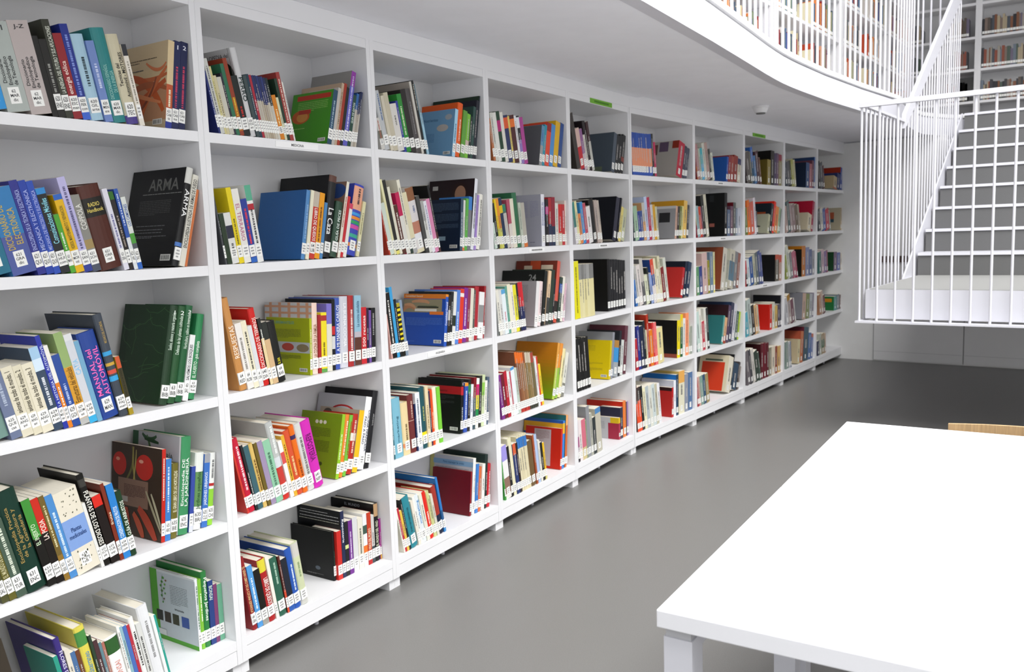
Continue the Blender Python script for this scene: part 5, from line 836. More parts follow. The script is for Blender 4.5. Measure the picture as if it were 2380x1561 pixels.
(34, 0.3295, 0.008, 0.0218, 0.1675, 0.2393, -0.044, '78c83a', 0, 'lime green thin book by the gap, fourth shelf, INGENIERIA bookcase', {'lab': '65'}),
(34, 0.491, 0.02, 0.0234, 0.24, 0.2342, 0.1036, '101113', 1, 'black and red volume 1 facing out, fourth shelf, INGENIERIA bookcase', {'sp': '.72-.88-b8202c', 'art': 'R,0,0,1,1,101112/R,0,.73,1,.88,b01c24/T,.5,.79,.014,Obras Maestras,60141a/L,.4,.85,.62,.7,3,3a3c3e/L,.4,.85,.54,.6,3,3a3c3e/B', 'T': ['Tecnicas', 'c0c4c8', 'u', 0.05, 0.5], 't2': ['1', 'f0e0e0'], 'lab': '65'}),
(34, 0.515, 0.02, 0.026, 0.1532, 0.2189, 0.1211, '3050a8', 0, 'blue book with orange top and white title, fourth shelf, INGENIERIA bookcase', {'sp': '.93-1-e0902c', 'T': ['Direccion y gestion', 'e0e8f8', 'u', 0.25, 0.85], 'lab': '65'}),
(34,0.5416,0.02,0.0214,0.235,0.2311,0.1214,'1c1a1c',0,None,{'sp': '.72-.9-2c7a48','T': ['Gestion','b8b8b8','u',0.2,0.35],'lab': '65'}),
(34,0.5635,0.02,0.0191,0.1435,0.205,0.1214,'dfe4f0',0,None,{'lab': '65'}),
(34,0.5834,0.02,0.0217,0.25,0.2329,0.1214,'7c1c24',0,None,{'sp': '0-.6-3a5058','lab': '65'}),
(34,0.6058,0.02,0.0219,0.1576,0.2251,0.1214,'e6d84a',0,None,{'sp': '.0-.1-e8e4d8/.15-.38-1f8a4c/.38-.66-e6d84a/.66-.88-d0186c/.88-1-efece8','lab': '65'}),
(34,0.6284,0.02,0.0221,0.25,0.2329,0.1214,'2a2c28',0,None,{'lab': '65'}),
(34,0.6513,0.02,0.0224,0.25,0.2337,0.1214,'c8d4a8',0,None,{'sp': '.6-.85-8cc050','lab': '65'}),
(34,0.6743,0.02,0.02,0.1428,0.204,0.1214,'e6e4dc',0,None,{'lab': '65'}),
(34,0.695,0.02,0.0176,0.1517,0.2167,0.1214,'4a5c70',1,None,{'lab': '65'}),
(35,0.0666,0.01,0.0074,0.1411,0.2016,-0.2215,'eae6d4',0,None,{'T': ['EMPRESA','3a3a5a','u',0.02,0.25],'lab': '65'}),
(35,0.0746,0.01,0.0111,0.1365,0.195,-0.2215,'b8283c',0,None,{'lab': '65'}),
(35,0.0864,0.01,0.0134,0.126,0.18,-0.2215,'ddb848',0,None,{'lab': '65'}),
(35,0.1005,0.01,0.0112,0.1583,0.2261,-0.2215,'1c2426',0,None,{'lab': '65'}),
(35, 0.1125, 0.01, 0.0467, 0.157, 0.2242, -0.2215, '2c8492', 1, 'thick teal hardback, bottom shelf, INGENIERIA bookcase', {'T': ['CONTABILIDAD', '1c5864', 'u', 0.3, 0.8], 'lab': '65'}),
(35,0.1608,0.01,0.014,0.1412,0.2017,-0.2215,'e0d8c8',0,None,{'lab': '65'}),
(35,0.1755,0.01,0.0141,0.1507,0.2153,-0.2215,'e6e6e0',0,None,{'lab': '65'}),
(35, 0.1903, 0.01, 0.0264, 0.2, 0.2139, -0.2215, 'dce4e8', 1, 'white and blue book, bottom shelf, INGENIERIA bookcase', {'T': ['marketing', '3a8ac8', 'u', 0.4, 0.9], 'lab': '65'}),
(35,0.2177,0.01,0.0193,0.1487,0.2124,-0.2215,'dcdccc',0,None,{'lab': '65'}),
(35, 0.2379, 0.01, 0.027, 0.22, 0.213, -0.2215, 'd8281c', 1, 'bright red hardback, bottom shelf, INGENIERIA bookcase', {'T': ['ECONOMIA', 'f4dcd0', 'u', 0.3, 0.6], 'lab': '65'}),
(35,0.266,0.01,0.0197,0.1477,0.211,-0.2215,'c8cc8c',1,None,{'lab': '65'}),
(35,0.2867,0.01,0.0148,0.1344,0.192,-0.2215,'d2cfc0',0,None,{'lab': '65'}),
(35, 0.3023, 0.01, 0.0305, 0.235, 0.2191, -0.2119, 'a03428', 1, 'brick red book with wide cover, bottom shelf, INGENIERIA bookcase', {'sp': '0-.4-1f2840', 'lab': '65'}),
(35, 0.3339, 0.01, 0.0179, 0.255, 0.2517, -0.1999, '2a78c0', 1, 'large bright blue book leaning by the gap, bottom shelf, INGENIERIA bookcase', {'sp': '0-.1-3a8ac8/.1-.4-2a5888', 'art': 'R,0,0,1,1,2470b8/R,.86,.78,.94,.9,e0e4e8', 'lab': '65'}),
(35, 0.5487, 0.03, 0.0135, 0.215, 0.1989, 0.1272, '8f1820', 1, 'thick dark red hardback facing out, bottom shelf, INGENIERIA bookcase', {'art': 'R,0,0,1,1,6a0e18', 'lab': '65'}),
(35, 0.5641, 0.03, 0.0277, 0.244, 0.2532, 0.1272, 'eceae2', 1, 'large pale book with blue title band behind the red one, bottom shelf, INGENIERIA bookcase', {'art': 'R,0,0,1,1,b4b4b8/R,0,0,.1,1,b8b06a/R,.08,.84,1,.93,7ea0bc/T,.55,.885,.014,Para manejar la crisis,3c6a8c/L,.15,.9,.72,.8,4,7a7a7c', 'T': ['Para manejar', 'b8b8b8', 'u', 0.4, 0.7], 'lab': '65'}),
(35,0.5931,0.03,0.0195,0.1562,0.2231,0.1272,'3a7ac4',0,None,{'lab': '65'}),
(35,0.6143,0.03,0.0255,0.1422,0.2032,0.1272,'cc6a3c',1,None,{'lab': '65'}),
(35,0.6412,0.03,0.0228,0.148,0.2114,0.1272,'e6e6e0',0,None,{'lab': '65'}),
(35,0.6656,0.03,0.0231,0.244,0.2486,0.1272,'1c2c28',1,None,{'lab': '65'}),
(35,0.6902,0.03,0.0233,0.14,0.2,0.1272,'c01f2c',1,None,{'T': ['DERECHO','f0d8d8','u',0.3,0.9],'lab': '65'}),
(41,0.0581,0.008,0.0178,0.1319,0.1885,-0.1913,'b06a40',0,None,{'lab': '53'}),
(41,0.0767,0.008,0.0231,0.151,0.2157,-0.1913,'cfd0c8',0,None,{'lab': '53'}),
(41, 0.1006, 0.008, 0.0263, 0.153, 0.2186, -0.1913, 'dcdcd6', 0, 'white slim book beside the green one, top shelf, pale-grey-cover bookcase', {'lab': '53'}),
(41, 0.1277, 0.008, 0.0296, 0.1586, 0.2265, -0.1913, '20402c', 0, 'dark green book with pink emblem, top shelf, pale-grey-cover bookcase', {'sp': '.6-.82-b02470', 'lab': '53'}),
(41, 0.1583, 0.008, 0.0269, 0.1577, 0.2253, -0.1913, 'd9d6cc', 0, 'white slim book with red edge, top shelf, pale-grey-cover bookcase', {'lab': '53'}),
(41, 0.1862, 0.008, 0.0366, 0.1499, 0.2142, -0.1913, '28305c', 0, 'navy book with orange-red top, top shelf, pale-grey-cover bookcase', {'sp': '.72-.95-d8582c', 'lab': '53'}),
(41,0.2238,0.008,0.0152,0.1506,0.2152,-0.1913,'d8c468',0,None,{'lab': '53'}),
(41, 0.2397, 0.008, 0.0406, 0.1539, 0.2199, -0.1913, '4a1f20', 0, 'dark maroon book with orange top, top shelf, pale-grey-cover bookcase', {'sp': '.75-.92-e07028', 'lab': '53'}),
(41,0.2814,0.008,0.0188,0.1551,0.2216,-0.1913,'e2e2e4',0,None,{'lab': '53'}),
(41,0.301,0.008,0.0254,0.1559,0.2227,-0.1913,'22242a',0,None,{'sp': '.75-.97-dfe2ea/0-.5-8a74b4','lab': '53'}),
(41, 0.3272, 0.008, 0.0322, 0.1532, 0.2188, -0.1913, 'a8408c', 0, 'thin magenta purple book by the gap, top shelf, pale-grey-cover bookcase', {'lab': '53'}),
(41, 0.4714, 0.014, 0.027, 0.235, 0.2003, 0.2048, '5f8fae', 0, 'grey and blue book behind a dark cover, top shelf, pale-grey-cover bookcase', {'sp': '0-.5-9a9a9c', 'art': 'R,0,0,1,1,5c5f62', 'T': ['matematicas', '3a5aa8', 'u', 0.6, 0.9], 'lab': '51'}),
(41,0.4994,0.014,0.0238,0.1448,0.2068,0.2048,'2f8fa4',0,None,{'lab': '51'}),
(41, 0.5253, 0.014, 0.0414, 0.1529, 0.2184, 0.2048, 'd8482c', 0, 'orange red book, top shelf, pale-grey-cover bookcase', {'sp': '.8-1-902020', 'lab': '51'}),
(41, 0.5683, 0.014, 0.0386, 0.1499, 0.2142, 0.2048, '4a8ac8', 0, 'blue slim book, top shelf, pale-grey-cover bookcase', {'lab': '51'}),
(41, 0.6092, 0.014, 0.0461, 0.1624, 0.232, 0.2048, 'd8aa1c', 0, 'mustard yellow book, top shelf, pale-grey-cover bookcase', {'lab': '51'}),
(41, 0.657, 0.014, 0.036, 0.1599, 0.2284, 0.2048, '2a4a88', 0, 'navy slim book at the end, top shelf, pale-grey-cover bookcase', {'lab': '51'}),
(42,0.0446,0.008,0.0196,0.125,0.1189,-0.1886,'c8d8cc',0,None,{'lab': '51'}),
(42,0.0649,0.008,0.0206,0.1458,0.2083,-0.1886,'1c2420',0,None,{'lab': '51'}),
(42,0.0862,0.008,0.0154,0.1603,0.229,-0.1886,'e8c81c',0,None,{'sp': '0-.4-c0c050','lab': '51'}),
(42,0.1024,0.008,0.0209,0.1615,0.2307,-0.1886,'e0902c',0,None,{'sp': '0-.4-c8c864','lab': '51'}),
(42, 0.1241, 0.008, 0.0265, 0.1636, 0.2336, -0.1886, '1f3050', 0, 'navy book with a yellow band, second shelf, pale-grey-cover bookcase', {'sp': '.7-.85-d8b81c', 'lab': '51'}),
(42,0.1515,0.008,0.0268,0.1427,0.2038,-0.1886,'4a6a60',0,None,{'sp': '.85-1-2c8064/0-.8-c4c2b8','lab': '51'}),
(42, 0.1792, 0.008, 0.0274, 0.1583, 0.2262, -0.1306, 'b05064', 0, 'rose red slim book, second shelf, pale-grey-cover bookcase', {'sp': '0-.5-d8d0c8', 'lab': '51'}),
(42, 0.2072, 0.008, 0.0306, 0.161, 0.23, -0.1306, 'e0dcc8', 0, 'ivory slim book, second shelf, pale-grey-cover bookcase', {'lab': '51'}),
(42, 0.2384, 0.008, 0.0396, 0.22, 0.2579, -0.1306, '2f6a48', 1, 'tall dark green hardback, second shelf, pale-grey-cover bookcase', {'lab': '51'}),
(42,0.2787,0.008,0.0227,0.1491,0.2131,-0.1306,'b8c0b0',0,None,{'lab': '51'}),
(42, 0.3021, 0.008, 0.0318, 0.1487, 0.2124, -0.1306, 'b0aca0', 0, 'grey cream slim book by the gap, second shelf, pale-grey-cover bookcase', {'sp': '0-.1-d07030', 'lab': '51'}),
(42, 0.4786, 0.015, 0.0428, 0.245, 0.2574, 0.0081, 'e2e2ea', 1, 'large pale grey book facing out with columns of text, second shelf, pale-grey-cover bookcase', {'art': 'R,0,0,1,1,a8a8b4/L,.2,.42,.5,.88,12,8a8aa8/L,.48,.68,.52,.88,12,8a8aa8/L,.74,.94,.56,.88,11,8a8aa8/L,.72,.84,.07,.09,1,4a4a5c', 'T': ['Enciclopedia de las matematicas', '6a74a8', 'u', 0.4, 0.85], 'lab': '51'}),
(42,0.5217,0.014,0.0276,0.1633,0.2333,0.0081,'1c1a1e',0,None,{'sp': '.68-.84-c03a8c','lab': '51'}),
(42,0.5508,0.014,0.031,0.1691,0.2416,0.0081,'a82830',0,None,{'sp': '0-.45-26304c','lab': '51'}),
(42, 0.5835, 0.014, 0.0346, 0.172, 0.2457, 0.0081, '8c2434', 0, 'maroon book, navy base, second shelf, pale-grey-cover bookcase', {'sp': '0-.4-20304c', 'lab': '51'}),
(42,0.6196,0.014,0.0318,0.1511,0.2158,0.0081,'d9d8d0',0,None,{'lab': '51'}),
(42,0.6532,0.014,0.0355,0.1471,0.2102,0.0081,'c82824',0,None,{'sp': '0-.3-c0b89c','lab': '51'}),
(42,0.6902,0.014,0.0294,0.1474,0.2106,0.0081,'b82c30',0,None,{'T': ['50','f4e8e8','u',0.7,0.9],'lab': '51'}),
(42,0.7206,0.014,0.0163,0.1609,0.2299,0.0081,'e0d0c8',0,None,{'lab': '51'}),
(43,0.0483,0.006,0.0075,0.1423,0.2033,-0.1281,'a8aaa8',0,None,{'sp': '0-.25-2a3a34','lab': '5'}),
(43,0.0563,0.006,0.0237,0.1492,0.2131,-0.1281,'dfdcd0',0,None,{'lab': '5'}),
(43,0.0806,0.006,0.0212,0.1487,0.2124,-0.1281,'d4d4d2',0,None,{'lab': '5'}),
(43, 0.1025, 0.006, 0.0324, 0.148, 0.2114, -0.1281, '5aa0d0', 0, 'white and light blue book with red text, third shelf, pale-grey-cover bookcase', {'sp': '0-.9-dfe8ec', 'T': ['BIOLOGIA', 'c83a50', 'u', 0.2, 0.5], 'lab': '5'}),
(43,0.1357,0.006,0.0189,0.1582,0.2259,-0.1281,'5f9a8a',0,None,{'lab': '5'}),
(43, 0.1553, 0.006, 0.0275, 0.1628, 0.2326, -0.1281, 'e8e2c8', 0, 'cream slim book, third shelf, pale-grey-cover bookcase', {'lab': '5'}),
(43,0.1835,0.006,0.0193,0.1593,0.2275,-0.1281,'e6e0d8',0,None,{'lab': '5'}),
(43,0.2035,0.006,0.0281,0.1584,0.2263,-0.1281,'e0d82c',0,None,{'lab': '5'}),
(43,0.2323,0.006,0.0168,0.1642,0.2346,-0.1281,'20242a',0,None,{'lab': '5'}),
(43,0.2498,0.006,0.0228,0.1656,0.2365,-0.1281,'c0202c',0,None,{'sp': '0-.5-1f2a54','lab': '5'}),
(43,0.2732,0.006,0.0183,0.1657,0.2367,-0.1281,'c8242c',0,None,{'sp': '0-.5-1f2a54','lab': '5'}),
(43, 0.388, 0.02, 0.0301, 0.235, 0.2282, 0.1635, 'e2e0e0', 0, 'light grey book facing out with text lines, third shelf, pale-grey-cover bookcase', {'art': 'R,0,0,1,1,a2a2a4/L,.1,.8,.5,.92,14,707072/L,.1,.78,.28,.42,5,707072', 'lab': '5'}),
(43, 0.4193, 0.02, 0.0366, 0.1575, 0.225, 0.1778, 'e4d0d0', 1, 'pale pink white hardback, third shelf, pale-grey-cover bookcase', {'T': ['ENCICLOPEDIA', '5a5a5a', 'u', 0.3, 0.8], 'lab': '5'}),
(43, 0.4572, 0.02, 0.0371, 0.254, 0.2764, 0.1963, '1a1e1c', 1, 'tall black book with large white numbers on its cover, third shelf, pale-grey-cover bookcase', {'art': 'R,0,0,1,1,141816/T,.72,.86,.045,24,8a8c8a', 'T': ['24', 'e8e8e8', 'u', 0.3, 0.31], 'lab': '5'}),
(43,0.4951,0.02,0.028,0.1935,0.2765,0.2035,'e4c4a0',0,None,{'sp': '0-.5-3a3c3a','lab': '5'}),
(43, 0.5246, 0.02, 0.0346, 0.24, 0.279, 0.2094, '2c3a30', 0, 'dark green black book, third shelf, pale-grey-cover bookcase', {'lab': '5'}),
(43,0.5597,0.02,0.0157,0.162,0.2315,0.2094,'1c2024',0,None,{'lab': '5'}),
(43, 0.5775, 0.02, 0.0418, 0.25, 0.3204, 0.2094, 'c85848', 1, 'tall coral red book with angular white shapes, third shelf, pale-grey-cover bookcase', {'sp': '.0-.12-c8503c/.12-.35-2a2422', 'art': 'R,0,0,1,1,7a3426/R,.35,.0,.6,1,c8502c/R,.2,.8,.4,.92,d8c8b0/R,.62,.8,.9,.93,dcccb4', 'lab': '5'}),
(43,0.6202,0.02,0.0292,0.1648,0.2355,0.2094,'35443c',0,None,{'sp': '.65-.85-2f58a8','lab': '5'}),
(43,0.6509,0.02,0.0329,0.1659,0.237,0.2094,'e0dcd0',1,None,{'lab': '5'}),
(43,0.6841,0.02,0.0131,0.1407,0.201,0.2094,'dcb8c8',0,None,{'lab': '5'}),
(44,0.0543,0.008,0.0241,0.1512,0.216,-0.1489,'7a2c84',0,None,{'lab': '5'}),
(44,0.0791,0.008,0.0276,0.1512,0.2161,-0.1489,'6a1c28',0,None,{'T': ['TIERRA','f0e0e0','u',0.2,0.6],'lab': '5'}),
(44,0.1075,0.008,0.0248,0.159,0.2271,-0.1489,'b02030',0,None,{'lab': '5'}),
(44,0.1329,0.008,0.0219,0.1545,0.2207,-0.1489,'e0e0de',0,None,{'lab': '5'}),
(44,0.1555,0.008,0.0124,0.1533,0.219,-0.1489,'b85060',0,None,{'sp': '0-.1-e8e8e8','lab': '5'}),
(44, 0.1684, 0.008, 0.032, 0.2, 0.2365, -0.1489, 'dfe4e8', 0, 'white book with a blue top, fourth shelf, pale-grey-cover bookcase', {'sp': '.94-1-4a90c8', 'lab': '5'}),
(44,0.2012,0.008,0.0225,0.1593,0.2276,-0.1489,'b8c4b8',0,None,{'lab': '5'}),
(44,0.2243,0.008,0.0194,0.2141,0.3058,-0.1489,'7a4a34',1,None,{'sp': '.82-1-dc6c24/0-.08-a82c28','lab': '59'}),
(44,0.2444,0.008,0.0162,0.2116,0.3023,-0.1489,'8a5a3c',1,None,{'sp': '.82-1-dc6c24/0-.08-b83c30','lab': '59'}),
(44,0.2612,0.008,0.0163,0.2087,0.2982,-0.1489,'9a6a48',1,None,{'sp': '.82-1-dc6c24/0-.08-a82c28','lab': '59'}),
(44,0.2781,0.008,0.0165,0.2077,0.2968,-0.1489,'8c6444',1,None,{'sp': '.82-1-dc6c24/0-.08-b83c30','lab': '59'}),
(44,0.2952,0.008,0.0166,0.2063,0.2947,-0.1489,'a07850',1,None,{'sp': '.82-1-8a4a28/0-.08-a82c28','lab': '59'}),
(44,0.3123,0.008,0.0167,0.2046,0.2923,-0.1489,'7a6840',1,None,{'sp': '.82-1-c8bca8/0-.08-3a3c30','lab': '59'}),
(44,0.3296,0.008,0.0168,0.203,0.29,-0.1489,'8a7448',1,None,{'sp': '.82-1-b8ac98/0-.08-3a3c30','lab': '59'}),
(44,0.347,0.008,0.0169,0.2009,0.2869,-0.1489,'947c54',1,None,{'sp': '.82-1-c8bca8/0-.08-3a3c30','lab': '59'}),
(44, 0.3645, 0.008, 0.0276, 0.1981, 0.283, -0.1489, '6c6040', 1, 'olive wildlife volume, red top, last, fourth shelf, pale-grey-cover bookcase', {'sp': '.82-1-a04438/0-.08-3a3c30', 'lab': '59'}),
(44,0.3928,0.008,0.0172,0.1777,0.2538,-0.1489,'e0e0e0',0,None,{'lab': '59'}),
(44,0.4107,0.008,0.0138,0.1802,0.2574,-0.1489,'c83a28',0,None,{'lab': '59'}),
(44,0.425,0.008,0.0189,0.1497,0.2139,-0.1489,'e8c82c',0,None,{'lab': '59'}),
(44, 0.5444, 0.02, 0.0323, 0.25, 0.2962, 0.2754, 'c8a04c', 1, 'large book facing out, orange fading to green, fourth shelf, pale-grey-cover bookcase', {'sp': '0-.55-a8c04c/.55-1-d89a44', 'art': 'G', 'T': ['Animales', 'f0e4b8', 'u', 0.2, 0.8], 'lab': '59'}),
(44,0.5785,0.02,0.0289,0.2034,0.2906,0.2915,'c89a3c',1,None,{'sp': '0-.55-8ab03c/.55-1-d88a34','lab': '59'}),
(44,0.6093,0.02,0.0292,0.1813,0.259,0.3001,'ddd4a0',1,None,{'lab': '59'}),
(44,0.6404,0.02,0.0295,0.1647,0.2353,0.303,'d8d8cc',0,None,{'sp': '0-.3-7a7a70','lab': '59'}),
(45,0.0577,0.01,0.01,0.1735,0.2479,-0.1431,'3f9a3c',0,None,{'sp': '.8-1-3a5a64','lab': '59'}),
(45, 0.0682, 0.01, 0.0455, 0.1857, 0.2653, -0.1431, '9a90d8', 0, 'white and lavender book with a hair photo, bottom shelf, pale-grey-cover bookcase', {'sp': '0-.1-e0dcd4/.1-.4-8a6a5c/.4-.72-e4e2e2', 'lab': '59'}),
(45,0.1146,0.01,0.0211,0.1794,0.2562,-0.1431,'1c1a1c',0,None,{'lab': '59'}),
(45, 0.1363, 0.01, 0.0322, 0.2, 0.2906, -0.1431, 'dcd8b8', 1, 'tall pale cream book, bottom shelf, pale-grey-cover bookcase', {'lab': '59'}),
(45,0.1692,0.01,0.0253,0.1794,0.2563,-0.1431,'26366c',0,None,{'sp': '.78-1-d05c34','lab': '59'}),
(45,0.1952,0.01,0.0181,0.1795,0.2565,-0.1431,'2a1c18',0,None,{'lab': '59'}),
(45,0.2139,0.01,0.022,0.1983,0.2832,-0.1431,'d8cfae',1,None,{'sp': '.78-.97-3a74b8','lab': '59'}),
(45,0.2365,0.01,0.0184,0.1995,0.285,-0.1431,'d4cbaa',1,None,{'sp': '.78-.97-3a74b8','lab': '59'}),
(45,0.2555,0.01,0.0224,0.1995,0.285,-0.1431,'dad1b0',1,None,{'sp': '.78-.97-3a74b8','lab': '59'}),
(45, 0.2784, 0.01, 0.0264, 0.1986, 0.2837, -0.1431, 'd4cbaa', 1, 'cream and blue patterned volume, last, bottom shelf, pale-grey-cover bookcase', {'sp': '.78-.97-3a74b8', 'lab': '59'}),
(45, 0.3055, 0.01, 0.0462, 0.165, 0.2357, -0.1431, '6a5434', 1, 'wide brown olive book, bottom shelf, pale-grey-cover bookcase', {'lab': '59'}),
(45,0.3527,0.01,0.0153,0.1826,0.2608,-0.1431,'a0502c',0,None,{'lab': '59'}),
(45, 0.3686, 0.01, 0.0314, 0.2, 0.254, -0.1431, 'a8bcdc', 1, 'pale blue tall book, bottom shelf, pale-grey-cover bookcase', {'lab': '59'}),
(45,0.4007,0.01,0.0156,0.1561,0.2229,-0.1431,'dcd8cc',0,None,{'lab': '59'}),
(45,0.4169,0.01,0.0238,0.1437,0.2053,-0.1431,'1c1c18',0,None,{'lab': '59'}),
(45,0.4413,0.01,0.0175,0.1398,0.1997,-0.1431,'e0b41c',0,None,{'sp': '0-.15-c8c070','lab': '59'}),
(45, 0.6263, 0.03, 0.0164, 0.22, 0.2188, 0.1212, 'c8281c', 0, 'red book facing out with grey panel, bottom shelf, pale-grey-cover bookcase', {'art': 'R,0,0,1,1,c42414/R,.25,.06,.72,.95,b8aeb4/L,.3,.68,.7,.92,8,8a6a68/R,.5,.1,.6,.2,5a5a6c', 'lab': '59'}),
(45, 0.6446, 0.03, 0.0292, 0.244, 0.2548, 0.1212, '3a80d0', 1, 'blue and yellow large book behind the red one, bottom shelf, pale-grey-cover bookcase', {'sp': '.73-.95-dcac2c', 'art': 'R,0,0,1,1,2a58a8/R,0,.72,1,.94,dca428', 'lab': '59'}),
(45, 0.6756, 0.03, 0.0295, 0.244, 0.2794, 0.1212, 'e0a060', 1, 'orange patterned tall hardback, bottom shelf, pale-grey-cover bookcase', {'sp': '0-.8-c8642c', 'art': 'R,0,0,1,1,2a6a6c', 'lab': '59'}),
(51, 0.1036, 0.008, 0.0416, 0.2047, 0.2925, -0.2817, '3a3430', 0, 'dark brown tall book half hidden at the divider, top shelf, green-strip bookcase', {}),
(51, 0.1474, 0.008, 0.0437, 0.1525, 0.2178, -0.2817, 'd0b0a8', 0, 'pale pink book, red base, top shelf, green-strip bookcase', {'sp': '0-.55-b82028', 'lab': '6'}),
(51,0.1932,0.008,0.0321,0.1533,0.219,-0.2817,'8a5a8c',0,None,{'sp': '0-.4-c0b0b8','lab': '6'}),
(51,0.2271,0.008,0.0242,0.1337,0.191,-0.2817,'cfcac0',0,None,{'lab': '6'}),
(51,0.2527,0.008,0.0286,0.2,0.2679,-0.2817,'241c20',1,None,{'lab': '6'}),
(51,0.283,0.008,0.029,0.1861,0.2658,-0.2817,'3a1c20',0,None,{'sp': '0-.6-b8b8b0','lab': '6'}),
(51, 0.5288, 0.014, 0.0412, 0.24, 0.2319, 0.2302, '46505c', 0, 'large dark slate book facing out, top shelf, green-strip bookcase', {'art': 'R,0,0,1,1,46505a/R,.3,.0,.75,.14,5a6650', 'lab': '6'}),
(51,0.5714,0.014,0.0371,0.1571,0.2244,0.2302,'17181a',0,None,{'lab': '6'}),
(51,0.61,0.014,0.0376,0.1593,0.2276,0.2302,'101112',0,None,{'lab': '6'}),
(51,0.6492,0.014,0.0381,0.1609,0.2298,0.2302,'1c1c1c',0,None,{'sp': '.3-.42-7a3428','lab': '6'}),
(52,0.0717,0.008,0.028,0.1571,0.2245,-0.1947,'dcd8dc',0,None,{'sp': '.4-1-3a8078','lab': '6'}),
(52,0.1007,0.008,0.0247,0.1612,0.2303,-0.1947,'e0dca8',0,None,{'lab': '6'}),
(52,0.1263,0.008,0.0322,0.125,0.162,-0.1947,'d8844c',0,None,{'lab': '6'}),
(52,0.1595,0.008,0.0326,0.1583,0.2262,-0.1947,'3c8cc8',0,None,{'lab': '6'}),
(52,0.1932,0.008,0.033,0.1538,0.2197,-0.1947,'b84a5c',0,None,{'lab': '6'}),
(52,0.2273,0.008,0.0486,0.141,0.2015,-0.1947,'e0dcdc',0,None,{'lab': '6'}),
(52, 0.2772, 0.008, 0.0534, 0.1691, 0.2416, -0.1928, '1e1c1c', 1, 'wide black book, second shelf, green-strip bookcase', {'lab': '6'}),
(52,0.3321,0.008,0.0347,0.1664,0.2376,-0.1928,'b4a49c',0,None,{'lab': '6'}),
(52,0.3679,0.008,0.0233,0.1666,0.238,-0.1928,'c0b4a8',0,None,{'lab': '6'}),
(52, 0.5254, 0.014, 0.0607, 0.25, 0.2589, 0.2811, '2c2c3c', 1, 'large black-navy book facing out, second shelf, green-strip bookcase', {'art': 'R,0,0,1,1,0c0e18', 'lab': '6'}),
(52,0.5855,0.014,0.0161,0.1847,0.2638,0.2811,'1c1c24',0,None,{'lab': '6'}),
(52,0.6042,0.014,0.0329,0.1453,0.2075,0.2811,'d8c874',0,None,{'lab': '6'}),
(52,0.6402,0.014,0.0461,0.1369,0.1956,0.2811,'b8bc9c',0,None,{'lab': '6'}),
(53, 0.0383, 0.006, 0.0579, 0.215, 0.3092, -0.0466, 'e0d81c', 0, 'bright yellow book with black vertical letters, third shelf, green-strip bookcase', {'T': ['MONSTRUOS', '6a6410', 'd', 0.1, 0.9]}),
(53,0.0967,0.006,0.0292,0.2031,0.2901,-0.0466,'d8cf9c',0,None,{'sp': '.72-1-8a8a88'}),
(53,0.1263,0.006,0.0295,0.2035,0.2907,-0.0466,'dcd4a4',0,None,{'sp': '.72-1-7a7a78'}),
(53,0.1563,0.006,0.0299,0.2035,0.2907,-0.0466,'d4ca94',0,None,{'sp': '.72-1-8a8a88'}),
(53,0.1866,0.006,0.034,0.2033,0.2905,-0.0466,'dcd4a4',0,None,{'sp': '.72-1-9a9a98'}),
(53, 0.2211, 0.006, 0.0501, 0.2027, 0.2896, -0.0466, 'd8cf9c', 0, 'cream comic volume with black and white top, last, third shelf, green-strip bookcase', {'sp': '.72-1-7a7a78'}),
(53, 0.4845, 0.03, 0.0361, 0.244, 0.3041, 0.0035, '111113', 1, 'large black book facing out with a golden picture, third shelf, green-strip bookcase', {'art': 'R,0,0,1,1,0b0b0d/E,.24,.56,.13,.13,7a5220/E,.22,.5,.09,.08,a8641c', 'lab': '7'}),
(53,0.5224,0.03,0.0324,0.2106,0.3009,0.0035,'16161a',1,None,{'lab': '7'}),
(53,0.5566,0.03,0.0328,0.2097,0.2996,0.0035,'121216',1,None,{'lab': '7'}),
(53,0.5914,0.03,0.0374,0.2083,0.2976,0.0035,'17171b',1,None,{'lab': '7'}),
(53,0.6306,0.03,0.0336,0.206,0.2943,0.0035,'121216',1,None,{'lab': '7'}),
(53,0.6646,0.03,0.034,0.2038,0.2912,0.0035,'16161a',1,None,{'lab': '7'}),
(53,0.6989,0.03,0.0388,0.2016,0.288,0.0035,'121216',1,None,{'lab': '7'}),
(54,0.0501,0.008,0.0268,0.2027,0.2895,-0.096,'141414',1,None,{'lab': '7'}),
(54,0.0774,0.008,0.0333,0.2034,0.2905,-0.096,'1a1a1a',1,None,{'lab': '7'}),
(54,0.1112,0.008,0.0294,0.2031,0.2902,-0.096,'121212',1,None,{'lab': '7'}),
(54,0.1412,0.008,0.0341,0.2019,0.2885,-0.096,'1a1a1a',1,None,{'lab': '7'}),
(54, 0.1758, 0.008, 0.0389, 0.2015, 0.2878, -0.096, '121212', 1, 'black slim volume by the gap, last, fourth shelf, green-strip bookcase', {'lab': '7'}),
(54, 0.4526, 0.02, 0.0223, 0.215, 0.2282, 0.171, 'c8b418', 0, 'bright yellow book facing out, fourth shelf, green-strip bookcase', {'art': 'R,0,0,1,1,d8be08/L,.05,.55,.68,.86,6,a8941c/L,.1,.8,.36,.42,3,a8941c/L,.1,.8,.2,.28,4,a8941c/B', 'lab': '7'}),
(54, 0.477, 0.02, 0.027, 0.225, 0.2734, 0.171, '8a8c94', 0, 'grey book behind the yellow one, fourth shelf, green-strip bookcase', {'art': 'R,0,0,1,1,8a8c90/L,.1,.6,.78,.82,1,6a6a9c', 'lab': '7'}),
(54, 0.509, 0.02, 0.0644, 0.1516, 0.2166, 0.171, '3a8cc8', 0, 'blue book with orange top, fourth shelf, green-strip bookcase', {'sp': '.8-1-a87a3c/0-.4-9aa0a4', 'lab': '7'}),
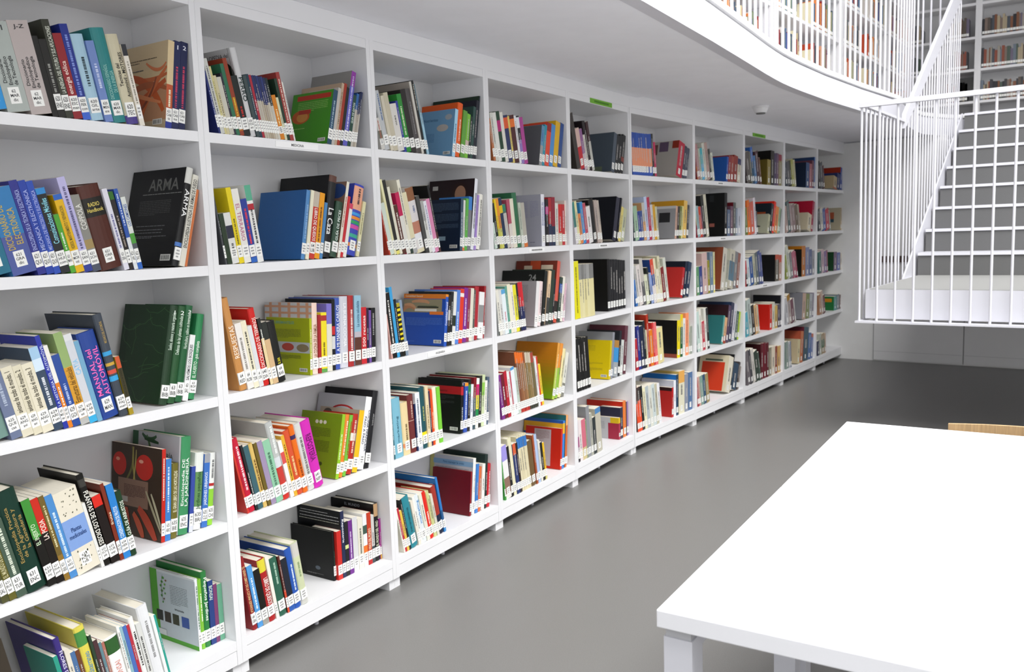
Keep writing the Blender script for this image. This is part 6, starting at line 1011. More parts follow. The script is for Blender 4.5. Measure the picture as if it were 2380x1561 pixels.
(54,0.575,0.02,0.0278,0.22,0.2713,0.171,'22242a',0,None,{'lab': '7'}),
(54,0.606,0.02,0.0374,0.148,0.2115,0.171,'c8ccc8',0,None,{'lab': '7'}),
(54,0.6469,0.02,0.0427,0.24,0.2923,0.171,'5a2c38',0,None,{'lab': '7'}),
(55,0.0431,0.01,0.0208,0.1656,0.2366,-0.088,'c8c0c4',0,None,{'sp': '.35-.6-a82c7c/0-.15-2a2a30','lab': '7'}),
(55,0.0644,0.01,0.0328,0.1636,0.2337,-0.088,'e0d4d4',0,None,{'lab': '7'}),
(55, 0.0977, 0.01, 0.0477, 0.1598, 0.2282, -0.088, 'c86a7c', 0, 'rose slim book, bottom shelf, green-strip bookcase', {'sp': '0-.3-c8b888', 'lab': '7'}),
(55,0.146,0.01,0.0142,0.1529,0.2185,-0.088,'7a8a6c',0,None,{'lab': '7'}),
(55, 0.1606, 0.01, 0.0388, 0.2, 0.2928, -0.088, '8a8c90', 0, 'grey wide book, bottom shelf, green-strip bookcase', {'lab': '7'}),
(55,0.2,0.01,0.0294,0.1715,0.245,-0.088,'a8a89c',0,None,{'lab': '7'}),
(55,0.2299,0.01,0.0398,0.1498,0.214,-0.088,'2a3234',0,None,{'lab': '7'}),
(55, 0.2703, 0.01, 0.0662, 0.1812, 0.2588, -0.088, 'b8b4a4', 0, 'beige book, blue top, bottom shelf, green-strip bookcase', {'sp': '.88-1-4a80b4', 'lab': '7'}),
(55, 0.6014, 0.03, 0.0211, 0.19, 0.1338, 0.0047, 'a02c48', 0, 'map-covered white and crimson book facing out, bottom shelf, green-strip bookcase', {'sp': '0-.75-a42c48/.75-1-dcb81c', 'art': 'R,0,0,1,1,b8b8ba/R,.62,0,1,.74,a02840/R,.7,.74,1,1,d8b41c/L,.08,.5,.4,.8,9,8a8c90/R,.05,.04,.18,.12,6a6c70', 'lab': '9'}),
(55,0.6228,0.03,0.0377,0.1341,0.1916,0.0047,'2c2c40',0,None,{'lab': '9'}),
(55, 0.6608, 0.03, 0.0548, 0.244, 0.221, 0.0047, 'd8742c', 1, 'orange book with big red cover, bottom shelf, green-strip bookcase', {'art': 'R,0,0,1,1,b82410', 'lab': '9'}),
(55, 0.7158, 0.03, 0.0219, 0.2, 0.2135, 0.0047, '8a6c9c', 0, 'mauve slim book at the end, bottom shelf, green-strip bookcase', {'art': 'R,0,0,1,1,2a4a44', 'lab': '9'}),
(61,0.0468,0.008,0.0168,0.1767,0.2524,-0.0973,'2a4a9c',0,None,{'sp': '0-.14-2a50a8/.14-.22-24489a/.22-.65-e0906c','lab': ''}),
(61,0.0641,0.008,0.0233,0.1766,0.2523,-0.0973,'2a4a9c',0,None,{'sp': '0-.14-2a50a8/.14-.22-24489a/.22-.65-e0906c','lab': ''}),
(61,0.0879,0.008,0.0234,0.1766,0.2523,-0.0973,'24489a',0,None,{'sp': '0-.14-2a50a8/.14-.22-24489a/.22-.65-e0906c','lab': ''}),
(61,0.1118,0.008,0.0236,0.1767,0.2525,-0.0973,'2a50a4',0,None,{'sp': '0-.14-2a50a8/.14-.22-24489a/.22-.65-e0906c','lab': ''}),
(61,0.1359,0.008,0.0273,0.1768,0.2525,-0.0973,'2a4a9c',0,None,{'sp': '0-.14-2a50a8/.14-.22-24489a/.22-.65-e0906c','lab': ''}),
(61,0.1637,0.008,0.0275,0.177,0.2529,-0.0973,'24489a',0,None,{'sp': '0-.14-2a50a8/.14-.22-24489a/.22-.65-e0906c','lab': ''}),
(61,0.1917,0.008,0.0277,0.1773,0.2533,-0.0973,'2a50a4',0,None,{'sp': '0-.14-2a50a8/.14-.22-24489a/.22-.65-e0906c','lab': ''}),
(61,0.22,0.008,0.0351,0.1777,0.2539,-0.0973,'2a4a9c',0,None,{'sp': '0-.14-2a50a8/.14-.22-24489a/.22-.65-e0906c','lab': ''}),
(61,0.2557,0.008,0.0499,0.1788,0.2555,-0.0973,'24489a',0,None,{'sp': '0-.14-2a50a8/.14-.22-24489a/.22-.65-e0906c','lab': ''}),
(61,0.3063,0.008,0.0251,0.1825,0.2607,-0.0973,'2a2a26',0,None,{'lab': ''}),
(61,0.3318,0.008,0.0253,0.1481,0.2115,-0.0973,'b82c58',0,None,{'lab': ''}),
(61,0.6374,0.014,0.0856,0.235,0.2356,0.2613,'b02038',0,None,{'art': 'R,0,0,1,1,a8a49c/R,.1,.62,.35,.92,6a4a44/R,.4,.7,.68,.98,5a4a60/R,.8,.78,1,1,8a2c18','lab': ''}),
(61,0.723,0.014,0.0354,0.1539,0.2199,0.2628,'3a3c4c',0,None,{'lab': ''}),
(61,0.7589,0.014,0.0197,0.1475,0.2107,0.2628,'46485a',0,None,{'lab': ''}),
(61,0.7797,0.014,0.0198,0.146,0.2085,0.2628,'3c4050',0,None,{'lab': ''}),
(62,0.0505,0.008,0.0165,0.125,0.1669,-0.145,'3a4a4c',0,None,{'lab': ''}),
(62,0.0675,0.008,0.0474,0.1466,0.2094,-0.145,'9ab89c',0,None,{'lab': ''}),
(62,0.1158,0.008,0.0272,0.1253,0.179,-0.145,'2c3a8c',0,None,{'lab': ''}),
(62,0.1438,0.008,0.0345,0.127,0.1814,-0.145,'3a5088',0,None,{'lab': ''}),
(62,0.179,0.008,0.0348,0.1622,0.2316,-0.145,'d0a070',0,None,{'sp': '.5-1-c0bcb4','lab': ''}),
(62,0.2146,0.008,0.0352,0.1892,0.2703,-0.145,'b8c4e0',0,None,{'lab': ''}),
(62,0.2506,0.008,0.0356,0.1861,0.2658,-0.145,'b02c4c',0,None,{'lab': ''}),
(62,0.287,0.008,0.0323,0.1542,0.2203,-0.145,'c8c4c8',0,None,{'lab': ''}),
(62,0.3201,0.008,0.0327,0.154,0.22,-0.145,'cf9c24',0,None,{'lab': ''}),
(62,0.3535,0.008,0.0255,0.1466,0.2094,-0.1447,'c4c4a4',0,None,{'lab': ''}),
(62,0.61,0.014,0.0276,0.2,0.2154,0.1219,'c8a08c',0,None,{'art': 'R,0,0,1,1,9a9a9c/R,.4,.5,.8,.8,2a2a2c/R,.1,.05,.2,.4,1c1c20/R,0,.92,1,1,c8c8c8','lab': ''}),
(62,0.6383,0.014,0.0319,0.1477,0.211,0.1219,'3a3230',0,None,{'lab': ''}),
(62,0.6708,0.014,0.0321,0.1486,0.2122,0.1219,'6a7438',0,None,{'lab': ''}),
(62,0.7034,0.014,0.0242,0.1508,0.2155,0.1219,'d8cf8c',0,None,{'lab': ''}),
(62,0.7287,0.014,0.0535,0.245,0.2502,0.1219,'e0b860',0,None,{'art': 'R,0,0,1,1,cf9820','lab': ''}),
(62,0.7827,0.014,0.0332,0.1563,0.2233,0.1219,'40424a',0,None,{'lab': ''}),
(63,0.0551,0.006,0.024,0.125,0.1653,-0.1999,'2f6ab0',0,None,{'lab': ''}),
(63,0.08,0.006,0.0261,0.1774,0.2534,-0.1999,'b0b0ac',0,None,{'lab': ''}),
(63,0.107,0.006,0.0464,0.1783,0.2547,-0.1999,'d4ccc8',0,None,{'lab': ''}),
(63,0.1548,0.006,0.0403,0.205,0.2929,-0.1999,'5a5a5c',0,None,{'sp': '.5-1-b8b4ac','lab': ''}),
(63,0.1963,0.006,0.0408,0.1306,0.1865,-0.1999,'d0d4b8',0,None,{'lab': ''}),
(63,0.2383,0.006,0.0204,0.1643,0.2347,-0.1999,'28302c',0,None,{'lab': ''}),
(63,0.2595,0.006,0.0345,0.1358,0.1941,-0.1999,'8a9cc8',0,None,{'lab': ''}),
(63,0.2951,0.006,0.042,0.1983,0.2833,-0.1999,'2a4a8c',0,None,{'sp': '.65-1-d04c34/.0-.4-d8d0cc','lab': ''}),
(63,0.3384,0.006,0.0282,0.2004,0.2863,-0.1999,'dcd4b4',0,None,{'lab': ''}),
(63,0.3676,0.006,0.0284,0.1509,0.2156,-0.1999,'d8d4c0',0,None,{'lab': ''}),
(63,0.397,0.006,0.0287,0.2103,0.3004,-0.1999,'d0ccac',0,None,{'lab': ''}),
(63,0.4266,0.006,0.0437,0.1572,0.2246,-0.1999,'7a2c2c',0,None,{'lab': ''}),
(63,0.4716,0.006,0.0368,0.1988,0.2841,-0.1999,'c8ccc0',0,None,{'lab': ''}),
(63,0.6801,0.012,0.0308,0.205,0.207,0.2408,'b02c30',0,None,{'art': 'R,0,0,1,1,b82c28','lab': ''}),
(63,0.7129,0.012,0.0429,0.24,0.2434,0.2408,'1c2438',1,None,{'art': 'R,0,0,1,1,101624','lab': ''}),
(63,0.7581,0.012,0.0514,0.1672,0.2388,0.2466,'24344c',0,None,{'lab': ''}),
(64,0.0501,0.008,0.0332,0.139,0.1986,-0.1072,'a82430',0,None,{'lab': ''}),
(64,0.0839,0.008,0.0336,0.1937,0.2767,-0.1072,'283080',0,None,{'lab': ''}),
(64,0.1181,0.008,0.0478,0.189,0.27,-0.1072,'1c2440',0,None,{'lab': ''}),
(64,0.1665,0.008,0.0274,0.2104,0.3006,-0.1072,'20262a',0,None,{'lab': ''}),
(64,0.1945,0.008,0.0206,0.1676,0.2394,-0.1072,'cfc8a8',0,None,{'lab': ''}),
(64,0.2157,0.008,0.0278,0.2,0.3366,-0.1072,'b03420',0,None,{'lab': ''}),
(64,0.2441,0.008,0.0424,0.1629,0.2327,-0.1072,'d8781c',0,None,{'lab': ''}),
(64,0.2871,0.008,0.0212,0.1951,0.2787,-0.1072,'c83030',0,None,{'lab': ''}),
(64,0.3089,0.008,0.0359,0.1927,0.2753,-0.1072,'e07070',0,None,{'lab': ''}),
(64,0.3454,0.008,0.0809,0.1635,0.2335,-0.1072,'d8cc94',0,None,{'lab': ''}),
(64,0.6263,0.014,0.0464,0.24,0.2532,0.032,'e0cc1c',0,None,{'art': 'R,0,0,1,1,101012/R,0,0,1,.1,8a4030','lab': ''}),
(64,0.6741,0.014,0.039,0.24,0.2896,0.032,'1c5a34',0,None,{'sp': '.7-1-e0c41c','art': 'R,0,0,1,1,c8c8b8','lab': ''}),
(64,0.7146,0.014,0.0395,0.1805,0.2578,0.032,'dcdcd8',0,None,{'lab': ''}),
(64,0.7557,0.014,0.0481,0.2033,0.2905,0.032,'f09060',0,None,{'lab': ''}),
(64,0.8048,0.014,0.0241,0.1555,0.2222,0.032,'b8b4a4',0,None,{'lab': ''}),
(64,0.8301,0.014,0.0325,0.1356,0.1937,0.032,'8c9488',0,None,{'lab': ''}),
(65,0.0626,0.01,0.026,0.2,0.3026,-0.1334,'5a4a48',0,None,{'sp': '0-.6-e04c24','lab': ''}),
(65,0.0892,0.01,0.0353,0.1998,0.2854,-0.1334,'e0502c',0,None,{'sp': '.7-1-3a3432','lab': ''}),
(65,0.1252,0.01,0.0316,0.2011,0.2873,-0.1334,'1c2020',0,None,{'lab': ''}),
(65,0.1575,0.01,0.036,0.1884,0.2692,-0.1334,'e0dcb8',0,None,{'lab': ''}),
(65,0.1943,0.01,0.0405,0.1906,0.2723,-0.1334,'aab4b8',0,None,{'lab': ''}),
(65,0.2355,0.01,0.041,0.1888,0.2697,-0.1334,'cfd0c4',0,None,{'lab': ''}),
(65,0.2773,0.01,0.0415,0.1918,0.2739,-0.1334,'c0cccc',0,None,{'lab': ''}),
(65,0.3196,0.01,0.0335,0.1878,0.2683,-0.1334,'b8b49c',0,None,{'lab': ''}),
(65,0.3539,0.01,0.0338,0.1861,0.2659,-0.1334,'e0e0e4',0,None,{'lab': ''}),
(65,0.5441,0.016,0.0255,0.19,0.2015,0.0183,'b42024',0,None,{'art': 'R,0,0,1,1,b02420/R,0,.88,1,1,2a1010','lab': ''}),
(65,0.5719,0.016,0.0344,0.24,0.2442,0.0183,'e4e6ec',0,None,{'art': 'R,0,0,1,1,c0c4d0','lab': ''}),
(65,0.6086,0.016,0.0347,0.25,0.2784,0.0183,'1c3c58',0,None,{'art': 'R,0,0,1,1,1c68b0','lab': ''}),
(65,0.6486,0.016,0.089,0.24,0.2942,0.0183,'d8d4bc',0,None,{'sp': '.72-1-dca454','art': 'R,0,0,1,1,b8a058','lab': ''}),
(65,0.741,0.016,0.0544,0.2,0.2606,0.0183,'8a90a0',0,None,{'lab': ''}),
(65,0.7994,0.016,0.0646,0.2,0.2646,0.0183,'4a6a94',0,None,{'lab': ''}),
(71,0.0743,0.008,0.0072,0.158,0.2257,-0.2326,'8a2c38',0,None,{'sp': '0-.4-d8901c','lab': ''}),
(71,0.0823,0.008,0.0419,0.1667,0.2381,-0.2326,'a87a7c',0,None,{'lab': ''}),
(71,0.1266,0.008,0.0295,0.1494,0.2135,-0.2326,'a8b4a4',0,None,{'lab': ''}),
(71,0.1578,0.008,0.0384,0.1523,0.2176,-0.2326,'3aa4b0',0,None,{'sp': '0-.5-5aa8d0','lab': ''}),
(71,0.1984,0.008,0.0388,0.1791,0.2559,-0.2326,'c8c8bc',0,None,{'lab': ''}),
(71,0.2395,0.008,0.0481,0.1818,0.2598,-0.2326,'b0948c',0,None,{'lab': ''}),
(71,0.2903,0.008,0.0353,0.1538,0.2198,-0.2326,'3a3c36',0,None,{'lab': ''}),
(71,0.3277,0.008,0.0357,0.1368,0.1954,-0.2326,'cfd4c4',0,None,{'lab': ''}),
(71,0.5757,0.014,0.0289,0.2,0.1832,0.147,'2a4ea0',0,None,{'art': 'R,0,0,1,1,2458a8','lab': ''}),
(71,0.6067,0.014,0.0488,0.1342,0.1916,0.147,'8a2c30',0,None,{'lab': ''}),
(71,0.6574,0.014,0.0494,0.1339,0.1913,0.147,'9a4438',0,None,{'lab': ''}),
(71,0.7096,0.014,0.0704,0.1379,0.1971,0.147,'8a3028',0,None,{'lab': ''}),
(71,0.7822,0.014,0.0613,0.125,0.1772,0.147,'cfc8b4',0,None,{'sp': '.75-1-2a2c5c','lab': ''}),
(72,0.067,0.008,0.0074,0.1521,0.2173,-0.2072,'9a2c3c',0,None,{'sp': '.4-1-b8b03c','lab': ''}),
(72,0.075,0.008,0.0428,0.1505,0.215,-0.2072,'90b0b4',0,None,{'lab': ''}),
(72,0.1196,0.008,0.0345,0.1494,0.2135,-0.2072,'c04028',0,None,{'lab': ''}),
(72,0.1556,0.008,0.0172,0.1507,0.2152,-0.2072,'7a5064',0,None,{'lab': ''}),
(72,0.1737,0.008,0.0439,0.2,0.2937,-0.2072,'2a2a28',0,None,{'lab': ''}),
(72,0.2194,0.008,0.0445,0.209,0.2986,-0.2072,'c8c4b0',0,None,{'lab': ''}),
(72,0.5424,0.014,0.048,0.26,0.3165,0.0315,'141416',0,None,{'art': 'R,0,0,1,1,0e0f10/R,.55,.8,.68,.95,24282a/R,.2,.25,.6,.27,5a5a5c/R,.55,.22,.7,.3,a05c50','lab': ''}),
(72,0.5931,0.014,0.0584,0.1357,0.1939,0.0315,'5a6a84',0,None,{'lab': ''}),
(72,0.6539,0.014,0.0493,0.154,0.2199,0.0315,'6a4a5c',0,None,{'lab': ''}),
(72,0.7056,0.014,0.05,0.2,0.2481,0.0315,'5a5f5c',0,None,{'art': 'R,0,0,1,1,6a1420','lab': ''}),
(72,0.7571,0.014,0.0301,0.1396,0.1995,0.0315,'8894a4',0,None,{'lab': ''}),
(72,0.7909,0.014,0.0714,0.1447,0.2068,0.0315,'b8bcc8',0,None,{'lab': ''}),
(73,0.0415,0.006,0.0512,0.2,0.1975,-0.077,'5a8c64',0,None,{'art': 'R,0,0,1,1,9a4a20','lab': ''}),
(73,0.0933,0.006,0.0519,0.1396,0.1994,-0.077,'34407c',0,None,{'lab': ''}),
(73,0.1457,0.006,0.0884,0.203,0.29,-0.077,'c0a4a0',0,None,{'lab': ''}),
(73,0.2348,0.006,0.0357,0.165,0.2358,-0.0687,'8a8428',0,None,{'lab': ''}),
(73,0.271,0.006,0.0545,0.2058,0.2941,-0.0426,'6a8094',0,None,{'lab': ''}),
(73,0.326,0.006,0.0274,0.2045,0.2921,-0.0175,'c8c4a0',0,None,{'sp': '0-.8-dcd07c','lab': ''}),
(73,0.4573,0.012,0.0736,0.24,0.3143,0.2089,'c0bcb0',0,None,{'art': 'R,0,0,1,1,8a4830','lab': ''}),
(73,0.5331,0.012,0.0561,0.2053,0.2933,0.2089,'a8a898',0,None,{'lab': ''}),
(73,0.5942,0.012,0.0956,0.2053,0.2933,0.2089,'b8b4a4',0,None,{'sp': '.2-.7-5a7484','lab': ''}),
(73,0.6917,0.012,0.0584,0.1948,0.2783,0.2089,'7a7a7c',0,None,{'lab': ''}),
(73,0.7522,0.012,0.0493,0.1864,0.2663,0.2089,'8a5a50',0,None,{'lab': ''}),
(73,0.8017,0.012,0.0146,0.1783,0.2548,0.2089,'cfd0d4',0,None,{'lab': ''}),
(74,0.0477,0.008,0.0075,0.125,0.1711,-0.1491,'3a4854',0,None,{'lab': ''}),
(74,0.0557,0.008,0.0514,0.1984,0.2835,-0.1182,'b8ccc4',0,None,{'lab': ''}),
(74,0.1081,0.008,0.0345,0.2095,0.2993,-0.1182,'dcdad0',0,None,{'lab': ''}),
(74,0.1434,0.008,0.0437,0.1459,0.2084,-0.1182,'b83c4c',0,None,{'lab': ''}),
(74,0.188,0.008,0.0353,0.2109,0.3012,-0.1182,'d4d4cc',0,None,{'lab': ''}),
(74,0.2241,0.008,0.0356,0.2088,0.2983,-0.1182,'2a2a2c',0,None,{'lab': ''}),
(74,0.4738,0.014,0.0277,0.21,0.2147,0.2537,'58a098',0,None,{'art': 'R,0,0,1,1,2c6c6c','lab': ''}),
(74,0.5041,0.014,0.0469,0.1364,0.1949,0.2537,'d8a87c',0,None,{'sp': '0-.3-a04028','lab': ''}),
(74,0.5529,0.014,0.0475,0.25,0.2819,0.2537,'54425a',0,None,{'art': 'R,0,0,1,1,2a1218','lab': ''}),
(74,0.6031,0.014,0.0578,0.26,0.2972,0.2537,'3a3c54',0,None,{'art': 'R,0,0,1,1,1c2c48','lab': ''}),
(74,0.6633,0.014,0.0587,0.1965,0.2807,0.2537,'c8c8d0',0,None,{'lab': ''}),
(74,0.7237,0.014,0.0495,0.1,0.2215,0.2537,'3a5a4c',0,None,{'lab': ''}),
(74,0.7741,0.014,0.0299,0.1509,0.2156,0.2537,'b0cc34',0,None,{'lab': ''}),
(75,0.0571,0.01,0.0253,0.1502,0.2145,-0.1631,'a02c38',0,None,{'lab': ''}),
(75,0.0831,0.01,0.0299,0.1502,0.2145,-0.1631,'c8a094',0,None,{'lab': ''}),
(75,0.1138,0.01,0.0506,0.15,0.2142,-0.1631,'7a988c',0,None,{'lab': ''}),
(75,0.1655,0.01,0.0409,0.1523,0.2176,-0.1631,'34506c',0,None,{'lab': ''}),
(75,0.2073,0.01,0.0518,0.2,0.2159,-0.1631,'9a8a5c',0,None,{'lab': ''}),
(75,0.5492,0.016,0.0869,0.235,0.2765,0.3292,'e0dac8',0,None,{'art': 'R,0,0,1,1,c8c0a4/R,.1,0,.88,.8,c0381c/R,.2,.83,.8,.88,4a5a4a','lab': ''}),
(75,0.6343,0.016,0.0217,0.255,0.2946,0.3292,'16181a',1,None,{'art': 'R,0,0,1,1,0e0f11','lab': ''}),
(75,0.6653,0.016,0.0894,0.2,0.2098,0.3292,'34485c',0,None,{'lab': ''}),
(75,0.7542,0.016,0.0338,0.1,0.2176,0.3292,'3a3434',0,None,{'lab': ''}),
(75,0.7891,0.016,0.0226,0.1262,0.1803,0.3292,'8a8078',0,None,{'lab': ''}),
(81,0.0841,0.008,0.0072,0.1849,0.2642,-0.2362,'3a3034',0,None,{'lab': ''}),
(81,0.0921,0.008,0.0773,0.1655,0.2365,-0.2362,'5a5450',0,None,{'lab': ''}),
(81,0.1739,0.008,0.0291,0.1714,0.2449,-0.2362,'6a6a5c',0,None,{'lab': ''}),
(81,0.205,0.008,0.0443,0.199,0.2843,-0.2362,'3868b4',0,None,{'sp': '0-.6-28506c','lab': ''}),
(81,0.2521,0.008,0.0448,0.1516,0.2166,-0.2362,'4a78a8',0,None,{'lab': ''}),
(81,0.2997,0.008,0.0607,0.1791,0.2559,-0.2362,'4a2c34',0,None,{'lab': ''}),
(81,0.364,0.008,0.0305,0.1468,0.2098,-0.2362,'6a4a3c',0,None,{'lab': ''}),
(81,0.525,0.014,0.0771,0.22,0.2038,0.0335,'8a7a34',0,None,{'art': 'R,0,0,1,1,6a5c24','lab': ''}),
(81,0.6041,0.014,0.0785,0.24,0.2797,0.0335,'2a2622',0,None,{'art': 'R,0,0,1,1,14120e','lab': ''}),
(81,0.6842,0.014,0.0569,0.1837,0.2625,0.0335,'4a3c5c',0,None,{'lab': ''}),
(81,0.7424,0.014,0.046,0.186,0.2657,0.0335,'6a4c64',0,None,{'lab': ''}),
(81,0.7901,0.014,0.0701,0.1805,0.2578,0.0335,'8a8054',0,None,{'sp': '.8-1-8c3040','lab': ''}),
(82,0.0573,0.008,0.0465,0.1461,0.2087,-0.1531,'6a7a3c',0,None,{'lab': ''}),
(82,0.1047,0.008,0.0539,0.1871,0.2672,-0.1531,'e07024',0,None,{'lab': ''}),
(82,0.1597,0.008,0.0824,0.1771,0.2529,-0.1531,'cc6454',0,None,{'lab': ''}),
(82,0.2434,0.008,0.0416,0.2026,0.2894,-0.1531,'dcd4dc',0,None,{'lab': ''}),
(82,0.2859,0.008,0.0278,0.1277,0.1824,-0.1531,'5a5c60',0,None,{'lab': ''}),
(82,0.5247,0.014,0.0432,0.2,0.1588,0.2537,'b8b898',0,None,{'art': 'R,0,0,1,1,b0b098/E,.4,.35,.3,.06,3a3a34','lab': ''}),
(82,0.5711,0.014,0.0585,0.22,0.2462,0.2537,'20282c',0,None,{'art': 'R,0,0,1,1,14202a/R,.2,.5,.8,.7,a04820','lab': ''}),
(82,0.6312,0.014,0.0443,0.1866,0.2666,0.2537,'e02c18',0,None,{'lab': ''}),
(82,0.6797,0.014,0.0752,0.1,0.2208,0.2537,'e08848',0,None,{'lab': ''}),
(82,0.7561,0.014,0.0456,0.1523,0.2176,0.2537,'a8bc98',0,None,{'lab': ''}),
(82,0.8016,0.014,0.015,0.1467,0.2096,0.2537,'34504c',0,None,{'lab': ''}),
(83,0.0645,0.006,0.0331,0.1422,0.2031,-0.204,'b02c34',0,None,{'sp': '0-.5-2a3434','lab': ''}),
(83,0.0986,0.006,0.0537,0.1477,0.211,-0.204,'c0ccd0',0,None,{'lab': ''}),
(83,0.1539,0.006,0.0683,0.1589,0.227,-0.204,'2c508c',0,None,{'lab': ''}),
(83,0.224,0.006,0.0553,0.1706,0.2438,-0.204,'a8a894',0,None,{'lab': ''}),
(83,0.2809,0.006,0.0561,0.2,0.2599,-0.204,'5a6468',0,None,{'lab': ''}),
(83,0.3386,0.006,0.0569,0.1901,0.2716,-0.204,'44507c',0,None,{'lab': ''}),
(83,0.3971,0.006,0.0285,0.181,0.2586,-0.204,'50588c',0,None,{'lab': ''}),
(83,0.7071,0.012,0.0912,0.22,0.2228,0.0264,'5a564c',0,None,{'sp': '.8-1-b0503c','art': 'R,0,0,1,1,101010','lab': ''}),
(83,0.8013,0.012,0.0618,0.1518,0.2169,0.0264,'a88878',0,None,{'sp': '.7-1-b04a38','lab': ''}),
(84,0.0649,0.008,0.0582,0.1372,0.1959,-0.2045,'50a0b0',0,None,{'lab': ''}),
(84,0.1247,0.008,0.074,0.2069,0.2956,-0.2045,'a8b4b0',0,None,{'lab': ''}),
(84,0.2007,0.008,0.0601,0.1703,0.2432,-0.2045,'34302c',0,None,{'lab': ''}),
(84,0.2625,0.008,0.061,0.1687,0.241,-0.2045,'d0a878',0,None,{'lab': ''}),
(84,0.3251,0.008,0.0306,0.1635,0.2336,-0.2045,'b8b4a0',0,None,{'lab': ''}),
(84,0.5813,0.014,0.0639,0.19,0.2149,0.0037,'c8281c',0,None,{'art': 'R,0,0,1,1,bc1c10','lab': ''}),
(84,0.6455,0.014,0.0648,0.1588,0.2269,0.0037,'c4c4b4',0,None,{'lab': ''}),
(84,0.7106,0.014,0.0655,0.1349,0.1928,0.0037,'c0a054',0,None,{'lab': ''}),
(84,0.7763,0.014,0.0664,0.1,0.1989,0.0037,'4a4458',0,None,{'lab': ''}),
(84,0.843,0.014,0.0248,0.24,0.2721,0.0037,'1c1c24',0,None,{'art': 'R,0,0,1,1,101018','lab': ''}),
(85,0.0988,0.01,0.0729,0.1972,0.2817,-0.2669,'6a6468',0,None,{'lab': ''}),
(85,0.1748,0.01,0.0442,0.1,0.2901,-0.2669,'44444a',0,None,{'lab': ''}),
(85,0.2211,0.01,0.0598,0.1993,0.2848,-0.2669,'c8c4bc',0,None,{'lab': ''}),
(85,0.2835,0.01,0.0761,0.1804,0.2578,-0.2669,'344238',0,None,{'lab': ''}),
(85,0.3629,0.01,0.0306,0.1717,0.2453,-0.2669,'4a5a50',0,None,{'lab': ''}),
(85,0.3905,0.016,0.065,0.2,0.2955,0.0,'5a1c24',1,None,{'art': 'R,0,0,1,1,3c1418','lab': ''}),
(85,0.4558,0.016,0.066,0.2066,0.2951,0.0044,'641c28',1,None,{'lab': ''}),
(85,0.5221,0.016,0.0669,0.201,0.2871,0.0044,'581a22',1,None,{'lab': ''}),
(85,0.5893,0.016,0.0507,0.1686,0.2408,0.0044,'8a8470',0,None,{'lab': ''}),
(85,0.6403,0.016,0.086,0.1683,0.2405,0.0044,'d8ccb8',0,None,{'lab': ''}),
(85,0.7266,0.016,0.0523,0.1651,0.2359,0.0044,'8a4434',0,None,{'lab': ''}),
(85,0.7792,0.016,0.0708,0.1605,0.2293,0.0044,'c49c5c',0,None,{'lab': ''}),
(85,0.8502,0.016,0.0176,0.1592,0.2274,0.0044,'c0a484',0,None,{'lab': ''}),
(91,0.0703,0.008,0.0405,0.1487,0.2124,-0.2278,'283444',0,None,{'lab': ''}),
(91,0.1123,0.008,0.0731,0.146,0.2086,-0.2278,'54545a',0,None,{'lab': ''}),
(91,0.1877,0.008,0.0368,0.1558,0.2225,-0.2278,'3a3c24',0,None,{'lab': ''}),
(91,0.2259,0.008,0.0623,0.1628,0.2326,-0.2278,'a4a458',0,None,{'lab': ''}),
(91,0.2903,0.008,0.044,0.1613,0.2305,-0.2278,'c0bc98',0,None,{'lab': ''}),
(91,0.6043,0.014,0.0965,0.22,0.2252,0.0365,'34507c',0,None,{'art': 'R,0,0,1,1,16243c','lab': ''}),
(91,0.7018,0.014,0.07,0.1537,0.2195,0.0365,'a86068',0,None,{'lab': ''}),
(91,0.7727,0.014,0.0567,0.1762,0.2518,0.0365,'6a3c4c',0,None,{'lab': ''}),
(91,0.83,0.014,0.0284,0.24,0.2857,0.0365,'3060a0',0,None,{'art': 'R,0,0,1,1,24406c','lab': ''}),
(92,0.0808,0.008,0.0557,0.1573,0.2248,-0.2631,'b89c94',0,None,{'lab': ''}),
(92,0.1388,0.008,0.0651,0.1923,0.2748,-0.2631,'4a5e60',0,None,{'lab': ''}),
(92,0.2066,0.008,0.0493,0.1689,0.2413,-0.2631,'a08c8c',0,None,{'lab': ''}),
(92,0.2581,0.008,0.0837,0.1701,0.2431,-0.2631,'8a7474',0,None,{'lab': ''}),
(92,0.3453,0.008,0.068,0.1701,0.243,-0.2631,'6a5c4c',0,None,{'lab': ''}),
(92,0.4161,0.008,0.0429,0.1707,0.2438,-0.2631,'a89c8c',0,None,{'lab': ''}),
(92,0.6449,0.014,0.1063,0.19,0.1571,0.2263,'d8ccb0',0,None,{'art': 'R,0,0,1,1,ccc0a4','lab': ''}),
(92,0.7536,0.014,0.0539,0.25,0.2795,0.2263,'a02048',0,None,{'art': 'R,0,0,1,1,b01434','lab': ''}),
(93,0.0884,0.006,0.0472,0.15,0.2142,-0.3138,'8a9448',0,None,{'lab': ''}),
(93,0.1385,0.006,0.0645,0.2053,0.2932,-0.3138,'c0c4b8',0,None,{'lab': ''}),
(93,0.2067,0.006,0.0654,0.1632,0.2331,-0.3138,'78787a',0,None,{'lab': ''}),
(93,0.2759,0.006,0.0833,0.1663,0.2376,-0.3138,'a86074',0,None,{'lab': ''}),
(93,0.3639,0.006,0.025,0.1685,0.2407,-0.3138,'9c4058',0,None,{'lab': ''}),
(93,0.4982,0.012,0.1023,0.23,0.2756,0.0044,'b06c2c',0,None,{'art': 'R,0,0,1,1,181a16/R,0,.9,1,1,b87418','lab': ''}),
(93,0.6089,0.012,0.1047,0.1822,0.2603,0.0044,'7a80a0',0,None,{'lab': ''}),
(93,0.7193,0.012,0.071,0.1675,0.2393,0.0044,'5a6488',0,None,{'lab': ''}),
(93,0.7957,0.012,0.0721,0.1578,0.2254,0.0044,'94949c',0,None,{'lab': ''}),
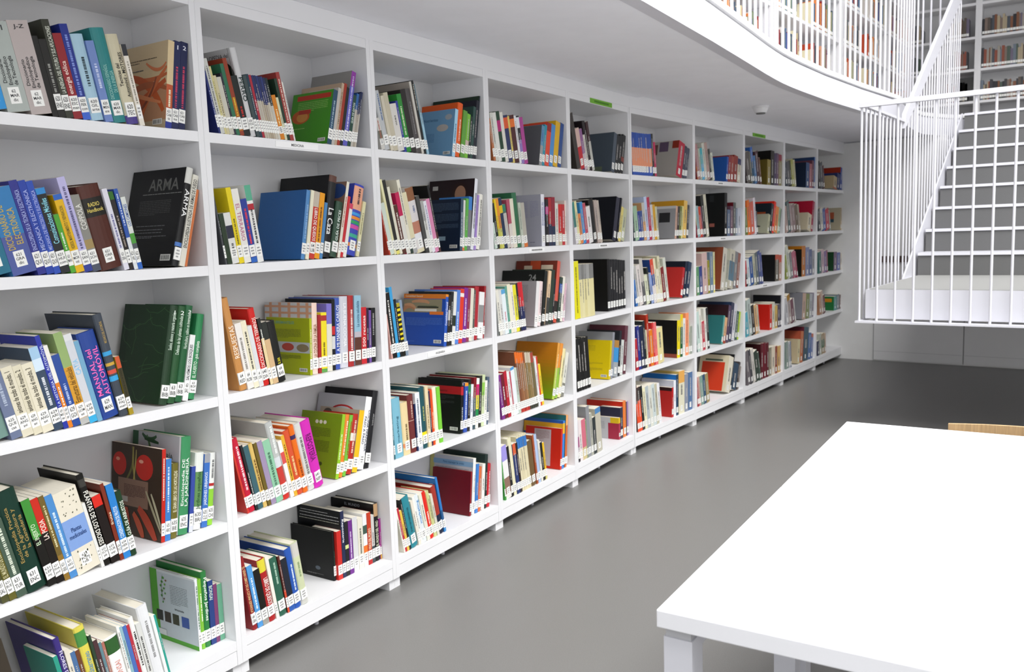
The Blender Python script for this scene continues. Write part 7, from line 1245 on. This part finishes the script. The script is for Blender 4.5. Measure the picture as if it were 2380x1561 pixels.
(94,0.0974,0.008,0.0702,0.1,0.2378,-0.2886,'b4b4b8',0,None,{'lab': ''}),
(94,0.1711,0.008,0.0714,0.1847,0.2639,-0.2886,'a89c98',0,None,{'sp': '.8-1-9c7428','lab': ''}),
(94,0.2459,0.008,0.0725,0.151,0.2158,-0.2886,'6a4450',0,None,{'lab': ''}),
(94,0.322,0.008,0.0272,0.1587,0.2267,-0.2886,'b8b8b4',0,None,{'lab': ''}),
(94,0.5203,0.014,0.0969,0.23,0.2393,0.1024,'b89c8c',0,None,{'art': 'R,0,0,1,1,7a7a80','lab': ''}),
(94,0.621,0.014,0.0989,0.1596,0.228,0.1024,'7a8454',0,None,{'lab': ''}),
(94,0.723,0.014,0.0805,0.1,0.2206,0.1024,'a8acb0',0,None,{'lab': ''}),
(94,0.8052,0.014,0.0406,0.1593,0.2276,0.1024,'7a7484',0,None,{'lab': ''}),
(95,0.099,0.01,0.0641,0.1701,0.243,-0.091,'84948c',0,None,{'lab': ''}),
(95,0.1638,0.01,0.0556,0.1648,0.2354,-0.091,'b0b4b8',0,None,{'lab': ''}),
(95,0.22,0.01,0.0184,0.1657,0.2367,-0.091,'4a5a80',0,None,{'lab': ''}),
(95,0.3964,0.016,0.0741,0.17,0.222,0.1225,'c8bc94',0,None,{'art': 'R,0,0,1,1,b8a888','lab': ''}),
(95,0.4752,0.016,0.0753,0.22,0.287,0.1225,'b86c44',0,None,{'art': 'R,0,0,1,1,a04c34','lab': ''}),
(95,0.5589,0.016,0.1351,0.24,0.3089,0.1225,'3c5460',0,None,{'art': 'R,0,0,1,1,5c1c2c','lab': ''}),
(95,0.6985,0.016,0.0788,0.1,0.2483,0.1225,'4a6a9c',0,None,{'lab': ''}),
(95,0.781,0.016,0.0599,0.1626,0.2323,0.1225,'6a78a8',0,None,{'sp': '.85-1-b06040','lab': ''}),
(101,0.0815,0.008,0.0582,0.177,0.2528,-0.2142,'28282a',0,None,{'lab': ''}),
(101,0.1415,0.008,0.0739,0.1709,0.2442,-0.2142,'505258',0,None,{'lab': ''}),
(101,0.2176,0.008,0.0447,0.1539,0.2198,-0.2142,'503034',0,None,{'lab': ''}),
(101,0.5445,0.014,0.1102,0.2,0.1252,0.1727,'b8a480',0,None,{'sp': '0-.12-b04828','lab': ''}),
(101,0.6589,0.014,0.0964,0.2,0.1574,0.1727,'283468',0,None,{'lab': ''}),
(101,0.7583,0.014,0.0734,0.2,0.2221,0.1727,'304a9c',0,None,{'art': 'R,0,0,1,1,203058/R,0,.75,1,1,a02c14','lab': ''}),
(102,0.0833,0.008,0.0681,0.1444,0.2063,-0.2353,'3a4048',0,None,{'lab': ''}),
(102,0.1538,0.008,0.0791,0.1513,0.2162,-0.2353,'c8c4bc',0,None,{'lab': ''}),
(102,0.2355,0.008,0.0804,0.1481,0.2115,-0.2353,'3858a0',0,None,{'lab': ''}),
(102,0.3186,0.008,0.1024,0.1441,0.2059,-0.2353,'c03c4c',0,None,{'lab': ''}),
(102,0.4243,0.008,0.0413,0.1359,0.1941,-0.2353,'8a948c',0,None,{'lab': ''}),
(102,0.7995,0.014,0.0455,0.22,0.2226,0.0624,'c8b494',0,None,{'art': 'R,0,0,1,1,b8ae94/R,.2,.5,.7,.8,b05838/R,.3,.35,.7,.5,34505c','lab': ''}),
(103,0.0982,0.006,0.0802,0.1427,0.2039,-0.1258,'3a6a64',0,None,{'lab': ''}),
(103,0.1794,0.006,0.0815,0.1548,0.2212,-0.1258,'c0a4b0',0,None,{'lab': ''}),
(103,0.262,0.006,0.0829,0.1441,0.2059,-0.1258,'7a6490',0,None,{'lab': ''}),
(103,0.3459,0.006,0.0312,0.15,0.2142,-0.1258,'903c54',0,None,{'lab': ''}),
(103,0.5794,0.012,0.1089,0.2,0.1878,0.0059,'6a5470',0,None,{'art': 'R,0,0,1,1,1c4428','lab': ''}),
(103,0.6886,0.012,0.1112,0.125,0.1776,0.0059,'5060a0',0,None,{'lab': ''}),
(103,0.8001,0.012,0.0677,0.125,0.1708,0.0059,'c0b49c',0,None,{'lab': ''}),
(104,0.1311,0.008,0.0645,0.1376,0.1965,-0.2267,'a87a5c',0,None,{'lab': ''}),
(104,0.1978,0.008,0.0654,0.1586,0.2266,-0.2267,'b8a498',0,None,{'lab': ''}),
(104,0.2653,0.008,0.0551,0.1,0.1833,-0.2267,'602c38',0,None,{'lab': ''}),
(104,0.6074,0.014,0.093,0.21,0.1399,0.0069,'4a8c8c',0,None,{'art': 'R,0,0,1,1,1f6a34/R,0,.6,.9,.85,c07c1c','lab': ''}),
(104,0.7007,0.014,0.0947,0.125,0.1535,0.0069,'6a7880',0,None,{'lab': ''}),
(104,0.7957,0.014,0.0721,0.125,0.1441,0.0069,'6a4c48',0,None,{'lab': ''}),
(105,0.0936,0.01,0.0546,0.125,0.1438,-0.0933,'3a3c54',0,None,{'lab': ''}),
(105,0.1489,0.01,0.0665,0.1447,0.2067,-0.0867,'b0b4a8',0,None,{'lab': ''}),
(105,0.216,0.01,0.0901,0.1394,0.1992,-0.0867,'a08c6c',0,None,{'sp': '.3-.7-3c6444','lab': ''}),
(105,0.3069,0.01,0.0455,0.1372,0.196,-0.0867,'b8a08c',0,None,{'lab': ''})
]
for row in BOOKS: make_book(*row)
o = REST.build('small_books', RS_.l); o['kind'] = 'stuff'
tag(o, 'remaining small coloured books on the shelves further along the bookcases', 'books')
# rows of spines on the upper floor, a blur of thin colours behind the bars
def spine_rows(M_, wd, rows, pal, post, full, yb=.02, hmax=.27, seed=1):
    rr = random.Random(seed); mb = MB(); S = Slots()
    for z in rows:
        for u0, u1 in full(rr, wd-post):
            u = post+.005+u0
            h0 = rr.uniform(.2, hmax)
            while u < post+u1-.03:
                t = rr.uniform(.012, .034); h = min(hmax, max(.14, h0+rr.uniform(-.035, .035))); c = rr.choice(pal)
                mb.box(u, u+t, yb, yb+.16, z+.0005, z+h, S(c)); mb.box(u+.001, u+t-.001, yb-.0006, yb-.0002, z+.02, z+.05, S(STICK)); u += t+.0008
    return mb, S
PAL1 = ['b8482c', 'e08a4c', '8a2428', 'e0d8b8', 'd8d4cc', '2c3a8c', '4a5a6c', 'c8b890', '3a3f44', 'd8a080', 'e4e0dc', '5a7a9c', '7a8a6c']
PAL2 = ['5a5048', '4a5058', '7a6a60', '8a4a38', '3c3c40', '6a7480', '9a948a', '4c5a50', '2c2c30', 'a89a80', '6c6478', '7c5038']
allm = MB(); allS = Slots()
def merge(mb, S, M_):
    n = len(allm.v); allm.v += [tuple(M_ @ Vector(v)) for v in mb.v]; allm.f += [tuple(n+i for i in f) for f in mb.f]; allm.m += [allS(S.l[m]) for m in mb.m]
for i, (M_, wd) in enumerate(GC):
    mb, S = spine_rows(M_, wd, (2.46, 2.755, 3.145, 3.535), PAL1, .05, lambda rr, w_: [(rr.uniform(0, .1), w_*rr.uniform(.3, .42)), (w_*rr.uniform(.5, .56), w_*rr.uniform(.8, .96))], seed=i+3); merge(mb, S, M_)
for i, (M_, wd) in enumerate(FC):
    mb, S = spine_rows(M_, wd, (2.46, 2.83, 3.215, 3.60), PAL2, .035, (lambda rr, w_: [(0, w_*.93)]) if i else (lambda rr, w_: [(w_*.1, w_*.34), (w_*.62, w_*.9)]), seed=i+30, hmax=.24); merge(mb, S, M_)
o = allm.build('gallery_books', allS.l); o['kind'] = 'stuff'
tag(o, 'blurred small books on the upper floor shelves behind the white bars', 'books')
# tall red binders and the black screen upstairs
for i, u in enumerate((.22, .44)):
    M_ = GC[2][0] @ Matrix.Translation((u+.05, .01, 2.461)); 
    tag(MB().box(0, .07, 0, .24, 0, .288).build('binder', mat(('a04850', '8a3038')[i], .5), None, M_), ('dusty red binder upstairs behind the bars, closer to the bend', 'darker red binder upstairs behind the bars, second of the pair')[i], 'binder', 'red binders on the upper floor')
M_ = FC[0][0] @ Matrix.Translation((.72, .02, 2.8305))
t_ = tag(empty('monitor', M_), 'small black screen standing on an upper floor shelf facing the stair', 'monitor')
MB().box(0, .17, 0, .03, .11, .29).build('screen', mat('0c0d0e', .25), t_); MB().box(.05, .12, -.005, .1, 0, .008).build('base', mat('101112', .4), t_); MB().box(.075, .095, .03, .05, .0085, .12).build('neck', mat('101112', .4), t_)
flush_text()
